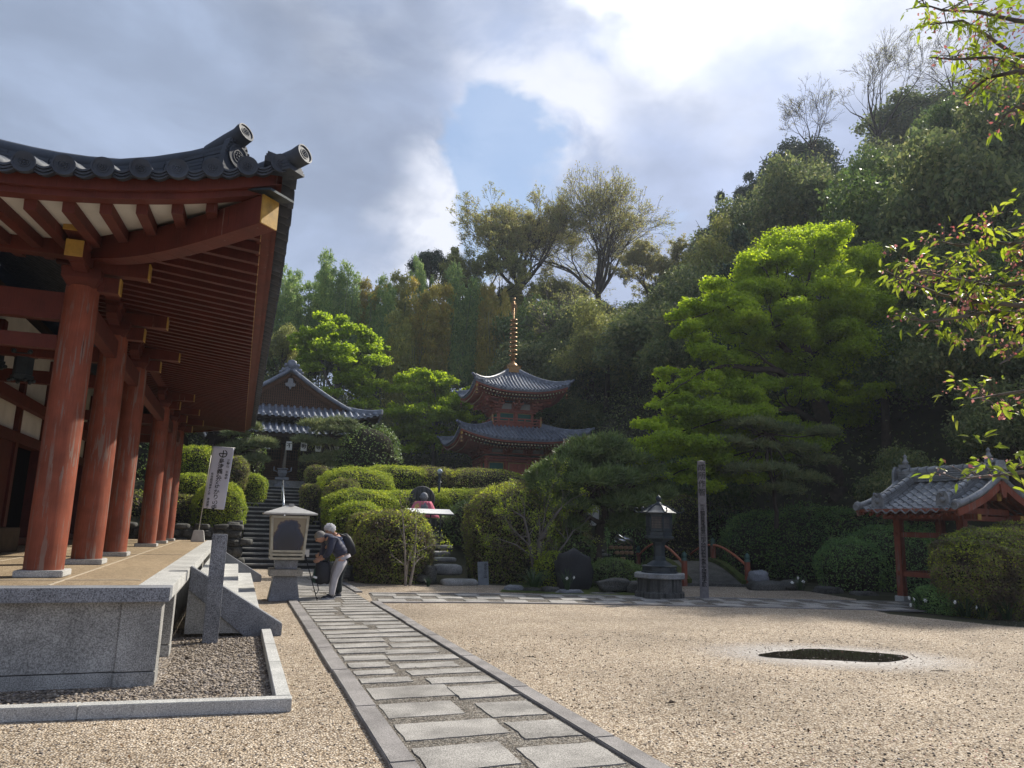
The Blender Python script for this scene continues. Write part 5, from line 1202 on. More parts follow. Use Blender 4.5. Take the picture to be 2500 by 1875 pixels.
for s in (-1, 1):
    # interlocking pantiles: S-shaped rows, each overlapping the one below
    nr, ncol = 9, 10
    for i in range(nr):
        d0, d1 = i * W2 / nr - .02, (i + 1) * W2 / nr + .02
        for j in range(ncol):
            y0 = -LY + j * 2 * LY / ncol; vs = []
            for k in range(7):
                f = k / 6; y = y0 + f * 2 * LY / ncol; wv = .040 * math.sin(2 * math.pi * f - .9); vs += [pvp(s, d0, y) + Vector((0, 0, wv + .050)), pvp(s, d1, y) + Vector((0, 0, wv + .012)), pvp(s, d0, y) + Vector((0, 0, wv + .022))]
            b.add(vs, [(3 * k, 3 * k + 1, 3 * k + 4, 3 * k + 3) for k in range(6)] + [(3 * k, 3 * k + 3, 3 * k + 5, 3 * k + 2) for k in range(6)])
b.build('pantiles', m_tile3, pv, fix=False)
b = MB()
for s in (-1, 1):
    for y, r in ((-LY, .075), (LY, .075)):
        b.tube([pvp(s, d, y) + Vector((0, 0, .07)) for d in np.linspace(-.05, W2, 9)], r, 10); tile_end(b, pvp(s, -.05, y) + Vector((s * .03, 0, .06)), (s, 0, 0), .085, False); b.ball(pvp(s, 0, y) + Vector((0, 0, .10)), .095, 10, 8)
    for y in (-LY + .46, LY - .40):   # descending ridges
        pts = [pvp(s, d, y) for d in np.linspace(.30, W2 - .05, 8)]
        for lay in range(3):
            for a, c in zip(pts, pts[1:]): b.beam(a + Vector((0, 0, .08 + lay * .045)), c + Vector((0, 0, .08 + lay * .045)), .17 - lay * .015, .036)
        for k, (a, c) in enumerate(zip(pts, pts[1:])): b.tube([a + Vector((0, 0, .235)), c + Vector((0, 0, .225))], [.082, .068], 10)
        e = pts[0] + Vector((s * .04, 0, .14)); b.prism([e + Vector((0, x, z)) for x, z in ((-.17, -.12), (.17, -.12), (.15, .10), (.08, .22), (-.08, .22), (-.15, .10))], (0, 0, 0), (s * .06, 0, 0)); b.tube([e + Vector((0, 0, .10)), e + Vector((s * .16, 0, .20))], [.05, .03], 8); b.ball(e + Vector((s * .05, 0, .02)), .075, 10, 8)
zr2 = pvz(W2)
for lay in range(5): b.bb(-.12 + lay * .008, .12 - lay * .008, -LY + .02, LY - .02, zr2 + .02 + lay * .055, zr2 + .062 + lay * .055)
for k in range(11): y = -LY + .1 + k * .235; b.tube([(0, y, zr2 + .32), (0, y + .22, zr2 + .305)], [.095, .08], 10)
for s in (-1, 1):
    e = Vector((0, s * (LY + .02), zr2 + .18)); b.prism([e + Vector((x, 0, z)) for x, z in ((-.20, -.18), (.20, -.18), (.17, .12), (.09, .26), (-.09, .26), (-.17, .12))], (0, 0, 0), (0, s * .07, 0))
    b.box(e + Vector((0, -s * .18, .26)), (.16, .22, .10)); b.lathe([(.07, 0), (.05, .05), (.09, .08), (.05, .13), (.03, .2), (.05, .24), (.0, .30)], e + Vector((0, -s * .22, .28)), 8)
b.build('ridge_tiles', m_tile3, pv, fix=False)
b = MB()
for s in (-1, 1):
    for a, c in zip(np.linspace(-.02, W2, 10), np.linspace(-.02, W2, 10)[1:]):
        for y in (-LY - .02, LY + .02):
            p, q = pvp(s, a, y), pvp(s, c, y); b.beam(p - Vector((0, 0, .09)), q - Vector((0, 0, .09)), .05, .16)
    b.beam(pvp(s, .04, -LY) - Vector((0, 0, .045)), pvp(s, .04, LY) - Vector((0, 0, .045)), .06, .07)
    for k in range(13):
        y = -LY + .1 + k * .198; b.beam(pvp(s, .06, y) - Vector((0, 0, .11)), pvp(s, W2 - .1, y) - Vector((0, 0, .14)), .05, .06)
    vs = []
    for d in np.linspace(.02, W2, 8): vs += [pvp(s, d, -LY) - Vector((0, 0, .06)), pvp(s, d, LY) - Vector((0, 0, .06))]
    b.add(vs, [(2 * k, 2 * k + 1, 2 * k + 3, 2 * k + 2) for k in range(7)])
b.prism([Vector((x, -LY - .05, zr2 + z)) for x, z in ((-.12, -.12), (.12, -.12), (.10, -.30), (.05, -.42), (-.05, -.42), (-.10, -.30))], (0, 0, 0), (0, -.03, 0)); b.build('roof_frame', m_red, pv)
b = MB()
for s in (-1, 1):
    for z in (2.16,): b.mark(); b.box((s * .78, -1.225, z - .13), (.11, .02, .13))
b.mark(); b.box((0, -1.225, 2.50), (.13, .02, .17)); b.build_each('painted_end', m_gold, pv)
# ------------------------------------------------------------------ arched bridge
bp0, bp1 = Vector((13.22, 18.72, 0)), Vector((15.25, 25.0, 0)); bd = (bp1 - bp0).normalized(); bs_ = Vector((bd.y, -bd.x, 0)); BL = (bp1 - bp0).length
bt = thing('arched_bridge', 'small mossy arched garden bridge with vermilion rails beyond the bronze lantern', 'bridge', tuple(bp0))
def bz_(s): return .08 + .50 * math.sin(math.pi * min(1, max(0, s / BL)))
b = MB(); vs = []
n = 24
for i in range(n + 1):
    s = BL * i / n; p = bp0 + bd * s; z = bz_(s); vs += [p + bs_ * -.86 + Vector((0, 0, z)), p + bs_ * .86 + Vector((0, 0, z)), p + bs_ * .86 + Vector((0, 0, z - .22)), p + bs_ * -.86 + Vector((0, 0, z - .22))]
b.add(vs, [(4 * j + k, 4 * j + (k + 1) % 4, 4 * j + 4 + (k + 1) % 4, 4 * j + 4 + k) for j in range(n) for k in range(4)] + [(0, 1, 2, 3)]); b.build('deck', m_rock, bt)
b = MB()
for sd_ in (-1, 1):
    b.mark()
    for i in range(n):
        s = BL * i / n; p = bp0 + bd * s + bs_ * sd_ * .84; q = bp0 + bd * (BL * (i + 1) / n) + bs_ * sd_ * .84; b.beam(p + Vector((0, 0, bz_(s) + .05)), q + Vector((0, 0, bz_(BL * (i + 1) / n) + .05)), .22, .13)
b.build_each('mossy_edge', m_moss, bt)
m_giboshi = plain('verdigris_cap', (.045, .10, .085), .5, .4, .3)
for sd_ in (-1, 1):
    for s, h in ((.05, .62), (BL * .5, .52), (BL - .05, .62)):
        p = bp0 + bd * s + bs_ * sd_ * .93; z = bz_(s); b = MB(); b.lathe([(.085, -.12), (.085, h)], p + Vector((0, 0, z)), 12); po = b.build('post', m_red, bt)
        b = MB(); b.lathe([(.088, h), (.088, h + .05), (.06, h + .07), (.075, h + .10), (.085, h + .15), (.06, h + .21), (.0, h + .27)], p + Vector((0, 0, z)), 12); b.build('finial', m_giboshi, po)
    b = MB(); pts = []
    for i in range(17): s = BL * i / 16; pts.append(bp0 + bd * s + bs_ * sd_ * .93 + Vector((0, 0, .50 + .62 * math.sin(math.pi * (s / BL) * .92 + .12) )))
    b.tube(pts, .038, 8); b.build('rail', plain('worn_red_rail', (.42, .12, .06), .6), bt)
# ------------------------------------------------------------------ bronze lantern on an octagonal stone base
LX, LYY = 9.58, 15.85
ln_ = thing('bronze_lantern', 'tall dark bronze lantern with curled roof corners on an octagonal stone base', 'lantern', (LX, LYY, 0))
def octl(prof, n=8, ph=math.pi / 8 + .2): b = MB(); b.lathe(prof, (LX, LYY, 0), n, None, False, ph); return b
octl([(.62, 0), (.62, .12), (.56, .15), (.55, .44), (.0, .44)]).build('stone_base', m_oldstone, ln_)
octl([(.0, .43), (.61, .44), (.63, .46), (.63, .55), (.60, .565), (.0, .565)]).build('stone_slab', granite('lantern_slab', (.30, .31, .31), 130, .45), ln_)
b = octl([(.43, .56), (.43, .60), (.40, .61), (.40, .70), (.44, .72), (.40, .74), (.0, .74)], 12); b.lathe([(.33, .73), (.28, .78), (.20, .83), (.17, .85)], (LX, LYY, 0), 16)
b.lathe([(.16, .84), (.15, .92), (.135, .96), (.135, 1.20), (.17, 1.28), (.27, 1.34), (.30, 1.36)], (LX, LYY, 0), 6, None, False, .3); b.build('shaft', m_bronze, ln_)
b = octl([(.30, 1.35), (.36, 1.37), (.36, 1.42), (.31, 1.43), (.31, 1.52), (.29, 1.54), (.0, 1.54)], 6, .3); b.build('lamp_floor', m_bronze, ln_)
b = MB()
for k in range(6):
    a = k * math.pi / 3 + .3; c, d_ = Vector((math.cos(a), math.sin(a), 0)), Vector((math.cos(a + math.pi / 3), math.sin(a + math.pi / 3), 0)); o = Vector((LX, LYY, 0)); A_, B_ = o + c * .30, o + d_ * .30
    b.tube([A_ + Vector((0, 0, 1.53)), A_ + Vector((0, 0, 1.95))], .022, 6); b.beam(A_ + Vector((0, 0, 1.57)), B_ + Vector((0, 0, 1.57)), .03, .07); b.beam(A_ + Vector((0, 0, 1.915)), B_ + Vector((0, 0, 1.915)), .03, .08)
    for q in np.linspace(.12, .88, 8): p = A_.lerp(B_, q); b.beam(p + Vector((0, 0, 1.6)), p + Vector((0, 0, 1.88)), .010, .010, (0, 1, 0.01))
    for z in (1.66, 1.72, 1.78, 1.84): b.beam(A_ + Vector((0, 0, z)), B_ + Vector((0, 0, z)), .008, .008)
b.build('lamp_lattice', m_bronze, ln_)
b = octl([(.255, 1.55), (.255, 1.93)], 6, .3); b.build('paper_pane', plain('lantern_paper', (.30, .24, .20), .8), ln_)
b = octl([(.30, 1.955), (.44, 1.965), (.455, 1.975), (.34, 2.04), (.22, 2.12), (.10, 2.17), (.0, 2.18)], 6, .3); b.build('lamp_roof', m_bronze_roof, ln_)
b = MB(); b.lathe([(.09, 2.16), (.10, 2.19), (.05, 2.22), (.035, 2.26), (.06, 2.28), (.07, 2.32), (.04, 2.37), (.0, 2.40)], (LX, LYY, 0), 12)
for k in range(6):
    a = k * math.pi / 3 + .3; c = Vector((math.cos(a), math.sin(a), 0)); o = Vector((LX, LYY, 0)); b.tube([o + c * r + Vector((0, 0, z)) for r, z in ((.08, 2.185), (.22, 2.135), (.34, 2.06), (.45, 1.985), (.55, 1.985), (.60, 2.03), (.585, 2.085), (.535, 2.09), (.525, 2.05))], .015, 6)
b.build('roof_ribs', m_bronze, ln_)
# ------------------------------------------------------------------ inscribed wooden pillar
ip = thing('inscribed_pillar', 'tall weathered square wooden pillar covered in black brush writing, right of the bronze lantern', 'pillar', (10.55, 15.45, 0), R(-31), local=True)
b = MB(); w = .098; b.add([(sx * w, sy * w, 0) for sx, sy in ((-1, -1), (1, -1), (1, 1), (-1, 1))] + [(sx * w * .96, sy * w * .96, 3.24) for sx, sy in ((-1, -1), (1, -1), (1, 1), (-1, 1))] + [(0, 0, 3.27)], [(3, 2, 1, 0)] + [(k, (k + 1) % 4, 4 + (k + 1) % 4, 4 + k) for k in range(4)] + [(4 + k, 4 + (k + 1) % 4, 8) for k in range(4)]); b.build('shaft', m_pole, ip, bevel=.004)
b = MB(); b.box((0, 0, .012), (.42, .36, .024)); b.build('foot_stone', m_pathkerb, ip)
def onpole(face, z):
    if face == 0: return Matrix(((1, 0, 0, 0), (0, 0, -1, -w - .003), (0, 1, 0, z), (0, 0, 0, 1)))
    return Matrix(((0, 0, -1, -w - .003), (-1, 0, 0, 0), (0, 1, 0, z), (0, 0, 0, 1)))
vtext(1, '成所作智', .185, 0, lambda i: onpole(0, 3.08 - i * .20), ip, m_ink, 'front_writing')
vtext(1, '皆三輪青垂身浄観第一相大地四節勧定業於大師遺禅木願', .118, 0, lambda i: onpole(0, 2.14 - i * .076), ip, m_ink, 'front_writing')
vtext(1, '大圓鏡智', .165, 0, lambda i: onpole(1, 3.06 - i * .20), ip, m_ink, 'side_writing')
vtext(1, '山門五動作善止於利業十年法主照陀位置永平太祖黒之塔', .105, 0, lambda i: onpole(1, 2.12 - i * .074), ip, m_ink, 'side_writing')
# ------------------------------------------------------------------ stone figure with a pink cape, and its lectern-like sign
jz = thing('stone_statue', 'small grey stone figure with a round halo wearing a pink cloth cape', 'statue', tuple(at(1033, 1222, 24.8)))
jz.scale = (.9, .9, .9); OFF[jz] = Vector((6.56, 27.6, 2.45))
b = MB(); b.lathe([(.50, -.10), (.50, .0), (.47, .04), (.02, .05)], (6.55, 27.72, 2.50), 28, (0, -1, 0)); b.bb(6.15, 6.95, 27.62, 27.85, 1.7, 2.5); b.build('halo', m_oldstone, jz)
b = MB(); b.ball((6.57, 27.52, 2.58), .155, 14, 12, (1, .95, 1.15)); b.lathe([(.20, 1.95), (.24, 2.2), (.16, 2.4), (.07, 2.46)], (6.57, 27.55, 0), 12); b.ball((6.43, 27.53, 2.58), .035, 6, 6); b.ball((6.71, 27.53, 2.58), .035, 6, 6); b.ball((6.57, 27.37, 2.56), .025, 6, 6); b.build('figure', m_granite, jz)
b = MB(); vs = []
for i in range(7):
    z = 2.42 - i * .10; wv = .28 + .045 * i
    for k in range(25):
        a = math.pi * (k / 24); rr = wv * (1 + .05 * math.sin(k * 2.6 + i * .2) * i / 6); vs.append((6.56 + rr * math.cos(a) * 1.15, 27.60 - .22 * math.sin(a) * (1 + .06 * math.sin(k * 2.1)) - .01 * i, z))
b.add(vs, [(i * 25 + k, i * 25 + k + 1, (i + 1) * 25 + k + 1, (i + 1) * 25 + k) for i in range(6) for k in range(24)], True); cc = b.build('cape', m_pink, jz, fix=False); md = cc.modifiers.new('t', 'SOLIDIFY'); md.thickness = .012
b = MB(); b.box((6.6, 27.6, 1.55), (.9, .6, .5)); b.box((6.6, 27.4, 1.2), (1.2, .9, .35)); b.build('pedestal', m_oldstone, jz, bevel=.02)
sg = thing('slanted_sign', 'long white slanted explanation board on dark legs in front of the pink-caped figure', 'sign', (5.85, 24.0, .7))
b = MB(); nrm = Vector((0, -.45, .9)).normalized(); c = Vector((5.83, 24.0, 2.00)); b.prism([c + Vector((-.78, 0, .05)), c + Vector((.72, 0, .05)), c + Vector((.80, -.30, -.10)), c + Vector((-.70, -.30, -.10))], (0, 0, 0), nrm * .02); b.build('board', m_paper, sg)
b = MB(); b.prism([c + Vector((-.80, .02, .035)), c + Vector((.74, .02, .035)), c + Vector((.82, -.32, -.13)), c + Vector((-.72, -.32, -.13))], (0, 0, 0), nrm * .018)
for x in (.08, .42): b.tube([(5.83 + x, 24.05, .55), (5.83 + x, 23.95, 1.98)], .022, 6)
b.build('legs', m_bronze, sg)
b = MB()
for k in range(3): b.box(c + Vector((-.20 + .0 * k, -.08 - k * .05, -.005 - k * .026 + .016)), (.62 - k * .1, .012, .004), rot=Matrix.Rotation(math.atan(.5), 3, 'X'))
b.box(c + Vector((-.52, -.12, .005)), (.05, .05, .004), rot=Matrix.Rotation(math.atan(.5), 3, 'X')); b.build('printed_lines', plain('printed_grey', (.40, .44, .46), .7), sg)
# offering stand between the bushes
os_ = thing('stone_altar', 'small grey stone offering altar at the top of the garden steps', 'altar', (6.2, 24.3, .6))
b = MB(); b.box((6.15, 24.4, 1.22), (.55, .4, .10)); b.box((6.15, 24.4, 1.05), (.42, .3, .25)); b.box((6.15, 24.4, .62), (.60, .45, .12)); b.build('blocks', m_granite, os_, bevel=.01)
# stepping stones up to it
g = rng(44)
for i, (px, py, Y, w_, h_, lab) in enumerate(((1120, 1422, 19.5, 1.0, .20, 'lowest and widest flat stone of the garden steps between the clipped bushes'), (1040, 1412, 19.9, .55, .22, 'small dark stone at the left of the lowest garden step'), (1092, 1390, 20.6, .86, .30, 'large rounded second stone of the garden steps'), (1085, 1366, 21.4, .70, .14, 'pale squared third stone of the garden steps'), (1075, 1352, 22.2, .58, .16, 'dark flat fourth stone of the garden steps'), (1082, 1336, 23.2, .52, .14, 'topmost flat stone of the garden steps below the altar'))):
    c = at(px, py, Y); o = MB(); o.ball((0, 0, 0), 1, 14, 8)
    vs = []
    for v in o.v:
        e = [math.copysign(abs(q) ** .5, q) for q in v]; p = Vector((e[0] * w_ / 2, e[1] * .22, e[2] * h_ / 2)); nz_ = 1 + .12 * mnoise.noise(p * 5 + Vector((i * 3, 0, 0))); vs.append((c.x + p.x * nz_, c.y + p.y * nz_, c.z + p.z * nz_))
    o.v = vs; tag(o.build('stepping_stone', m_stepstone if i != 1 else m_rock), lab, 'stepping stone', 'stones of the garden steps')
# leaning notice board by the right bush
nb = thing('notice_board', 'small grey wooden board with brush writing leaning at the foot of the big clipped bush', 'notice board', (6.34, 19.5, 0), R(-10), local=True)
b = MB(); tl = Matrix.Rotation(-.16, 3, 'X'); b.box((0, .05, .30), (.29, .03, .62), rot=tl @ Matrix.Rotation(-.05, 3, 'Y')); b.build('board', plain('blue_grey_board', (.16, .18, .20), .7, .2, 0, .25, 8), nb)
vtext(1, '史中三山頭', .10, 0, lambda i: Matrix.Translation((.06 - .0 * i, .055 - .028, .52 - i * .10)) @ Matrix(((1, 0, 0, 0), (0, math.sin(.16), -math.cos(.16), -.018 - (.22 - i * .1) * .0), (0, math.cos(.16), 0, 0), (0, 0, 0, 1))), nb, m_ink)
# round lamp among the azaleas
gl = thing('garden_lamp', 'short garden lamp with a round glass globe on a dark post above the hedge', 'lamp', tuple(at(1070, 1205, 28)))
c = at(1074, 1151, 28); b = MB(); b.ball(c, .105, 16, 12); b.build('globe', plain('frosted_globe', (.42, .48, .56), .15, .6), gl)
b = MB(); b.tube([c + Vector((0, 0, -1.3)), c + Vector((0, 0, -.1))], .045, 8); b.lathe([(.09, -.42), (.06, -.38), (.06, -.2), (.08, -.12), (.06, -.08)], c, 10); b.build('post', m_bronze, gl)
# ladle rack by the garden stairs
rk = thing('ladle_rack', 'dark rack holding two steel pails above rows of wooden ladles', 'rack', tuple(at(1515, 1385, 21.5)))
c = at(1515, 1335, 21.5); b = MB()
for x in (-.42, .32, .50): b.tube([c + Vector((x, 0, -.75)), c + Vector((x, 0, .12))], .015, 6)
for z in (.05, -.12, -.28): b.tube([c + Vector((-.45, 0, z)), c + Vector((.52, 0, z))], .012, 6)
b.tube([c + Vector((.12, .05, 0)), c + Vector((.12, .05, .55))], .012, 6); b.build('frame', m_ink, rk)
b = MB()
for x in (-.02, .24): b.lathe([(.105, -.16), (.125, .16), (.12, .16), (.10, -.15), (.0, -.15)], c + Vector((x, -.05, .22)), 16, (-.9 if x < .1 else .9, -.2, .35 if x < .1 else -.35))
b.build('pails', m_rail, rk)
b = MB()
for z, n_ in ((-.02, 5), (-.18, 4)):
    for k in range(n_): p = c + Vector((-.36 + k * .17 + (.2 if z < -.1 else 0), -.06, z)); b.lathe([(.055, -.05), (.06, .05), (.0, .05)], p, 10, (.35, -1, .1)); b.tube([p, p + Vector((.05, .35, -.03))], .01, 5)
b.box(c + Vector((.08, 0, -.45)), (.14, .08, .26)); b.build('ladles', plain('cedar_wood', (.42, .27, .16), .7), rk)
# garden stairs at the right behind the pine, and the wall by it
gs = thing('garden_stairs', 'narrow stone stairs climbing behind the pine and the ladle rack', 'stairs', (12.2, 25.5, 0))
for i in range(13):
    z = .32 + i * .15; y = 25.2 + i * .42; x = 12.9 - .10 * i; b = MB(); b.bb(x - .95, x + .95, y, y + .48, z - .06, z); b.build('tread', m_stepstone, gs, bevel=.008); b = MB(); b.bb(x - .93, x + .93, y + .03, y + .6, z - .3, z - .062); b.build('riser', m_riser, gs)
# white storehouse glimpsed behind the pine
wh = thing('white_shed', 'small white walled shed with a dark window glimpsed behind the pine', 'shed', tuple(at(1415, 1260, 31)))
c0, c1 = at(1380, 1215, 31), at(1462, 1275, 31); b = MB(); b.bb(c0.x, c1.x, 31, 33, c1.z - .6, c0.z); b.build('wall', m_white, wh)
b = MB(); xm = (c0.x + c1.x) / 2; b.bb(xm + .1, xm + .5, 30.96, 31.0, c0.z - .62, c0.z - .15); b.bb(xm - .1, xm - .05, 30.96, 31.0, c1.z - .5, c0.z); b.build('window', m_black, wh)
b = MB(); b.prism([(c0.x - .2, 30.7, c0.z), (c0.x - .2, 33.3, c0.z), (c0.x - .2, 32, c0.z + .45)], (0, 0, 0), (c1.x - c0.x + .4, 0, 0)); b.build('roof', m_tile2, wh)
# small tiled roof corner showing between the hall columns and the banner
sr = thing('tiled_gatehouse', 'dark tiled roof corner with a white edged tip seen behind the last vermilion columns', 'gatehouse', (-4.2, 33, 2.9))
rr = Roof(-4.6, 34.0, 2.9, 2.6, 5.15, lambda d: .42 * d, .35, 1.8, Dl=2.4)
b = MB()
for sd in 'SE': rr.surface(b, sd, 2.4)
cp = []
for sd in 'SE': rr.tiles(b, sd, 2.3, sp=.28, r=.07, cap=cp, n=6)
rr.hips(b, ['SE'], 2.4, .10, .2); b.build('roof', m_tile2, sr, fix=False)
b = MB(); b.bb(-6.8, -2.4, 31.9, 36, 2.6, 5.05); b.build('wall', m_darkwood, sr)
# ------------------------------------------------------------------ people
def skin_obj(name, pts, edges, radii, mat, parent, sub=2, root=0):
    me = bpy.data.meshes.new(name); me.from_pydata([tuple(Vector(p)) for p in pts], edges, []); o = bpy.data.objects.new(name, me); C.objects.link(o)
    o.modifiers.new('s', 'SKIN'); sv = me.skin_vertices[0].data
    for i, r in enumerate(radii): sv[i].radius = (r, r) if isinstance(r, (int, float)) else r; sv[i].use_root = (i == root)
    m = o.modifiers.new('d', 'SUBSURF'); m.levels = m.render_levels = sub
    bpy.context.view_layer.update(); dg = bpy.context.evaluated_depsgraph_get(); nm = bpy.data.meshes.new_from_object(o.evaluated_get(dg)); bpy.data.objects.remove(o); bpy.data.meshes.remove(me)
    nm.name = name; nm.materials.clear(); nm.polygons.foreach_set('use_smooth', [True] * len(nm.polygons)); return link(name, nm, mat, parent)
m_skin = plain('skin', (.46, .26, .18), .55, .3, 0, .08, 10, 0); m_jacket = plain('navy_quilt', (.030, .034, .062), .6, .3, 0, .3, 14, .5)
m_trous = plain('grey_trousers', (.40, .39, .41), .8, .1, 0, .1, 8, .1); m_hair = plain('grey_hair', (.16, .155, .15), .7, .3, 0, .35, 60, .4); m_hairw = plain('white_hair', (.78, .78, .78), .7, .2, 0, .12, 50, .5)
m_shoe = plain('black_shoe', (.015, .017, .025), .5, .3, 0, .2, 9, 0); m_sole = plain('white_sole', (.75, .75, .75), .6); m_pack = plain('black_nylon', (.014, .015, .02), .55, .3, 0, .3, 12, .2); m_dkgreen = plain('dark_green_bag', (.02, .055, .045), .6)
def V3(*a): return Vector(a)
def hand(parent, w, d, side, curl=.9, s=1.0, name='hand'):
    """palm and five separate curled fingers; w wrist, d direction of the fingers, side across the palm toward the thumb"""
    d = Vector(d).normalized(); side = Vector(side); side = (side - d * side.dot(d)).normalized(); n = d.cross(side)
    pts = [w - d * .03, w, w + d * .045 * s, w + d * .075 * s]; ed = [(0, 1), (1, 2), (2, 3)]; rd = [(.026 * s, .022 * s), (.026 * s, .020 * s), (.036 * s, .017 * s), (.034 * s, .015 * s)]
    for k, (off, L) in enumerate(((.030, .070), (.010, .080), (-.010, .074), (-.028, .058))):
        b0 = w + d * .070 * s + side * off * s; p, dd_ = b0, d.copy(); i0 = len(pts); pts.append(p); rd.append(.0095 * s); ed.append((3, i0))
        for q in range(3): dd_ = (dd_ + n * curl * .55).normalized(); p = p + dd_ * L / 3 * s; pts.append(p); rd.append((.0088 - q * .001) * s); ed.append((len(pts) - 2, len(pts) - 1))
    p = w + d * .025 * s + side * .028 * s; i0 = len(pts); pts.append(p); rd.append(.011 * s); ed.append((1, i0)); dd_ = (d * .6 + side * .7).normalized()
    for q in range(2): dd_ = (dd_ + d * .4 + n * .35).normalized(); p = p + dd_ * .03 * s; pts.append(p); rd.append((.010 - q * .0015) * s); ed.append((len(pts) - 2, len(pts) - 1))
    return pts, ed, rd
def shoe(parent, heel, d, L=.26, accent=True):
    d = Vector(d).normalized(); s = Vector((-d.y, d.x, 0)); b = MB(); sec = ((0, .036, .085), (.08, .040, .095), (.15, .046, .070), (.21, .046, .052), (.25, .034, .040), (L, .012, .022)); vs = []
    for x, w_, h in sec:
        for k in range(10): a = math.pi * k / 9; vs.append(heel + d * x + s * w_ * math.cos(a) + Vector((0, 0, .024 + h * math.sin(a) * .9)))
    b.add(vs, [(i * 10 + k, i * 10 + k + 1, i * 10 + 11 + k, i * 10 + 10 + k) for i in range(5) for k in range(9)] + [tuple(range(10))], True); o = b.build('shoe', m_shoe, parent)
    b = MB(); pl = [heel + d * x + s * w_ * 1.10 for x, w_, h in sec] + [heel + d * x - s * w_ * 1.10 for x, w_, h in sec[::-1]]; b.prism(pl, (0, 0, 0), (0, 0, .030)); 
    if accent:
        for k in (-1, 1): c = heel + d * .12 + s * k * .050; b.prism([c + d * -.05 + Vector((0, 0, .045)), c + d * .0 + Vector((0, 0, .036)), c + d * .075 + Vector((0, 0, .066)), c + d * .0 + Vector((0, 0, .046))], (0, 0, 0), s * k * .003)
    b.build('sole', m_sole, o, bevel=.003)
# first visitor: bending forward, facing left; feet at (1.95, 16)
p1 = thing('person', 'person bending forward in a navy quilted jacket and pale grey trousers', 'person', (1.95, 16.0, 0))
FW = V3(-1, -.12, 0).normalized(); SD = V3(.12, -1, 0).normalized()   # forward, and the side toward the camera
o = V3(1.95, 16.0, 0)
def q(f, s, z): return o + FW * f + SD * s + V3(0, 0, z)
hipc = q(-.16, 0, .84); chest = q(.08, 0, 1.16); neck = q(.20, 0, 1.27); head = q(.33, 0, 1.25)
pts = [hipc, q(-.06, 0, .98), chest, q(.16, 0, 1.23), neck, q(.26, 0, 1.275)]
ed = [(0, 1), (1, 2), (2, 3), (3, 4), (4, 5)]; rd = [(.11, .09), (.11, .08), (.13, .08), (.10, .06), .05, .05]
for s in (-1, 1):
    i = len(pts); sh_ = q(.13, s * .17, 1.20); el = q(.17 if s > 0 else .20, s * .20, .93); wr = q(.29, s * (.08 if s > 0 else .06), .80); pts += [sh_, el, wr]; ed += [(3, i), (i, i + 1), (i + 1, i + 2)]; rd += [.062, .045, .028]
    i = len(pts); hp = q(-.13, s * .09, .80); kn = q(-.0, s * .10, .44); an = q(-.02 + (.06 if s > 0 else 0), s * .10, .08); pts += [hp, kn, an]; ed += [(0, i), (i, i + 1), (i + 1, i + 2)]; rd += [.075, .050, .038]
for s in (-1, 1):
    w_ = q(.29, s * (.08 if s > 0 else .06), .80); hp_, he, hr_ = hand(None, w_, (FW * .8 - V3(0, 0, .45)), -SD * s * .0 + V3(0, 0, .6) + FW * .3); k0 = len(pts); wi = 8 if s < 0 else 14
    pts += hp_; ed += [(a + k0, b_ + k0) for a, b_ in he]; rd += hr_; ed.append((6 + 2 + (0 if s < 0 else 6), k0))
body = skin_obj('body', pts, ed, rd, m_skin, p1)
def head_mesh(c, fwd, upv, parent_mb, s=1.0):
    """head with brow, nose, lips, chin and ears; fwd is where the face looks"""
    fwd = Vector(fwd).normalized(); upv = (Vector(upv) - fwd * Vector(upv).dot(fwd)).normalized(); sd = fwd.cross(upv); b = parent_mb; n, m = 24, 18; vs = []
    for i in range(m + 1):
        th = math.pi * i / m
        for k in range(n):
            ph = 2 * math.pi * k / n; x, y, z = math.sin(th) * math.cos(ph), math.sin(th) * math.sin(ph), math.cos(th)
            fx = .098 * x if x > 0 else .105 * x; fy = .076 * y * (1 - .22 * max(0, -z)); fz = .118 * z
            if x > 0:
                fx *= 1 - .10 * max(0, -z) + .0; fx += .030 * math.exp(-((y / .14) ** 2) - (((z + .12) / .18) ** 2)) + .008 * math.exp(-((y / .4) ** 2) - (((z + .55) / .12) ** 2)) + .010 * math.exp(-((y / .3) ** 2) - (((z + .86) / .16) ** 2)) - .010 * math.exp(-(((abs(y) - .38) / .16) ** 2) - (((z - .08) / .12) ** 2))
            vs.append(Vector(c) + (fwd * fx + sd * fy + upv * fz) * s)
    b.add(vs, [(i * n + k, (i + 1) * n + k, (i + 1) * n + (k + 1) % n, i * n + (k + 1) % n) for i in range(m) for k in range(n)], True)
    for e in (-1, 1): b.ball(Vector(c) + (sd * e * .080 - fwd * .008 + upv * -.005) * s, .026 * s, 8, 8, (.8, .6, 1.1))
    return fwd, upv, sd
b = MB(); fwd, upv, sd = head_mesh(head, FW * .75 + V3(0, 0, -.66), V3(0, 0, .75) + FW * .66, b); hd = b.build('head', m_skin, p1, fix=False)
def eyes(c, fwd, upv, sd, parent):
    b = MB()
    for e in (-1, 1): b.ball(c + fwd * .084 + sd * e * .030 + upv * .012, .011, 8, 6); b.beam(c + fwd * .094 + sd * e * .018 + upv * .034, c + fwd * .088 + sd * e * .045 + upv * .034, .006, .006)
    b.beam(c + fwd * .090 - sd * .022 - upv * .062, c + fwd * .090 + sd * .022 - upv * .062, .006, .005); b.build('eyes_and_mouth', m_ink, parent, fix=False)
eyes(head, fwd, upv, sd, hd)
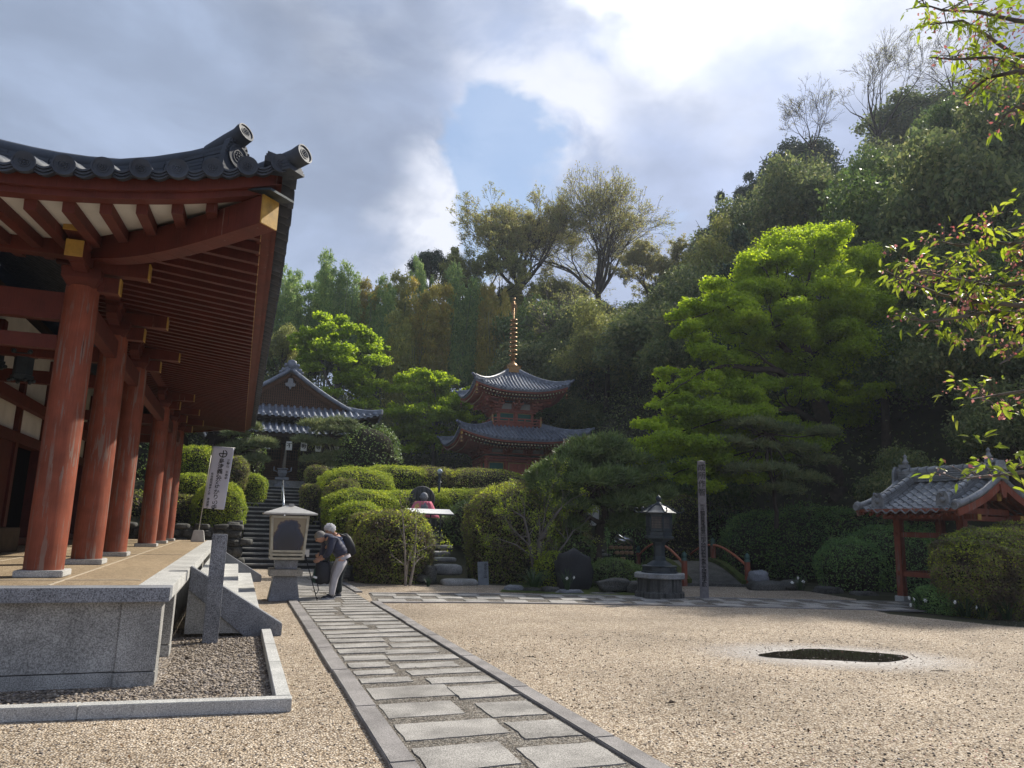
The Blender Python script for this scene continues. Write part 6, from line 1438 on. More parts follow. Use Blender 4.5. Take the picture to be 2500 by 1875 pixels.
def hairm(c, fwd, upv, sd, r, mat, parent, back=.6, fuzz=0, seed=1):
    b = MB(); n, m = 22, 14; vs = []; g = rng(seed)
    for i in range(m + 1):
        th = math.pi * .58 * i / m
        for k in range(n):
            ph = 2 * math.pi * k / n; ax_ = (upv - fwd * back).normalized(); f2 = (fwd - ax_ * fwd.dot(ax_)).normalized(); x, y, z = math.sin(th) * math.cos(ph), math.sin(th) * math.sin(ph), math.cos(th)
            rr = r * (1 + fuzz * g.normal(0, .06) + .03 * math.sin(ph * 7 + i)); vs.append(c + (f2 * x * 1.12 + sd * y * .92 + ax_ * z * 1.05) * rr)
    b.add(vs, [(i * n + k, (i + 1) * n + k, (i + 1) * n + (k + 1) % n, i * n + (k + 1) % n) for i in range(m) for k in range(n)], True); return b.build('hair', mat, parent, fix=False)
hairm(head + upv * .012 - fwd * .012, fwd, upv, sd, .104, m_hair, p1)
# jacket: quilted bands over back, shoulders and sleeves
jp = [q(-.17, 0, .86), q(-.08, 0, 1.0), q(.04, 0, 1.13), q(.13, 0, 1.215), q(.19, 0, 1.255)]; je = [(0, 1), (1, 2), (2, 3), (3, 4)]; jr = [(.19, .16), (.185, .155), (.20, .155), (.17, .125), .085]
for s in (-1, 1): i = len(jp); jp += [q(.12, s * .18, 1.19), q(.15 if s > 0 else .18, s * .215, 1.06), q(.17 if s > 0 else .2, s * .205, .94), q(.26, s * .12, .84)]; je += [(3, i), (i, i + 1), (i + 1, i + 2), (i + 2, i + 3)]; jr += [.088, .080, .070, .054]
jk = skin_obj('jacket', jp, je, jr, m_jacket, p1, 3)
for v in jk.data.vertices: # quilting: sew lines pinch the surface every 9 cm
    w_ = v.co + OFF[p1]; u_ = (w_ - q(0, 0, 1)).dot((FW * .6 + V3(0, 0, .8)).normalized()); v.co += (v.co - (hipc.lerp(chest, .5) - OFF[p1])).normalized() * (.010 * abs(math.sin(u_ * math.pi / .085)) ** .5 - .006)
b = MB(); vs = []
for i in range(5):
    for k in range(16): a = 2 * math.pi * k / 16; vs.append(q(.13 + .035 * i, 0, 1.27 + .008 * i) + SD * math.cos(a) * (.10 - .005 * i) + (FW * -.7 + V3(0, 0, .7)) * math.sin(a) * (.075 - .004 * i) + V3(0, 0, -.01))
b.add(vs, [(i * 16 + k, i * 16 + (k + 1) % 16, (i + 1) * 16 + (k + 1) % 16, (i + 1) * 16 + k) for i in range(4) for k in range(16)], True); b.build('collar', m_jacket, p1, fix=False)
tp_ = [q(-.16, 0, .86), q(-.15, 0, .78)]; te = [(0, 1)]; tr_ = [(.155, .135), (.14, .12)]
for s in (-1, 1): i = len(tp_); a_ = (.06 if s > 0 else 0); tp_ += [q(-.12, s * .09, .72), q(-.01, s * .10, .46), q(-.02 + a_ * .6, s * .10, .26), q(-.02 + a_, s * .10, .075)]; te += [(1, i), (i, i + 1), (i + 1, i + 2), (i + 2, i + 3)]; tr_ += [.112, .082, .072, .066]
skin_obj('trousers', tp_, te, tr_, m_trous, p1, 2)
b = MB(); b.lathe([(.165, -.03), (.16, .03)], q(-.17, 0, .84), 16, (FW * .35 + V3(0, 0, .94))); b.build('shirt_hem', m_trous, p1)
shoe(p1, q(-.05 + .04, .10, 0), FW); shoe(p1, q(-.09, -.10, 0), FW)
bg_ = thing('shoulder_bag', 'open black and dark green bag held low in front of the bending person', 'bag', tuple(q(.25, .02, .35)))
b = MB(); c = q(.24, .04, .52); vs = []
for i, (w_, d_, z) in enumerate(((.10, .08, -.20), (.16, .11, -.18), (.17, .12, 0), (.15, .10, .18), (.13, .08, .24))):
    for k in range(12): a = 2 * math.pi * k / 12; vs.append(c + FW * math.cos(a) * w_ + SD * math.sin(a) * d_ + V3(0, 0, z + .02 * math.sin(k * 2 + i)))
b.add(vs, [(i * 12 + k, i * 12 + (k + 1) % 12, (i + 1) * 12 + (k + 1) % 12, (i + 1) * 12 + k) for i in range(4) for k in range(12)] + [tuple(range(12))[::-1]], True); b.build('bag_body', m_pack, bg_, fix=False)
b = MB(); b.tube([q(.36, .03, .62), q(.385, .04, .48), q(.40, .05, .34)], [.045, .05, .045], 10); b.build('side_pocket', m_dkgreen, bg_)
b = MB(); b.tube([q(.385, .09, .47), q(.395, .09, .43)], .045, 10); b.build('label_band', m_sole, bg_)
b = MB(); b.tube([q(.20, .1, .62), q(.12, .14, .95), q(.10, .12, 1.2)], .010, 5); b.tube([q(.33, .05, .34), q(.30, .07, .20), q(.33, .06, .12), q(.37, .06, .16)], .009, 5); b.build('strap', m_pack, bg_)
# second visitor behind, bending too: white hair, black rucksack, dark trousers
p2 = thing('person', 'white haired person with black rucksack, half hidden behind the other visitor', 'person', (2.22, 16.55, 0))
o = V3(2.07, 16.45, 0); head2 = q(.20, 0, 1.40)
pts = [q(-.12, 0, .84), q(-.06, 0, 1.0), q(.02, 0, 1.17), q(.08, 0, 1.27), q(.13, 0, 1.32)]; ed = [(0, 1), (1, 2), (2, 3), (3, 4)]; rd = [(.11, .09), (.10, .08), (.12, .08), (.08, .06), .05]
for s in (-1, 1):
    i = len(pts); pts += [q(.06, s * .17, 1.24), q(.16, s * .16, 1.0), q(.33, s * .06, .88)]; ed += [(3, i), (i, i + 1), (i + 1, i + 2)]; rd += [.06, .044, .028]
    i = len(pts); pts += [q(-.1, s * .09, .78), q(-.02, s * .09, .44), q(-.05, s * .09, .08)]; ed += [(0, i), (i, i + 1), (i + 1, i + 2)]; rd += [.07, .048, .038]
for s in (-1, 1):
    hp_, he, hr_ = hand(None, q(.33, s * .06, .88), (FW * .8 - V3(0, 0, .3)), V3(0, 0, 1)); k0 = len(pts); pts += hp_; ed += [(a + k0, b_ + k0) for a, b_ in he]; rd += hr_; ed.append((7 if s < 0 else 13, k0))
skin_obj('body', pts, ed, rd, m_skin, p2)
b = MB(); fwd, upv, sd = head_mesh(head2, FW * .8 + V3(0, 0, -.55), V3(0, 0, .8) + FW * .55, b); h2 = b.build('head', m_skin, p2, fix=False); eyes(head2, fwd, upv, sd, h2)
hairm(head2 + upv * .015 - fwd * .01, fwd, upv, sd, .098, m_hairw, p2, .6, 1, 5)
g = rng(9); P = np.array(head2) + unit(g, 1500) * .108 + np.array(upv) * .02; keep = ((P - np.array(head2)) @ np.array(fwd - upv * .8)) < .05; P = P[keep]; nn_ = (P - np.array(head2)) / .11
Vq, Fq = leaf_quads(P, nn_ * .3 + unit(g, len(P)) * .7, .055, g, .3); link('hair_wisps', npmesh('hair_wisps', Vq, Fq), m_hairw, p2)
jp = [q(-.13, 0, .86), q(-.06, 0, 1.0), q(.02, 0, 1.17), q(.07, 0, 1.26)]; je = [(0, 1), (1, 2), (2, 3)]; jr = [(.18, .15), (.175, .14), (.185, .14), (.15, .11)]
for s in (-1, 1): i = len(jp); jp += [q(.06, s * .18, 1.22), q(.16, s * .17, 1.01), q(.30, s * .07, .89)]; je += [(3, i), (i, i + 1), (i + 1, i + 2)]; jr += [.08, .066, .05]
skin_obj('jacket', jp, je, jr, plain('steel_blue_jacket', (.16, .19, .28), .6, .3, 0, .2, 12, .3), p2)
tp_ = [q(-.12, 0, .85), q(-.12, 0, .77)]; te = [(0, 1)]; tr_ = [(.15, .13), (.14, .12)]
for s in (-1, 1): i = len(tp_); tp_ += [q(-.10, s * .09, .7), q(-.03, s * .09, .45), q(-.05, s * .09, .08)]; te += [(1, i), (i, i + 1), (i + 1, i + 2)]; tr_ += [.11, .085, .072]
skin_obj('trousers', tp_, te, tr_, plain('dark_slacks', (.016, .022, .026), .8), p2); shoe(p2, q(-.10, .09, 0), FW, .25, False); shoe(p2, q(-.10, -.09, 0), FW, .25, False)
rk2 = thing('rucksack', 'black rucksack on the back of the white haired person', 'rucksack', tuple(q(-.22, 0, 1.05)))
b = MB(); c = q(-.20, .0, 1.09); bx_ = (FW * .45 + V3(0, 0, .89)).normalized(); by_ = (FW * -.89 + V3(0, 0, .45)).normalized(); vs = []
for i, (w_, d_, z) in enumerate(((.05, .04, -.25), (.14, .09, -.23), (.16, .12, -.05), (.155, .11, .12), (.10, .07, .23), (.03, .02, .25))):
    for k in range(14): a = 2 * math.pi * k / 14; vs.append(c + SD * math.copysign(abs(math.cos(a)) ** .6, math.cos(a)) * w_ + by_ * math.copysign(abs(math.sin(a)) ** .6, math.sin(a)) * d_ + bx_ * z)
b.add(vs, [(i * 14 + k, i * 14 + (k + 1) % 14, (i + 1) * 14 + (k + 1) % 14, (i + 1) * 14 + k) for i in range(5) for k in range(14)] + [tuple(range(14))[::-1], tuple(range(70, 84))], True); b.build('pack_body', m_pack, rk2, fix=False)
b = MB()
for s in (-1, 1): b.tube([c + SD * s * .10 + bx_ * .2, q(.06, s * .12, 1.33), q(.14, s * .14, 1.2), q(.05, s * .17, 1.0)], .016, 6)
b.build('straps', m_pack, rk2)
# ------------------------------------------------------------------ trees
def depth(p): return (Vector(p) - Vector((0, 0, EYE))).dot(fw)
def gz(x, y): return float(hgt(x, y))
PROTO = {}
for i in range(3): PROTO['broad%d' % i] = crown_mesh('broadleaf_crown', auto_lobes(40 + i, 20, .68, .24, .40), 21000, .066, 60 + i, .45, 16, .50)
for i in range(2): PROTO['loose%d' % i] = crown_mesh('loose_crown', auto_lobes(50 + i, 26, .72, .16, .34), 17000, .056, 70 + i, .2, 12, .60)
def bamboo_lobes(seed, k=12):
    g = rng(seed); out = []
    for i in range(k):
        a = g.uniform(0, 6.28); r = g.uniform(.05, .80); h = g.uniform(.35, 1.0); x, y = r * math.cos(a), r * math.sin(a)
        for j in range(7): t = j / 6; w_ = .34 * (1 - .52 * t) * g.uniform(.8, 1.2); out.append((x * (1 + .35 * t * t), y * (1 + .35 * t * t), -1 + (h + 1) * t * .98, w_, w_, .19))
    return out
for i in range(2): PROTO['bamboo%d' % i] = crown_mesh('bamboo_crown', bamboo_lobes(80 + i), 30000, .085, 90 + i, .2, 12, .62, .1, .3, aspect=.32)
def conifer_lobes(seed):
    g = rng(seed); out = []
    for j in range(26):
        t = g.random(); rr = (1 - t) ** .7 * .8 + .08; a = g.uniform(0, 6.28); out.append((math.cos(a) * rr * .65, math.sin(a) * rr * .65, -.9 + 1.8 * t, .26 * (1.1 - t * .6), .26 * (1.1 - t * .6), .15))
    return out
PROTO['conifer0'] = crown_mesh('conifer_crown', conifer_lobes(7), 20000, .062, 17, .35, 14, .6)
used = {}
def crown_at(kind, c, rx, ry, rz, mat, parent, rot, name='crown'):
    me = PROTO[kind]; key = (kind, mat.name)
    if key not in used: m2 = me.copy(); m2.materials.clear(); m2.materials.append(mat); used[key] = m2
    o = bpy.data.objects.new(name, used[key]); C.objects.link(o); o.parent = parent; o.location = Vector(c) - OFF[parent]; o.scale = (rx, ry, rz); o.rotation_euler = (g_t.normal(0, .09), g_t.normal(0, .09), rot); return o
g_t = rng(777)
def tree(kind, px, py, rpx, rpy, Y, mat, label, cat='tree', name='tree', group=None, bark=None, r0=None, limbs=5):
    c = at(px, py, Y); D = depth(c); rx, rz = rpx * D / F, rpy * D / F; base = (c.x + g_t.normal(0, .25 * rx), c.y + g_t.normal(0, .2), 0); base = (base[0], base[1], gz(base[0], base[1]) - .2)
    base = (base[0], base[1], min(base[2], c.z - rz * .6)); t = thing(name, label, cat, base, group=group)
    crown_at(kind, c, rx, rx * .95, rz, mat, t, g_t.uniform(0, 6.28))
    if kind.startswith('bamboo'):
        segs = []
        for i in range(7):
            a = g_t.uniform(0, 6.28); q_ = g_t.uniform(.1, .7) * rx; p0 = np.array([base[0] + q_ * .7 * math.cos(a), base[1] + q_ * .7 * math.sin(a), base[2]]); p2 = np.array([c.x + q_ * math.cos(a), c.y + q_ * math.sin(a), c.z + rz * .5]); segs.append((np.array([p0, p0 * .5 + p2 * .5 + np.array([0, 0, .4]), p2]), np.array([.055, .045, .02])))
        V, Fc = tubes_np(segs, 5); link('culms', npmesh('culms', V, Fc, True), bark or m_bamboo, t)
    else: link('trunk', trunk_mesh('trunk', base, c, rx, rz, r0 or max(.10, rx * .055), int(g_t.integers(1e6)), limbs), bark or m_bark, t)
    return t
GE = 'evergreen trees massed on the wooded hillside'; GB = 'bamboo plumes in the grove behind the temple'; GR = 'trees on the right hand slope'
def T(kind, px, py, rx, ry, Y, mat, label, name, cat='tree', group=None, **k): tree(kind, px, py, rx, ry, Y, mat, label, cat, name, group, **k)
# left grove, from the hall roof to the pagoda
EVL = 'dark evergreen tree in the shade of the wood behind the small temple'
for k, (px, py, rx, ry, Y) in enumerate(((600, 860, 75, 120, 60), (690, 960, 90, 90, 54), (760, 870, 90, 100, 60), (900, 930, 90, 90, 58), (960, 880, 80, 100, 62), (1080, 930, 90, 80, 62), (1180, 980, 70, 70, 58), (640, 760, 60, 90, 64), (560, 900, 80, 120, 55), (520, 1000, 80, 90, 46), (440, 1020, 90, 90, 46))):
    T('broad%d' % (k % 3), px, py, rx, ry, Y, m_ever, EVL, 'evergreen_tree', group=GE)
T('bamboo0', 700, 770, 79, 112, 60, m_bamboo_g, 'dark green bamboo plume nearest the hall roof edge', 'bamboo', 'bamboo', GB)
T('bamboo1', 770, 780, 72, 100, 61, m_bamboo_g, 'green bamboo plume left of the tall pale plume', 'bamboo', 'bamboo', GB)
T('bamboo0', 822, 735, 65, 118, 58, m_bamboo_g, 'tall pale green bamboo plume rising above the left grove skyline', 'bamboo', 'bamboo', GB)
T('bamboo1', 885, 775, 69, 93, 60, m_bamboo_y, 'yellow bamboo plume right of the tall pale green one', 'bamboo', 'bamboo', GB)
T('bamboo0', 940, 800, 65, 118, 58, m_bamboo_g, 'dark green bamboo plume between two yellow ones', 'bamboo', 'bamboo', GB)
T('bamboo1', 985, 775, 72, 106, 62, m_bamboo_o, 'brownish olive bamboo plume below the dark domed tree', 'bamboo', 'bamboo', GB)
T('bamboo0', 1030, 745, 37, 118, 58, m_bamboo_g, 'slim pointed pale bamboo tip in front of the dark domed tree', 'bamboo', 'bamboo', GB)
T('bamboo1', 1055, 840, 84, 137, 56, m_bamboo_y, 'large golden bamboo plume in the middle of the grove', 'bamboo', 'bamboo', GB)
T('bamboo0', 1130, 790, 72, 137, 57, m_bamboo_g, 'tall green bamboo plume between the golden ones', 'bamboo', 'bamboo', GB)
T('bamboo1', 1195, 840, 60, 150, 55, m_bamboo_y, 'olive gold bamboo plume nearest the pagoda spire', 'bamboo', 'bamboo', GB)
T('bamboo0', 990, 910, 87, 137, 55, m_bamboo_o, 'shaded olive bamboo hanging over the maple left of the pagoda', 'bamboo', 'bamboo', GB)
T('bamboo1', 860, 830, 72, 100, 60, m_bamboo_g, 'green bamboo behind the bright maple above the temple roof', 'bamboo', 'bamboo', GB)
T('broad1', 690, 855, 55, 70, 52, m_olive, 'olive topped round tree beside the hall eave', 'broadleaf_tree')
T('broad0', 1052, 660, 62, 62, 66, m_conif, 'dark domed tree standing above the bamboo skyline', 'evergreen_tree', r0=.25)
T('loose1', 1130, 665, 60, 60, 66, m_olive, 'small olive tree between the dark domed tree and the tall spring trees', 'broadleaf_tree')
# middle: behind the pagoda
MDL = 'dark evergreen in the wood behind the pagoda'
for k, (px, py, rx, ry, Y, m) in enumerate(((1300, 850, 90, 90, 60, m_ever), (1400, 800, 90, 80, 64, m_ever), (1480, 880, 90, 90, 60, m_ever), (1560, 820, 80, 90, 62, m_ever), (1640, 900, 80, 110, 52, m_ever), (1330, 970, 90, 80, 52, m_ever), (1540, 960, 90, 90, 48, m_ever), (1450, 1040, 90, 80, 44, m_ever), (1600, 1050, 70, 90, 40, m_ever), (1250, 760, 80, 70, 66, m_olive), (1370, 730, 80, 60, 68, m_olive), (1620, 760, 60, 80, 62, m_ever))):
    T('broad%d' % (k % 3), px, py, rx, ry, Y, m, MDL if m is m_ever else 'grey green tree at the feet of the tall spring trees', 'evergreen_tree', group=GE)
T('broad2', 1400, 925, 130, 75, 50, m_shrub, 'broad glossy green tree just right of the pagoda roofs', 'broadleaf_tree')
T('broad1', 1350, 1010, 90, 60, 47, m_shrub, 'low glossy tree between the two pagoda roofs and the pine', 'broadleaf_tree')
# right slope
T('conifer0', 1760, 600, 75, 130, 55, m_conif, 'dark conifer at the left foot of the right hand slope skyline', 'conifer', group=GR)
T('conifer0', 1830, 530, 80, 110, 60, m_conif, 'dark conifer second from the left on the right hand skyline', 'conifer', group=GR)
T('broad0', 1960, 430, 120, 110, 62, m_conif, 'large dark round topped tree under the bare tree on the skyline', 'evergreen_tree', group=GR)
T('broad1', 1880, 480, 90, 90, 60, m_conif, 'dark round tree stepping down left of the largest dark one', 'evergreen_tree', group=GR)
T('broad2', 1730, 720, 70, 120, 50, m_conif, 'dark tree filling the foot of the slope left of the bright maple', 'evergreen_tree', group=GR)
T('loose0', 1850, 620, 105, 90, 48, m_olive, 'olive green tree behind the top left of the bright maple', 'broadleaf_tree', group=GR)
T('loose1', 1960, 560, 95, 90, 48, m_olive, 'olive tree behind the very top of the bright maple', 'broadleaf_tree', group=GR)
T('broad1', 2080, 490, 70, 55, 46, m_spring, 'yellow green tree top catching the light on the right hand slope', 'broadleaf_tree', group=GR)
for k, (px, py, rx, ry, Y, m, lb) in enumerate(((2230, 330, 150, 130, 50, m_ever, 'large dark tree on the skyline right of the bare tree'), (2380, 300, 150, 160, 48, m_ever, 'tall evergreen behind the upper cherry branches'), (2100, 560, 120, 90, 44, m_ever, 'dark tree behind the right shoulder of the bright maple'), (2230, 500, 130, 110, 44, m_olive, 'twiggy olive tree in the middle of the right hand slope'), (2400, 500, 130, 130, 42, m_ever, 'dark evergreen between the two clusters of cherry branches'), (2260, 660, 140, 110, 38, m_ever, 'shaded evergreen over the second maple'), (2440, 700, 120, 130, 36, m_ever, 'shaded evergreen at the right edge behind the cherry branches'), (2100, 700, 110, 90, 40, m_ever, 'shaded tree behind the right half of the bright maple'), (2430, 880, 110, 120, 32, m_ever, 'dark tree at the right edge above the gate pavilion'), (2300, 1080, 130, 90, 30, m_ever, 'dark glossy tree directly behind the gate pavilion roof'), (2130, 1080, 120, 110, 28, m_ever, 'dark glossy tree left of the gate pavilion roof'), (2460, 1060, 90, 110, 28, m_ever, 'dark tree at the right edge behind the pavilion ridge'), (1960, 1150, 110, 100, 28, m_ever, 'dark shrubby tree under the bright maple'), (1800, 1180, 90, 90, 30, m_ever, 'dark tree filling the shade behind the inscribed pillar'), (2200, 1200, 120, 90, 25, m_darkhedge, 'dark bush tree between the maple trunk and the pavilion'))):
    T(('broad%d' if m is not m_olive else 'loose%d') % (k % (3 if m is not m_olive else 2)), px, py, rx, ry, Y, m, lb, 'evergreen_tree' if m is not m_olive else 'broadleaf_tree', group=GR)
# the closed wood itself: trees standing on the slope, kept under the skyline seen behind them
SKY_PTS = [(300, 760), (590, 715), (800, 690), (960, 690), (1100, 700), (1220, 740), (1400, 730), (1560, 760), (1660, 700), (1720, 590), (1820, 500), (1950, 385), (2060, 410), (2150, 370), (2230, 280), (2350, 200), (2500, 170), (2900, 120)]
def px_of(p):
    d = Vector(p) - Vector((0, 0, EYE)); z = d.dot(fw); return CW + F * d.dot(rt) / z, CH - F * d.dot(up) / z, z
def wood_at(x, y, h, r, k, m, label, nm):
    z0 = gz(x, y); px, py, D = px_of((x, y, z0 + h)); 
    if px < 250 or px > 2750 or (570 < px < 1270 and y < 64): return
    lim = np.interp(px, [a for a, _ in SKY_PTS], [b for _, b in SKY_PTS])
    if py < lim:
        h -= (lim - py) * D / F
        if h < 3: return
    rz = min(h * .52, r * 1.5); t = thing(nm, label, 'tree', (x, y, z0 - .1), group=GE)
    crown_at(k, (x, y, z0 + h - rz * .95), r, r * .95, rz, m, t, g_t.uniform(0, 6.28)); V, Fc = tubes_np([(np.array([(x, y, z0 - .2), (x + .1, y, z0 + h * .4), (x, y, z0 + h * .75)]), np.array([.2, .15, .06]))], 6); link('trunk', npmesh('trunk', V, Fc, True), m_bark, t)
gw = rng(4242); KL = [('broad0', m_ever), ('broad1', m_ever), ('broad2', m_ever), ('conifer0', m_conif), ('loose0', m_olive), ('broad1', m_shrub), ('loose1', m_olive)]
LBL = {m_ever.name: 'dark evergreen tree massed in the closed wood on the hillside', m_conif.name: 'blue green conifer massed in the closed wood on the hillside', m_olive.name: 'olive green tree massed in the closed wood on the hillside', m_shrub.name: 'glossy mid green tree massed in the closed wood on the hillside'}
for yy in np.arange(48, 82, 6.0):
    for xx in np.arange(-16 + (yy * .37) % 5, 34, 6.4):
        k, m = KL[gw.choice(7, p=[.24, .2, .2, .08, .12, .08, .08])]; wood_at(xx + gw.normal(0, 1), yy + gw.normal(0, 1), gw.uniform(8, 12), gw.uniform(3.3, 4.6), k, m, LBL[m.name], 'hillside_tree')
for xx in np.arange(24, 66, 6.2):
    for yy in np.arange(21 + (xx * .7) % 5, 62, 6.4):
        if xx < 27 and yy < 27: continue
        k, m = KL[gw.choice(7, p=[.24, .2, .2, .10, .10, .06, .10])]; wood_at(xx + gw.normal(0, 1), yy + gw.normal(0, 1), gw.uniform(9, 14), gw.uniform(3.2, 4.6), k, m, LBL[m.name], 'hillside_tree')
for xx, yy, h in [(19.5, 17.5, 4), (21.5, 15.5, 4.5), (23.5, 18, 5.5), (24, 14, 4.5), (26, 16.5, 6), (27, 13, 5), (26.5, 20.5, 6.5), (29, 17, 7), (23, 21.5, 5.5), (30, 13, 6), (28, 22, 7), (31, 19, 7), (18.5, 27, 5), (21, 28, 6), (22, 32, 7), (24, 27, 7), (25, 35, 8)]:
    wood_at(xx, yy, h, h * .42, 'broad%d' % gw.integers(0, 3), m_shrub if gw.random() < .3 else m_ever, 'dark leafy tree low on the right slope between the maples and the pavilion', 'slope_tree')
# undergrowth that closes the wood near the ground
g = rng(31); n = 260000; X_ = g.uniform(-30, 75, n); Y_ = 18 + g.random(n) ** .8 * 75
ok = ~((X_ > -3) & (X_ < 15.5) & (Y_ < 46.5)) & (X_ < Y_ * 1.9) & ((X_ > 17.5) | (Y_ > 30)) ; X_, Y_ = X_[ok], Y_[ok]; cl_k = np.sin(X_ * .9) * np.cos(Y_ * .8) * .5 + .8
P = np.stack([X_, Y_, hgt(X_, Y_) + g.random(len(X_)) ** 1.2 * 2.8 * cl_k], 1); nr = unit(g, len(P)) + np.array([0, 0, .5]); nr /= np.linalg.norm(nr, axis=1, keepdims=True)
V, Fc = leaf_quads(P, nr, .12 + .10 * np.minimum(1, P[:, 1] / 60) * g.uniform(.6, 1.3, len(P)), g, .5); tag(link('undergrowth', npmesh('undergrowth', V, Fc), m_ever), 'dark undergrowth covering the wooded hillside', kind='stuff')
# tall trees with open branching
def open_tree(name, label, base_px, Y, height, spread, levels, leaf, nleaf, lsize, seed, r0=.3, kids=(3, 4), bark=m_bark, up_=.12, first=None, group=None, kids_dirs=None, shrink=.70, clumpr=.28):
    b0 = at(base_px[0], base_px[1], Y); base = (b0.x, b0.y, b0.z); t = thing(name, label, 'tree', base, group=group); g = rng(seed); segs, tips = [], []
    L0 = height * .30; p = np.array(base)
    stem = [p, p + np.array([g.normal(0, .1), 0, L0 * .5]), p + np.array([g.normal(0, .2), g.normal(0, .2), L0])]; gzz = gz(base[0], base[1])
    if gzz < base[2]: stem[0] = np.array([base[0], base[1], gzz - .2])
    segs.append((np.array(stem), np.array([r0 * 1.2, r0, r0 * .85]))); m = first or 4
    for j in range(m):
        a = 2 * math.pi * j / m + g.random(); el = g.uniform(.55, 1.2) if j else 1.4; d = np.array([math.cos(a) * math.cos(el), math.sin(a) * math.cos(el), math.sin(el)]); grow(g, stem[-1], d, height * .26, r0 * .6, levels, segs, tips, spread, kids, shrink, up_, .010, .25)
    V, Fc = tubes_np(segs, 5 if levels < 5 else 4); link('trunk', npmesh('trunk', V, Fc, True), bark, t)
    if nleaf:
        tp_ = np.array([x[0] for x in tips]); k = g.integers(0, len(tp_), nleaf); P = tp_[k] + unit(g, nleaf) * clumpr * g.random((nleaf, 1)) ** .6; V, Fc = leaf_quads(P, unit(g, nleaf), lsize, g, .5); link('crown', npmesh('crown', V, Fc), leaf, t)
    return t
open_tree('deciduous_tree', 'tallest open branched spring tree on the skyline right of the pagoda spire', (1465, 830), 66, 16.0, .60, 5, m_spring, 34000, .16, 5, .40, (3, 4), m_bark, shrink=.75, first=8)
open_tree('deciduous_tree', 'broad brown budding tree on the skyline just left of the tallest one', (1270, 800), 66, 12.4, .66, 5, m_spring, 44000, .18, 8, .34, (3, 4), m_bark, shrink=.75, first=8)
open_tree('deciduous_tree', 'thin budding tree right of the tallest spring tree, leaning over the gap in the skyline', (1590, 800), 62, 8.5, .75, 5, m_spring, 26000, .18, 12, .22, (2, 4), m_bark, shrink=.74)
open_tree('deciduous_tree', 'greenish budding tree between the domed tree and the broad brown one', (1190, 800), 64, 8, .8, 5, m_olive, 26000, .2, 15, .24, (2, 4), m_bark, shrink=.74)
open_tree('bare_tree', 'large leafless tree against the cloud on the right hand skyline', (2140, 420), 50, 12.2, .62, 6, m_spring, 2500, .10, 21, .26, (2, 3), m_bark, shrink=.75)
open_tree('bare_tree', 'smaller leafless tree to the left of the large bare one', (1985, 420), 52, 8.0, .7, 5, m_spring, 1200, .10, 23, .14, (2, 4), m_bark, shrink=.74)
open_tree('bare_tree', 'leafless twiggy tree at the right behind the cherry leaves', (2330, 300), 46, 9, .7, 5, m_spring, 600, .10, 25, .18, (2, 4), m_bark, shrink=.74)
open_tree('bare_tree', 'grey twiggy tree low between the pagoda and the bright maple', (1640, 1000), 38, 6, .8, 5, m_spring, 900, .10, 27, .12, (2, 4), m_bark_g, shrink=.74)
open_tree('bare_tree', 'grey leaning twiggy tree in the wood right of the spire', (1400, 960), 50, 8.5, .7, 5, m_olive, 2500, .14, 29, .16, (2, 4), m_bark_g, shrink=.74)
# maples: foliage in overlapping flat layers on lobes placed one by one
def lobed_tree(name, label, lobes, Y, nper, lsize, mats, trunk, seed, flat=.16, bark=m_bark, rz=1.0, inner=.25, clump=16, thick=.62):
    """lobes: (px, py, rpx, rpy, dY, material index); trunk: list of limbs [(px, py, dY, r), ...]"""
    p0 = trunk[0][0]; b0 = at(p0[0], p0[1], Y + p0[2]); base = (b0.x, b0.y, gz(b0.x, b0.y) - .1); t = thing(name, label, 'tree', base); g = rng(seed)
    segs = []
    for li, limb in enumerate(trunk):
        pts = [np.array(at(x, y, Y + dy)) for x, y, dy, r in limb]; rr = [r for *_, r in limb]
        if li == 0: pts.insert(0, np.array(base)); rr.insert(0, rr[0] * 1.25)
        # soften the limb with a subdivided curve
        P = []; Rr = []
        for i in range(len(pts) - 1):
            for s in (0, .33, .66): P.append(pts[i] * (1 - s) + pts[i + 1] * s + g.normal(0, .35 * rr[i] + .008, 3) * (s > 0)); Rr.append(rr[i] * (1 - s) + rr[i + 1] * s)
        P.append(pts[-1]); Rr.append(rr[-1]); segs.append((np.array(P), np.array(Rr)))
        if li:
            tips = []
            for s in (1, 2, len(P) - 1): 
                s = min(s + 1, len(P) - 1); dd_ = P[s] - P[s - 1]; dd_ = dd_ / (np.linalg.norm(dd_) + 1e-9); grow(g, P[s], dd_, 1.0, max(.018, Rr[s] * .6), 2, segs, tips, .75, (2, 3), .72, .1, .006, .4)
    V, Fc = tubes_np(segs, 7); link('trunk', npmesh('trunk', V, Fc, True), bark, t)
    for mi, m in enumerate(mats):
        Ls = []
        for px, py, rx, ry, dy, k in lobes:
            if k != mi: continue
            c = at(px, py, Y + dy); D = depth(c) / F; R_, Z_ = rx * D, ry * D * rz
            for q_ in range(9):
                a = g.uniform(0, 6.28); s = math.sqrt(g.random()) * 1.0; k_ = g.uniform(.26, .46); Ls.append((c.x + math.cos(a) * s * R_ * 1.12, c.y + math.sin(a) * s * R_ * thick * 1.3, c.z + g.uniform(-1.0, 1.15) * Z_ * (1.15 - s * .5) + .1 * Z_, R_ * k_, R_ * k_, Z_ * g.uniform(.28, .50)))
        if not Ls: continue
        me = crown_mesh('foliage', Ls, nper * len(Ls) // 9, lsize, seed + mi, .2, 7, .42, .7, .3, None, .65); link('foliage', me, m, t)
    return t
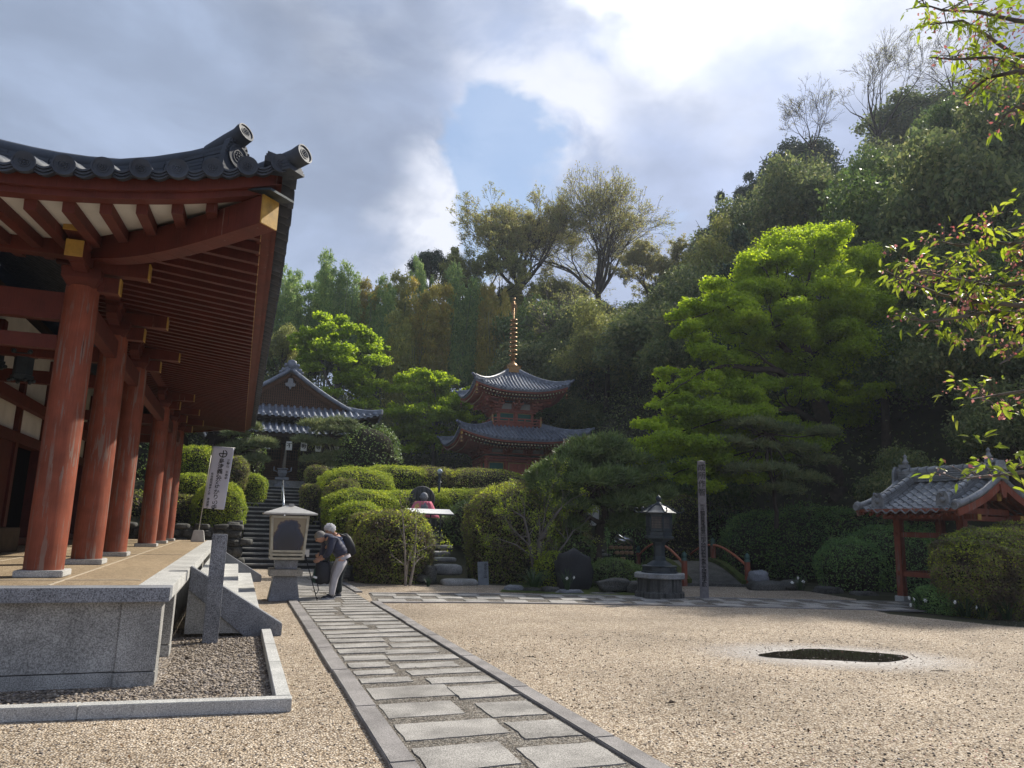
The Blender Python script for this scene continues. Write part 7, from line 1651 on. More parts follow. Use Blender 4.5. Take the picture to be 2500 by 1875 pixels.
big = [(1990, 595, 90, 45, .5, 0), (1915, 640, 85, 45, 0, 0), (2070, 640, 95, 50, .5, 0), (2125, 690, 70, 45, 1, 0), (1850, 690, 80, 42, 0, 0), (1770, 725, 75, 38, -.5, 0), (1960, 710, 120, 55, -.8, 0), (2060, 760, 110, 55, -.5, 0), (1705, 765, 62, 36, -.3, 0), (1800, 790, 95, 48, -1, 0), (1900, 790, 90, 50, -1.5, 1), (1700, 830, 60, 36, -.8, 0), (1760, 860, 80, 34, -1, 1), (2000, 850, 110, 55, -.5, 1), (2110, 850, 90, 50, 0, 1), (2140, 770, 60, 45, 0, 0), (1850, 870, 80, 40, .8, 1),
       (1655, 935, 45, 32, -1.2, 0), (1720, 950, 75, 34, -1.4, 0), (1640, 1000, 60, 36, -1.6, 0), (1800, 975, 95, 34, -1, 1), (1720, 1030, 95, 38, -1.8, 1), (1610, 1070, 58, 34, -1.8, 0), (1900, 960, 90, 34, -.5, 1), (1830, 1050, 105, 38, -1.4, 1), (1650, 1110, 95, 38, -2, 1), (1570, 1120, 40, 26, -2, 0), (1780, 1120, 110, 36, -1.8, 1), (1900, 1060, 100, 36, 0, 1), (1620, 1165, 75, 30, -2, 1), (1740, 1180, 95, 34, -2, 1), (2100, 960, 75, 24, -1.5, 0), (2000, 950, 80, 34, 0, 1), (1860, 1150, 90, 36, 0, 1), (1950, 680, 140, 80, .3, 0), (2050, 800, 130, 75, .3, 0), (1850, 790, 120, 65, .2, 0), (1980, 900, 150, 60, .5, 1), (1750, 900, 80, 40, 0, 1), (1750, 1000, 120, 50, -.8, 1), (1880, 1090, 130, 50, .3, 1), (1680, 1080, 95, 50, -1, 0), (2110, 890, 110, 60, .5, 1), (2190, 800, 80, 60, .6, 0), (2200, 920, 90, 50, .6, 1), (2060, 1000, 110, 40, .5, 1)]
tr_big = [[(2040, 1230, 0, .36), (2028, 1130, 0, .33), (2008, 1040, 0, .30), (1990, 960, 0, .27), (1968, 890, 0, .23), (1962, 830, 0, .17), (1965, 760, 0, .12), (1975, 680, .2, .06), (1990, 600, .3, .02)],
          [(1985, 930, 0, .17), (1900, 905, -.5, .13), (1820, 900, -.8, .10), (1760, 895, -1, .07), (1700, 915, -1.2, .04), (1660, 940, -1.3, .02)],
          [(1970, 890, 0, .14), (1900, 830, -.4, .10), (1840, 790, -.7, .07), (1770, 745, -.7, .04), (1710, 770, -.6, .02)], [(1962, 830, 0, .12), (1930, 750, -.3, .08), (1890, 690, -.3, .05), (1860, 650, -.2, .02)], [(1975, 880, 0, .16), (2040, 800, .3, .10), (2080, 730, .5, .06), (2100, 660, .8, .02)],
          [(2000, 1000, 0, .14), (2070, 930, .4, .08), (2130, 860, .6, .04), (2150, 800, .5, .02)], [(2010, 1040, 0, .13), (1940, 1000, -.5, .08), (1850, 1000, -1, .05), (1740, 1030, -1.5, .03), (1640, 1060, -1.8, .02)], [(2015, 1080, 0, .1), (1920, 1080, -.8, .06), (1800, 1110, -1.6, .03), (1660, 1150, -2, .015)]]
lobed_tree('maple_tree', 'largest bright yellow green maple with a dark forked trunk, right of centre', big, 22.5, 6400, .112, [m_maple, m_maple2], tr_big, 100)
lobed_tree('maple_tree', 'second green maple in flat layers between the largest maple and the cherry branches', [(2200, 700, 80, 42, 0, 0), (2210, 780, 90, 42, 0, 0), (2300, 800, 100, 45, 0, 0), (2240, 860, 100, 36, -.8, 0), (2400, 840, 80, 38, 0, 1), (2340, 880, 110, 38, -.8, 0), (2200, 930, 90, 28, -1, 1), (2300, 950, 110, 32, -1, 1), (2390, 960, 90, 32, -.5, 1), (2330, 1000, 100, 26, -.8, 1), (2170, 860, 70, 32, 0, 1), (2270, 720, 80, 40, 0, 1)], 24, 3800, .13, [m_maple, m_maple2],
           [[(2275, 1180, 0, .22), (2270, 1080, 0, .19), (2265, 980, 0, .15), (2270, 900, 0, .11), (2280, 800, 0, .05)], [(2265, 980, 0, .1), (2220, 920, -.3, .06), (2180, 880, -.4, .03)], [(2268, 950, 0, .1), (2330, 900, -.3, .06), (2390, 880, -.3, .03)]], 110)
lobed_tree('maple_tree', 'bright green maple standing in the gap between the small temple and the pagoda', [(1040, 930, 60, 26, 0, 0), (1100, 950, 50, 24, 0, 0), (990, 960, 55, 24, 0, 0), (1060, 975, 80, 26, -.5, 0), (975, 1005, 55, 22, -.6, 1), (1040, 1015, 85, 26, -.6, 1), (1120, 1000, 50, 24, -.4, 0), (960, 1045, 50, 22, -.4, 1), (1010, 1060, 70, 26, 0, 1), (1100, 1050, 60, 24, -.4, 1), (1150, 1025, 30, 16, -.6, 0), (1080, 1090, 60, 24, 0, 1), (980, 1095, 60, 24, 0, 1), (1140, 1070, 30, 16, 0, 0)], 48.5, 2400, .19, [m_maple, m_maple],
           [[(1058, 1120, 0, .13), (1062, 1060, 0, .11), (1070, 1010, 0, .08), (1060, 950, 0, .03)], [(1062, 1060, 0, .08), (1030, 1010, -.2, .05), (990, 970, -.2, .02)], [(1066, 1040, 0, .07), (1100, 990, -.2, .04), (1120, 950, -.2, .02)]], 120, .2, m_bark_g)
lobed_tree('maple_tree', 'rounded bright green maple above the right slope of the small temple roof', [(835, 800, 60, 26, 0, 0), (780, 830, 50, 26, 0, 0), (880, 830, 55, 26, 0, 0), (830, 850, 85, 28, -.5, 0), (770, 880, 55, 26, -.3, 1), (870, 890, 75, 28, -.5, 1), (910, 870, 35, 24, 0, 0), (810, 920, 70, 30, 0, 1), (880, 940, 60, 28, 0, 1), (740, 840, 30, 20, 0, 0), (840, 970, 70, 28, 0, 1)], 48, 2200, .21, [m_maple2, m_maple2],
           [[(815, 1010, 0, .2), (820, 960, 0, .17), (828, 900, 0, .12), (835, 820, 0, .05)], [(818, 970, 0, .12), (790, 900, 0, .08), (770, 850, 0, .03)], [(822, 950, 0, .12), (860, 900, 0, .08), (885, 850, 0, .03)]], 130, .25, m_bark_g)
# pines: needle cushions on crooked limbs
def pine(name, label, pads, Y, n, nl, limbs, seed, mat=m_pine, r=1.0, candles=0):
    p0 = limbs[0][0]; b0 = at(p0[0], p0[1], Y + p0[2]); base = (b0.x, b0.y, gz(b0.x, b0.y) if gz(b0.x, b0.y) < b0.z else b0.z); t = thing(name, label, 'tree', base); g = rng(seed); segs = []
    for limb in limbs:
        P = [np.array(at(x, y, Y + dy)) for x, y, dy, _ in limb]; Rr = [q_ * r for *_, q_ in limb]; PP, RR = [], []
        for i in range(len(P) - 1):
            for s in (0, .5): PP.append(P[i] * (1 - s) + P[i + 1] * s + g.normal(0, .04, 3) * (s > 0)); RR.append(Rr[i] * (1 - s) + Rr[i + 1] * s)
        PP.append(P[-1]); RR.append(Rr[-1]); segs.append((np.array(PP), np.array(RR)))
    trunk_end = segs[0][0][-2]; Vn = []
    for px, py, rx, ry, dy in pads:
        c = at(px, py, Y + dy); D = depth(c) / F; Vn.append(pine_pad(g, c, rx * D, ry * D, n, nl)); m_ = (np.array(c) + trunk_end) / 2 - np.array([0, 0, .12]); segs.append((np.array([trunk_end, m_, np.array(c)]), np.array([.05 * r, .035 * r, .012])))
        for q_ in range(5): a = g.uniform(0, 6.28); segs.append((np.array([np.array(c), np.array(c) + np.array([math.cos(a) * rx * D * .7, math.sin(a) * rx * D * .7, ry * D * .3])]), np.array([.014, .005]) * max(.6, r)))
    V, Fc = tubes_np([s for s in segs if len(s[0]) == 3] , 6); V2, F2 = tubes_np([s for s in segs if len(s[0]) != 3], 8)
    link('trunk', npmesh('trunk', np.concatenate([V, V2]), np.concatenate([F_ for F_ in (Fc, F2 + len(V))]), True), m_bark, t)
    Vn = np.concatenate(Vn); link('needles', npmesh('needles', Vn, np.arange(len(Vn)).reshape(-1, 4)), mat, t)
    if candles:
        b = MB()
        for k in range(candles): px, py, rx, ry, dy = pads[g.integers(0, min(5, len(pads)))]; c = at(px + g.uniform(-.8, .8) * rx, py - ry * .5, Y + dy); b.tube([c, c + Vector((g.normal(0, .01), 0, g.uniform(.18, .38)))], [.022, .010], 5)
        b.build('shoots', plain('pine_shoot', (.30, .25, .20), .8), t)
    return t
pine('pine_tree', 'large dark trained pine with a thick leaning trunk left of the bronze lantern', [(1375, 1150, 55, 34, 0), (1420, 1115, 60, 40, .3), (1480, 1100, 60, 38, .3), (1530, 1130, 60, 38, 0), (1350, 1195, 60, 34, -.3), (1420, 1180, 70, 36, -.5), (1500, 1175, 75, 36, -.5), (1575, 1165, 55, 34, 0), (1590, 1210, 55, 34, 0), (1380, 1240, 60, 30, -.2), (1450, 1230, 60, 30, .8), (1530, 1235, 75, 34, -.5), (1590, 1270, 50, 32, 0), (1530, 1285, 55, 30, -.2), (1330, 1230, 40, 26, 0), (1385, 1290, 42, 24, 0), (1440, 1150, 60, 34, 1), (1320, 1170, 30, 26, 0)], 20.5, 2600, .25,
     [[(1458, 1440, 0, .17), (1460, 1370, 0, .16), (1462, 1310, 0, .15), (1478, 1265, 0, .12), (1468, 1215, 0, .09), (1450, 1160, 0, .05)], [(1470, 1275, 0, .08), (1440, 1262, -.2, .07), (1410, 1272, -.3, .05), (1385, 1275, -.3, .03), (1370, 1262, -.3, .02)], [(1475, 1240, 0, .08), (1520, 1200, 0, .06), (1560, 1185, 0, .04), (1590, 1180, 0, .02)], [(1465, 1215, 0, .07), (1420, 1195, 0, .05), (1390, 1170, 0, .03), (1380, 1150, 0, .02)]], 200, m_pine, 1, 14)
pine('pine_tree', 'slender pine with flat dusky cushions in front of the largest maple', [(1830, 1040, 60, 18, 0), (1900, 1055, 60, 18, 0), (1780, 1085, 50, 16, 0), (1850, 1095, 50, 16, .2), (1940, 1100, 55, 18, 0), (1990, 1130, 55, 18, .2), (1870, 1150, 70, 18, -.2), (1960, 1175, 60, 18, 0), (2010, 1060, 40, 14, 0), (1800, 1150, 45, 16, 0), (1900, 1200, 60, 18, 0)], 19.8, 1900, .20,
     [[(1895, 1290, 0, .09), (1890, 1220, 0, .085), (1882, 1160, 0, .08), (1872, 1110, 0, .07), (1880, 1070, 0, .05), (1860, 1050, 0, .03)], [(1880, 1075, 0, .05), (1850, 1062, 0, .04), (1835, 1050, 0, .02)], [(1886, 1170, 0, .05), (1930, 1140, 0, .04), (1990, 1140, 0, .02)]], 210, m_pine_l, .8)
pine('pine_tree', 'pale cushioned pine hanging in front of the right side of the small temple', [(770, 1040, 40, 15, 0), (830, 1035, 40, 14, 0), (860, 1052, 34, 14, 0), (800, 1055, 45, 14, -.2), (745, 1078, 34, 12, 0), (790, 1085, 40, 13, 0), (770, 1125, 35, 13, 0), (835, 1140, 40, 14, 0), (815, 1115, 30, 12, 0)], 34.2, 1300, .22,
     [[(793, 1165, 0, .10), (790, 1140, 0, .1), (800, 1115, 0, .09), (796, 1080, 0, .07), (806, 1050, 0, .04)], [(796, 1085, 0, .06), (770, 1065, 0, .04), (750, 1070, 0, .02)], [(800, 1065, 0, .05), (835, 1055, 0, .03), (860, 1055, 0, .02)]], 220, m_pine_l)
pine('pine_tree', 'pale cushioned pine at the left of the small temple beside the hall eave corner', [(612, 1045, 26, 11, 0), (640, 1082, 34, 12, 0), (600, 1090, 34, 13, 0), (575, 1062, 30, 12, 0), (625, 1125, 34, 12, 0), (585, 1130, 30, 12, 0), (655, 1090, 20, 9, 0), (560, 1100, 30, 12, 0)], 33.5, 1300, .22,
     [[(572, 1180, 0, .09), (570, 1140, 0, .09), (566, 1090, 0, .07), (572, 1050, 0, .05)], [(568, 1120, 0, .05), (600, 1100, 0, .04), (640, 1090, 0, .02)]], 230, m_pine_l)
# ------------------------------------------------------------------ clipped azaleas and hedges
def bush(px, py, rpx, rpy, Y, label, mat=m_azalea, seed=1, dens=1700, size=.062, name='azalea_bush', cat='bush', group='clipped azalea domes', extra=(), dy=.9, zbase=None):
    c = at(px, py, Y); D = depth(c) / F; rx, rz = rpx * D, rpy * D; L = [(c.x, c.y, c.z, rx, rx * dy, rz)]
    for ex, ey, erx, ery, edy in extra: q_ = at(ex, ey, Y + edy); L.append((q_.x, q_.y, q_.z, erx * D, erx * D * .85, ery * D))
    zb = min(gz(c.x, c.y), c.z - rz * .8); t = thing(name, label, cat, (c.x, c.y, zb), group=group); 
    # square the lower half: run the skirt down to the ground
    skirt = c.z - zb
    link('foliage', bush_mesh('foliage', L, dens * (.05 / size) ** 2, size, seed), mat, t)
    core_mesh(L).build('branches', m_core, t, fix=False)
    if mat in (m_azalea, m_azalea_d):
        g = rng(seed + 900); Pn = []
        for l in L:
            n = int(2.2 * l[3] * l[4] * dens * (.05 / size) ** 2 * (.55 if mat is m_azalea else .38)); d = unit(g, n); d[:, 2] = np.abs(d[:, 2]) ** .55; d /= np.linalg.norm(d, axis=1, keepdims=True); pt_ = np.array([mnoise.noise(Vector(q_) * 3.1 + Vector((seed, 0, 0))) for q_ in d]); d = d[(pt_ > -.12) | (g.random(n) < .25)]; e = np.sign(d) * np.abs(d) ** .84
            Pn.append(np.array(l[:3]) + e * np.array(l[3:6]) * (1.0 + np.abs(g.normal(.01, .022, (len(d), 1)))))
        Pn = np.concatenate(Pn); nr = unit(g, len(Pn)) + np.array([0, 0, .5]); nr /= np.linalg.norm(nr, axis=1, keepdims=True); V, Fc = leaf_quads(Pn, nr, size * 1.05, g, .5); link('new_shoots', npmesh('new_shoots', V, Fc), m_shoot, t)
    if skirt > rz * .5:
        g = rng(seed + 500); n = int(2 * math.pi * rx * skirt * dens * (.05 / size) ** 2 * .6); a = g.uniform(0, 6.28, n); z_ = g.uniform(0, 1, n) ** .8 * skirt; rr = rx * (1.0 - .10 * (z_ / skirt) ** 2) * (1 - np.abs(g.normal(0, .05, n))); P = np.stack([c.x + rr * np.cos(a), c.y + dy * rr * np.sin(a), c.z - z_], 1)
        nr = np.stack([np.cos(a), np.sin(a), np.full(n, .3)], 1) * .8 + unit(g, n) * .8; nr /= np.linalg.norm(nr, axis=1, keepdims=True); V, Fc = leaf_quads(P, nr, size, g, .55); link('lower_foliage', npmesh('lower_foliage', V, Fc), mat, t)
        b = MB(); b.lathe([(rx * .86, 0), (rx * .80, -skirt)], (0, 0, 0), 20); b.v = [(x + c.x, y * dy + c.y, z + c.z) for x, y, z in b.v]; b.build('stems', m_core, t, fix=False)
    return t
bush(960, 1335, 97, 88, 20.6, 'big round clipped bush right of the bending visitors with the pale sapling before it', m_azalea_d, 1, 2300, .062)
bush(1262, 1300, 128, 118, 21.2, 'big round clipped bush right of the garden steps behind the notice board', m_azalea_d, 2, 2300, .062, extra=((1360, 1290, 80, 90, .3),))
bush(872, 1272, 62, 44, 22.4, 'small low dome tucked between the big front bush and the long hedge', m_azalea, 3)
bush(905, 1300, 60, 50, 21.6, 'low dome touching the left shoulder of the big front bush', m_azalea_d, 4)
bush(880, 1245, 95, 48, 28.0, 'long low clipped hedge mound below the largest upper dome', m_azalea, 5, extra=((980, 1240, 80, 42, .3), (1050, 1238, 60, 38, .4)))
bush(868, 1198, 92, 55, 30.0, 'largest upper dome just right of the long stairway', m_azalea, 6, 1300, .055)
bush(835, 1240, 50, 70, 28.5, 'steep dark side dome along the right wall of the stairway', m_azalea_d, 7, 1300, .055)
bush(757, 1203, 24, 20, 29.5, 'small round ball bush at the top right of the stairway', m_azalea_d, 8, 1400)
bush(775, 1162, 30, 24, 31.5, 'small bush behind the ball bush by the pine trunk', m_azalea_d, 9, 1400)
bush(965, 1168, 90, 30, 32, 'flat topped hedge at the back left of the azalea slope', m_azalea, 10, 1000, .06)
bush(1050, 1172, 80, 30, 32, 'flat topped hedge at the back behind the garden lamp', m_azalea_d, 11, 1000, .06)
bush(1180, 1180, 105, 34, 31.5, 'broad dull purple green hedge below the pagoda doors', m_azalea_d, 12, 1000, .06, extra=((1260, 1190, 50, 30, 0),))
bush(1090, 1232, 105, 38, 29.2, 'middle hedge behind the pink caped statue', m_azalea, 13, 1200, .055)
bush(1210, 1235, 110, 42, 28.8, 'middle hedge between the statue and the pine', m_azalea_d, 14, 1200, .055)
bush(1320, 1225, 85, 42, 28.8, 'middle hedge hidden partly by the pine branches', m_azalea_d, 15, 1200, .055)
bush(1150, 1285, 60, 62, 24.6, 'glossy dark shrub with pale highlights right of the stone altar', m_shrub, 16, 700, .08, 'shrub', 'shrub', None)
bush(1085, 1300, 42, 40, 25.4, 'dark shrub behind the stone altar', m_shrub, 17, 700, .08, 'shrub', 'shrub', None)
# left of the stairs
bush(533, 1250, 62, 72, 27.5, 'bright round clipped bush right behind the banner', m_azalea, 20, 1700, .05)
bush(617, 1190, 31, 32, 31, 'round ball bush at the top left of the stairway', m_azalea, 21, 1500, .05)
bush(641, 1186, 12, 17, 31.5, 'tiny bush peeking out right of the left ball bush', m_azalea, 22, 1500, .05)
bush(565, 1160, 40, 45, 30.5, 'round clipped bush above the banner bush', m_azalea_d, 23, 1400, .055)
bush(478, 1130, 48, 42, 31, 'pale green bush high behind the last column and the banner top', m_azalea, 24, 1200, .06)
bush(468, 1205, 52, 50, 29, 'pale green bush left of the banner', m_azalea, 25, 1300, .055)
bush(445, 1270, 60, 60, 28, 'dark green bush low left of the banner pole', m_azalea_d, 26, 1300, .055)
bush(330, 1160, 90, 90, 32, 'dark glossy shrub seen between the vermilion columns', m_shrub, 27, 500, .10, 'shrub', 'shrub', None)
bush(330, 1260, 80, 60, 29, 'shaded mossy shrub low between the vermilion columns', m_azalea_d, 28, 700, .08, 'shrub', 'shrub', None)
bush(900, 1100, 72, 62, 34, 'glossy round camellia right of the small temple', m_shrub, 29, 500, .10, 'shrub', 'shrub', None, extra=((930, 1130, 50, 45, 0), (860, 1130, 45, 40, 0)))
bush(600, 1120, 45, 60, 35, 'dark shrub left of the small temple steps', m_shrub, 30, 500, .10, 'shrub', 'shrub', None)
bush(760, 1110, 30, 30, 36.5, 'grey green shrub at the right foot of the small temple', m_azalea_d, 31, 700, .08, 'shrub', 'shrub', None)
# right part
bush(2432, 1412, 142, 118, 11.6, 'large round clipped bush at the right edge with bright leaf tips', m_azalea_d, 40, 4200, .050, extra=((2520, 1395, 130, 125, .3),))
bush(1990, 1330, 150, 95, 22, 'long dark hedge behind the court between bridge and pavilion', m_darkhedge, 41, 900, .07, 'hedge', 'hedge', None, extra=((1880, 1340, 120, 90, 1), (2100, 1340, 130, 95, -1.5)))
bush(2180, 1370, 110, 90, 17.6, 'dark glossy bush left of the pavilion posts', m_darkhedge, 42, 1200, .06, 'shrub', 'shrub', None, extra=((2080, 1390, 80, 70, 0), (2260, 1360, 80, 90, .6)))
bush(1800, 1300, 90, 60, 27, 'dark hedge behind the arched bridge', m_darkhedge, 43, 700, .08, 'hedge', 'hedge', None)
bush(1660, 1270, 62, 62, 25, 'glossy shrub with pale leaves between the lantern and the pillar', m_azalea_d, 44, 800, .07, 'shrub', 'shrub', None)
bush(1540, 1310, 60, 50, 26, 'drooping dark foliage beside the garden stairs', m_darkhedge, 45, 700, .08, 'shrub', 'shrub', None)
bush(1500, 1400, 60, 34, 18.6, 'low dark leafy shrub left of the bronze lantern base', m_shrub, 46, 1500, .05, 'shrub', 'shrub', None, extra=((1560, 1410, 40, 28, 0),))
bush(1340, 1390, 40, 42, 18.9, 'yellow green shrub behind the bare cherry stems', m_azalea, 47, 1500, .05, 'shrub', 'shrub', None)
bush(1400, 1350, 50, 40, 20.2, 'dark shrub under the big pine', m_shrub, 48, 900, .07, 'shrub', 'shrub', None)
bush(2330, 1470, 90, 40, 12.2, 'dark ground shrub below the clipped bush at the right edge', m_darkhedge, 49, 2500, .045, 'shrub', 'shrub', None)
# ------------------------------------------------------------------ garden edge
def rock(px, py, Y, sx, sy, sz, label, seed, mat=m_rock, group='rocks edging the garden', name='rock', moss=False):
    c = at(px, py, Y); b = MB(); b.ball((0, 0, 0), 1, 18, 12); vs = []
    for v in b.v:
        e = Vector([math.copysign(abs(q_) ** .7, q_) for q_ in v]); nz_ = 1 + .28 * mnoise.noise(e * 1.6 + Vector((seed, 0, 0))) + .12 * mnoise.noise(e * 4 + Vector((0, seed, 0))); vs.append((c.x + e.x * sx / 2 * nz_, c.y + e.y * sy / 2 * nz_, max(-.05, c.z + e.z * sz / 2 * nz_)))
    b.v = vs; return tag(b.build(name, mat), label, 'rock', group)
rock(1400, 1395, 17.9, .95, .45, 1.05, 'tall dark standing stone with a pale vein under the pine', 1, m_riser, None)
rock(1392, 1450, 17.0, .72, .4, .22, 'pale low rock at the foot of the standing stone', 2, m_granite)
rock(1500, 1430, 17.2, .95, .5, .36, 'dark mossy boulder left of the lantern base', 3); rock(1555, 1437, 17.0, .6, .5, .34, 'dark mossy boulder touching the lantern base', 4)
rock(1475, 1455, 16.7, .8, .3, .16, 'long flat dark kerb rock before the mossy boulder', 5); rock(1560, 1458, 16.6, .7, .3, .14, 'flat dark kerb rock nearest the lantern base', 6)
rock(1255, 1440, 17.9, .5, .35, .22, 'pale rock at the left end of the narcissus bed', 7, m_granite); rock(1300, 1445, 17.7, .6, .35, .20, 'dark rock below the strap leaved plants', 8); rock(1345, 1445, 17.4, .55, .35, .26, 'mossy rock left of the pale low rock', 9)
rock(1870, 1435, 17.6, 1.1, .6, .40, 'rough pale stone heap right of the bridge', 10); rock(1850, 1410, 18.2, .6, .5, .4, 'grey boulder against the right bridge post', 11, m_granite); rock(1930, 1430, 17.5, .9, .5, .3, 'mossy rock right of the stone heap', 12); rock(2020, 1445, 16.8, .9, .5, .28, 'dark rock along the garden edge behind the cross path', 13); rock(2110, 1455, 16.2, .8, .5, .26, 'dark rock along the garden edge near the pavilion', 14)
rock(820, 1395, 20.2, .7, .5, .5, 'dark boulder at the foot of the bush right of the visitors', 15); rock(1005, 1440, 19.2, 1.1, .35, .10, 'thin flat stone under the pale sapling', 16, m_granite); rock(1050, 1405, 19.8, .35, .3, .55, 'upright dark stone left of the garden steps', 17)
mo = MB(); mo.add([tuple(Vector((p.x, p.y, .012))) for i, p in enumerate((ground(1220, 1446), ground(1330, 1450), ground(1420, 1455), ground(1560, 1458), ground(1700, 1420), ground(1640, 1408), ground(1450, 1415), ground(1250, 1420)))], [tuple(range(8))]); tag(mo.build('moss_bank', m_moss, fix=False), kind='structure')
# strap leaved clumps and narcissus
def clump(px, py, Y, n, h, spread, label, seed, flowers=0, group='narcissus clumps along the garden edge', name='narcissus_clump', w=.012, fl=()):
    c = at(px, py, Y); c.z = max(c.z, 0.0); t = thing(name, label, 'plant', tuple(c), group=group); g = rng(seed); V, Fc = blades(g, (c.x, c.y, c.z), n, h, spread, w); link('leaves', npmesh('leaves', V, Fc), m_blade, t)
    for fx, fy in fl:
        p = at(fx, fy, Y - .15); b = MB(); b.tube([(c.x + (p.x - c.x) * .3, c.y, c.z), tuple(p)], .005, 5); s = b.build('flower_stem', m_blade, t); b = MB(); nv = Vector((g.normal(0, .4), -1, g.normal(.1, .3))).normalized(); u_, w_ = frame_of(nv)
        for k in range(6):
            a = k * math.pi / 3; d_ = u_ * math.cos(a) + w_ * math.sin(a); e_ = u_ * -math.sin(a) + w_ * math.cos(a); b.add([p, p + d_ * .028 + e_ * .014 + nv * .006, p + d_ * .05, p + d_ * .028 - e_ * .014 + nv * .006], [(0, 1, 2, 3)])
        b.lathe([(.012, 0), (.017, .022), (.013, .02)], p, 8, nv); b.build('flower', m_flower, t, fix=False)
clump(1305, 1432, 17.6, 90, .48, .62, 'dense dark strap leaved clump under the bare cherry stems', 1, name='strap_leaved_plant', group=None)
clump(1385, 1440, 17.0, 36, .55, .22, 'narcissus clump with two white flowers before the standing stone', 2, fl=((1384, 1412), (1401, 1410)))
clump(1955, 1440, 16.6, 26, .45, .35, 'far narcissus clump with small white flowers in the shade right of the bridge', 3, fl=((1934, 1422), (1948, 1411), (1961, 1420)))
clump(2262, 1490, 12.4, 60, .50, .45, 'narcissus clump with four white flowers left of the clipped bush at the right edge', 4, fl=((2219, 1460), (2231, 1463), (2259, 1466), (2223, 1477)))
clump(2360, 1510, 11.4, 55, .48, .42, 'narcissus clump with one flower in the middle before the right bush', 5, fl=((2331, 1470),))
clump(2400, 1515, 11.2, 40, .42, .40, 'narcissus clump with one flower right of centre before the right bush', 6, fl=((2383, 1483),))
clump(2460, 1520, 10.9, 70, .50, .42, 'narcissus leaves without flowers at the right edge', 7)
clump(1045, 1432, 19.1, 16, .30, .14, 'small tuft of pale grass left of the garden steps', 8, name='grass_tuft', group=None)
# pale sapling in front of the big bush; pruned cherry with bare stems
def sapling(name, label, stems, Y, leaf, nleaf, lsize, seed, bark=m_bark_l, lv=2, ln=.7):
    b0 = at(*stems[0][0][:2], Y); t = thing(name, label, 'tree', (b0.x, b0.y, 0)); g = rng(seed); segs, tips = [], []
    for st_ in stems:
        P = [np.array(at(x, y, Y + dy)) for x, y, dy, r in st_]; Rr = [r for *_, r in st_]; segs.append((np.array(P), np.array(Rr)))
        for i in range(1, len(P)):
            dd_ = P[i] - P[i - 1]; dd_ /= np.linalg.norm(dd_)
            for k in range(2): q_ = g.normal(size=3); q_ /= np.linalg.norm(q_); d2 = dd_ * .6 + q_ * .7; d2 /= np.linalg.norm(d2); grow(g, P[i], d2, ln, Rr[i] * .5, lv, segs, tips, .7, (2, 3), .7, .15, .004, .3)
    V, Fc = tubes_np(segs, 6); link('stems', npmesh('stems', V, Fc, True), bark, t)
    tp_ = np.array([x[0] for x in tips]); k = g.integers(0, len(tp_), nleaf); P = tp_[k] + unit(g, nleaf) * .13 * g.random((nleaf, 1)) ** .6; V, Fc = leaf_quads(P, unit(g, nleaf), lsize, g, .5); link('leaves', npmesh('leaves', V, Fc), leaf, t)
sapling('young_tree', 'pale two stemmed young tree in front of the big round bush right of the visitors', [[(990, 1432, 0, .038), (990, 1380, 0, .034), (988, 1330, 0, .026), (985, 1290, 0, .018), (982, 1255, 0, .01)], [(1000, 1432, 0, .038), (1010, 1380, 0, .032), (1014, 1330, 0, .026), (1016, 1280, 0, .016)], [(992, 1410, 0, .02), (998, 1360, -.1, .016), (1010, 1335, -.1, .012)], [(1012, 1350, 0, .014), (1040, 1338, 0, .010), (1058, 1328, 0, .006)]], 19.3, m_azalea, 700, .05, 3, ln=.28)
sapling('pruned_cherry', 'old pruned cherry with several dark crooked stems and small new leaves beside the pine', [[(1318, 1435, 0, .10), (1316, 1380, 0, .085), (1318, 1320, 0, .075), (1340, 1280, 0, .05), (1370, 1240, 0, .025)], [(1312, 1435, 0, .06), (1300, 1370, 0, .05), (1290, 1310, 0, .04), (1280, 1265, 0, .03), (1250, 1245, 0, .015)], [(1325, 1430, 0, .05), (1345, 1370, 0, .04), (1385, 1320, 0, .03), (1400, 1295, 0, .015)], [(1300, 1360, -.1, .03), (1260, 1330, -.3, .02), (1215, 1315, -.4, .01)], [(1290, 1330, -.1, .03), (1250, 1290, -.3, .02), (1230, 1260, -.3, .01)], [(1318, 1330, 0, .03), (1330, 1260, 0, .02), (1345, 1200, 0, .01)]], 19.0, m_azalea, 3200, .05, 5, m_bark_g, ln=.42)
# small pieces on the court
for k, (px, py, L_, lab) in enumerate(((2300, 1640, .20, 'thin dry twig lying on the gravel right of the puddle'), (1300, 1606, .08, 'tiny twig on the gravel in the middle of the court'))):
    p = ground(px, py); b = MB(); b.tube([p + Vector((-L_ * .6, .05, .008)), p + Vector((0, 0, .012)), p + Vector((L_ * .5, -.02, .010))], .004, 5); b.tube([p + Vector((.02, 0, .012)), p + Vector((L_ * .35, .07, .012))], .003, 5); tag(b.build('twig', m_bark), lab, 'twig')
for k, (px, py, lab) in enumerate(((455, 1612, 'curled brown dead leaf on the pebble bed beside the granite post'), (1932, 1568, 'small dark dead leaf behind the puddle'), (1640, 1720, 'dead leaf on the gravel in the middle foreground'))):
    p = ground(px, py); b = MB(); b.add([p + Vector(v) for v in ((-.05, 0, .012), (0, .022, .035), (.05, 0, .02), (0, -.022, .030), (.02, .0, .012))], [(0, 3, 4), (3, 2, 4), (2, 1, 4), (1, 0, 4)]); tag(b.build('dead_leaf', m_bark, fix=False), lab, 'leaf')
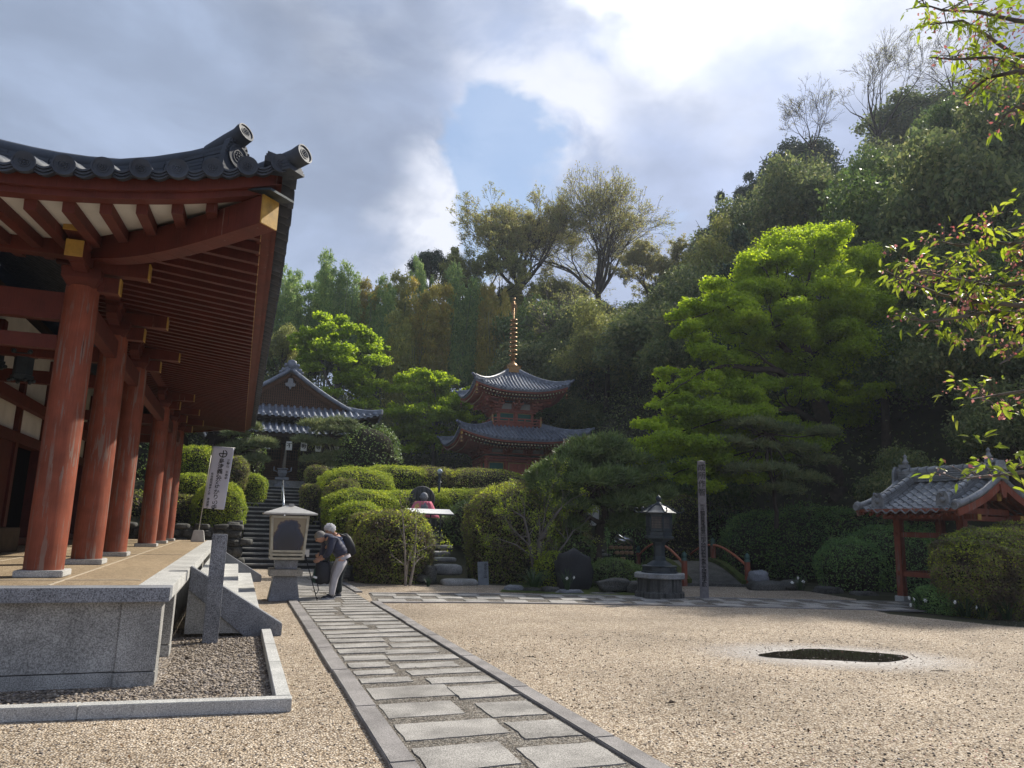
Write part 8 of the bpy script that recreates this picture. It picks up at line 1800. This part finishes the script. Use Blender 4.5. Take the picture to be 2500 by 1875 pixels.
g = rng(66); n = 520; dist_ = 3.2 + 9 * g.random(n) ** 1.3; azs = R(19.8) + np.radians(g.uniform(-30, 34, n)); X_, Y_ = dist_ * np.sin(azs), dist_ * np.cos(azs); ok = ~((X_ < .7) & (Y_ > 6.5)); P = np.stack([X_[ok], Y_[ok], np.full(ok.sum(), .012)], 1); V, Fc = leaf_quads(P, unit(g, len(P)) * .35 + np.array([0, 0, 1]), .036, g, .6); tag(link('fallen_leaves', npmesh('fallen_leaves', V, Fc), plain('dry_leaf', (.11, .065, .035), .8, .1, 0, .5, 3, 0)), kind='stuff')
n = 420; P = np.stack([g.normal(4.9, .9, n), g.normal(3.7, .8, n), np.full(n, .010)], 1); P = P[P[:, 0] > 2.9]; V, Fc = leaf_quads(P, unit(g, len(P)) * .3 + np.array([0, 0, 1]), .016, g, .8); tag(link('fallen_petals', npmesh('fallen_petals', V, Fc), m_petal), kind='stuff')
# ------------------------------------------------------------------ cherry tree whose branches hang in from the right
ch = thing('cherry_tree', 'cherry tree whose leafy branches with faded pink blossom hang in from the right edge', 'tree', (7.4, 2.9, 0)); g = rng(900)
def atd(px, py, d): return np.array(Vector((0, 0, EYE)) + ray(px, py) * d)
CT0 = np.array([7.4, 2.9, 0.0]); fork = np.array([7.3, 3.1, 2.4])
paths = [  # (distance along the view axis, points)
    (4.6, [(2560, 60), (2480, 50), (2380, 28), (2300, 25), (2240, 5)], 1), (4.4, [(2560, 150), (2470, 130), (2400, 80), (2350, 50), (2270, 60)], 1), (4.5, [(2560, 190), (2480, 160), (2420, 140), (2330, 145), (2270, 140)], 1), (4.3, [(2570, 190), (2480, 175), (2410, 190), (2380, 215), (2350, 240)], 1),
    (4.2, [(2600, 560), (2500, 555), (2440, 570), (2380, 545)], .8), (4.3, [(2600, 620), (2500, 600), (2420, 590), (2340, 600), (2300, 590)], .9), (4.2, [(2600, 640), (2500, 640), (2450, 665), (2380, 690), (2390, 720)], .8), (4.2, [(2600, 760), (2480, 745), (2380, 735), (2300, 720), (2220, 690), (2160, 660)], 1), (4.1, [(2600, 780), (2500, 765), (2420, 760), (2340, 775), (2260, 785), (2180, 770)], 1), (4.1, [(2600, 700), (2500, 690), (2420, 700), (2330, 680), (2240, 665), (2170, 690)], .9),
    (4.0, [(2600, 860), (2500, 850), (2430, 840), (2390, 850)], .6), (4.0, [(2600, 960), (2500, 955), (2430, 965), (2370, 975)], .7), (4.0, [(2600, 790), (2520, 830), (2470, 870), (2440, 890)], .5), (4.0, [(2600, 500), (2540, 510), (2490, 520)], .6),
    (3.6, [(2640, 1130), (2520, 1150), (2440, 1160), (2380, 1165), (2340, 1170)], .9), (3.6, [(2640, 1100), (2540, 1120), (2490, 1140)], .7), (4.2, [(2620, 300), (2540, 280), (2480, 260), (2430, 300)], .8)]
segs = [(np.array([CT0, (CT0 + fork) / 2 + np.array([.06, 0, 0]), fork]), np.array([.17, .14, .12]))]; LP, LN_, PP = [], [], []
for d, pts, w_ in paths:
    P = [atd(x, y, d + g.uniform(-.25, .25)) for x, y in pts]; start = P[0] + (P[0] - P[1]) * .6; root_ = fork + np.array([0, 0, (start[2] - fork[2]) * .35]); pts3 = [fork, root_ * .5 + start * .5 + g.normal(0, .14, 3)] + P; rr = np.concatenate([[.04, .022], np.linspace(.016, .0035, len(P))]); segs.append((np.array(pts3), rr))
    for i in range(0, len(pts3) - 1):
        a_, b_ = pts3[i], pts3[i + 1]; L_ = np.linalg.norm(b_ - a_)
        for k in range(int(L_ / (.026 if i > 1 else .040) * w_)):
            s = g.random(); p = a_ + (b_ - a_) * s; side__ = unit(g, 1)[0] * np.array([1, 1, .8]); tl_ = g.uniform(.04, .22); q_ = p + side__ * tl_ + np.array([0, 0, .02])
            if k % 3 == 0: segs.append((np.array([p, (p + q_) / 2 + np.array([0, 0, .01]), q_]), np.array([.004, .003, .002])))
            m_ = g.integers(2, 5)
            for j in range(m_): LP.append(q_ + unit(g, 1)[0] * .030); LN_.append(side__)
            if g.random() < .45:
                for j in range(5): PP.append(q_ + unit(g, 1)[0] * .045 - np.array([0, 0, .02]))
V, Fc = tubes_np(segs, 6); link('trunk', npmesh('trunk', V, Fc, True), m_bark_g, ch)
def real_leaves(P, D_, size, g):
    """pointed leaves: stalk, two widening halves folded along the midrib, tip hanging"""
    n = len(P); d = D_ + unit(g, n) * .8 + np.array([0, 0, -.25]); d /= np.linalg.norm(d, axis=1, keepdims=True); nn_ = unit(g, n) * .8 + np.array([0, 0, .8]); nn_ -= d * np.sum(d * nn_, 1, keepdims=True); nn_ /= np.linalg.norm(nn_, axis=1, keepdims=True); b_ = np.cross(d, nn_); s = size * g.uniform(.55, 1.25, (n, 1)); droop = np.array([0, 0, -1.])
    row = lambda t, w_, h, dr: (P + d * s * t + b_ * s * w_ + nn_ * s * h + droop * s * dr)
    V = np.stack([row(0, 0, 0, 0), row(.28, .15, .05, .01), row(.62, .15, .05, .05), row(1, 0, 0, .16), row(.62, -.15, .05, .05), row(.28, -.15, .05, .01), row(.28, 0, -.01, .01), row(.62, 0, -.01, .05)], 1)
    idx = np.array([(0, 1, 6, 0), (1, 2, 7, 6), (2, 3, 7, 7), (0, 6, 5, 5), (6, 7, 4, 5), (7, 3, 4, 4)]); tri = []
    F_ = []
    for q_ in idx:
        u_ = list(dict.fromkeys(q_)); F_ += [u_[:3]] + ([[u_[0], u_[2], u_[3]]] if len(u_) == 4 else [])
    F_ = np.array(F_); return V.reshape(-1, 3), (F_[None] + (np.arange(n) * 8)[:, None, None]).reshape(-1, 3)
V, Fc = real_leaves(np.array(LP), np.array(LN_), .062, g); link('leaves', npmesh('leaves', V, Fc), m_cherry, ch)
P = np.array(PP); V, Fc = leaf_quads(P, unit(g, len(P)), .022, g, .7); link('faded_blossom', npmesh('faded_blossom', V, Fc), m_petal, ch)
print('cherry', len(LP), len(PP))

# ------------------------------------------------------------------ moist spring air that pales the far wood
hz = MB(); hz.bb(-170, 265, -70, 335, -1.2, 62); HZ, t, b = M('haze', 1, 0); t.nodes.remove(b); pv_ = N(t, 'ShaderNodeVolumePrincipled'); pv_.inputs['Color'].default_value = (.80, .88, 1.0, 1); pv_.inputs['Density'].default_value = HAZE_D; pv_.inputs['Anisotropy'].default_value = .3
t.links.new(pv_.outputs[0], t.nodes['Material Output'].inputs['Volume']); tag(hz.build('haze', HZ), 'thin pale spring haze over the whole court and wood', kind='stuff')
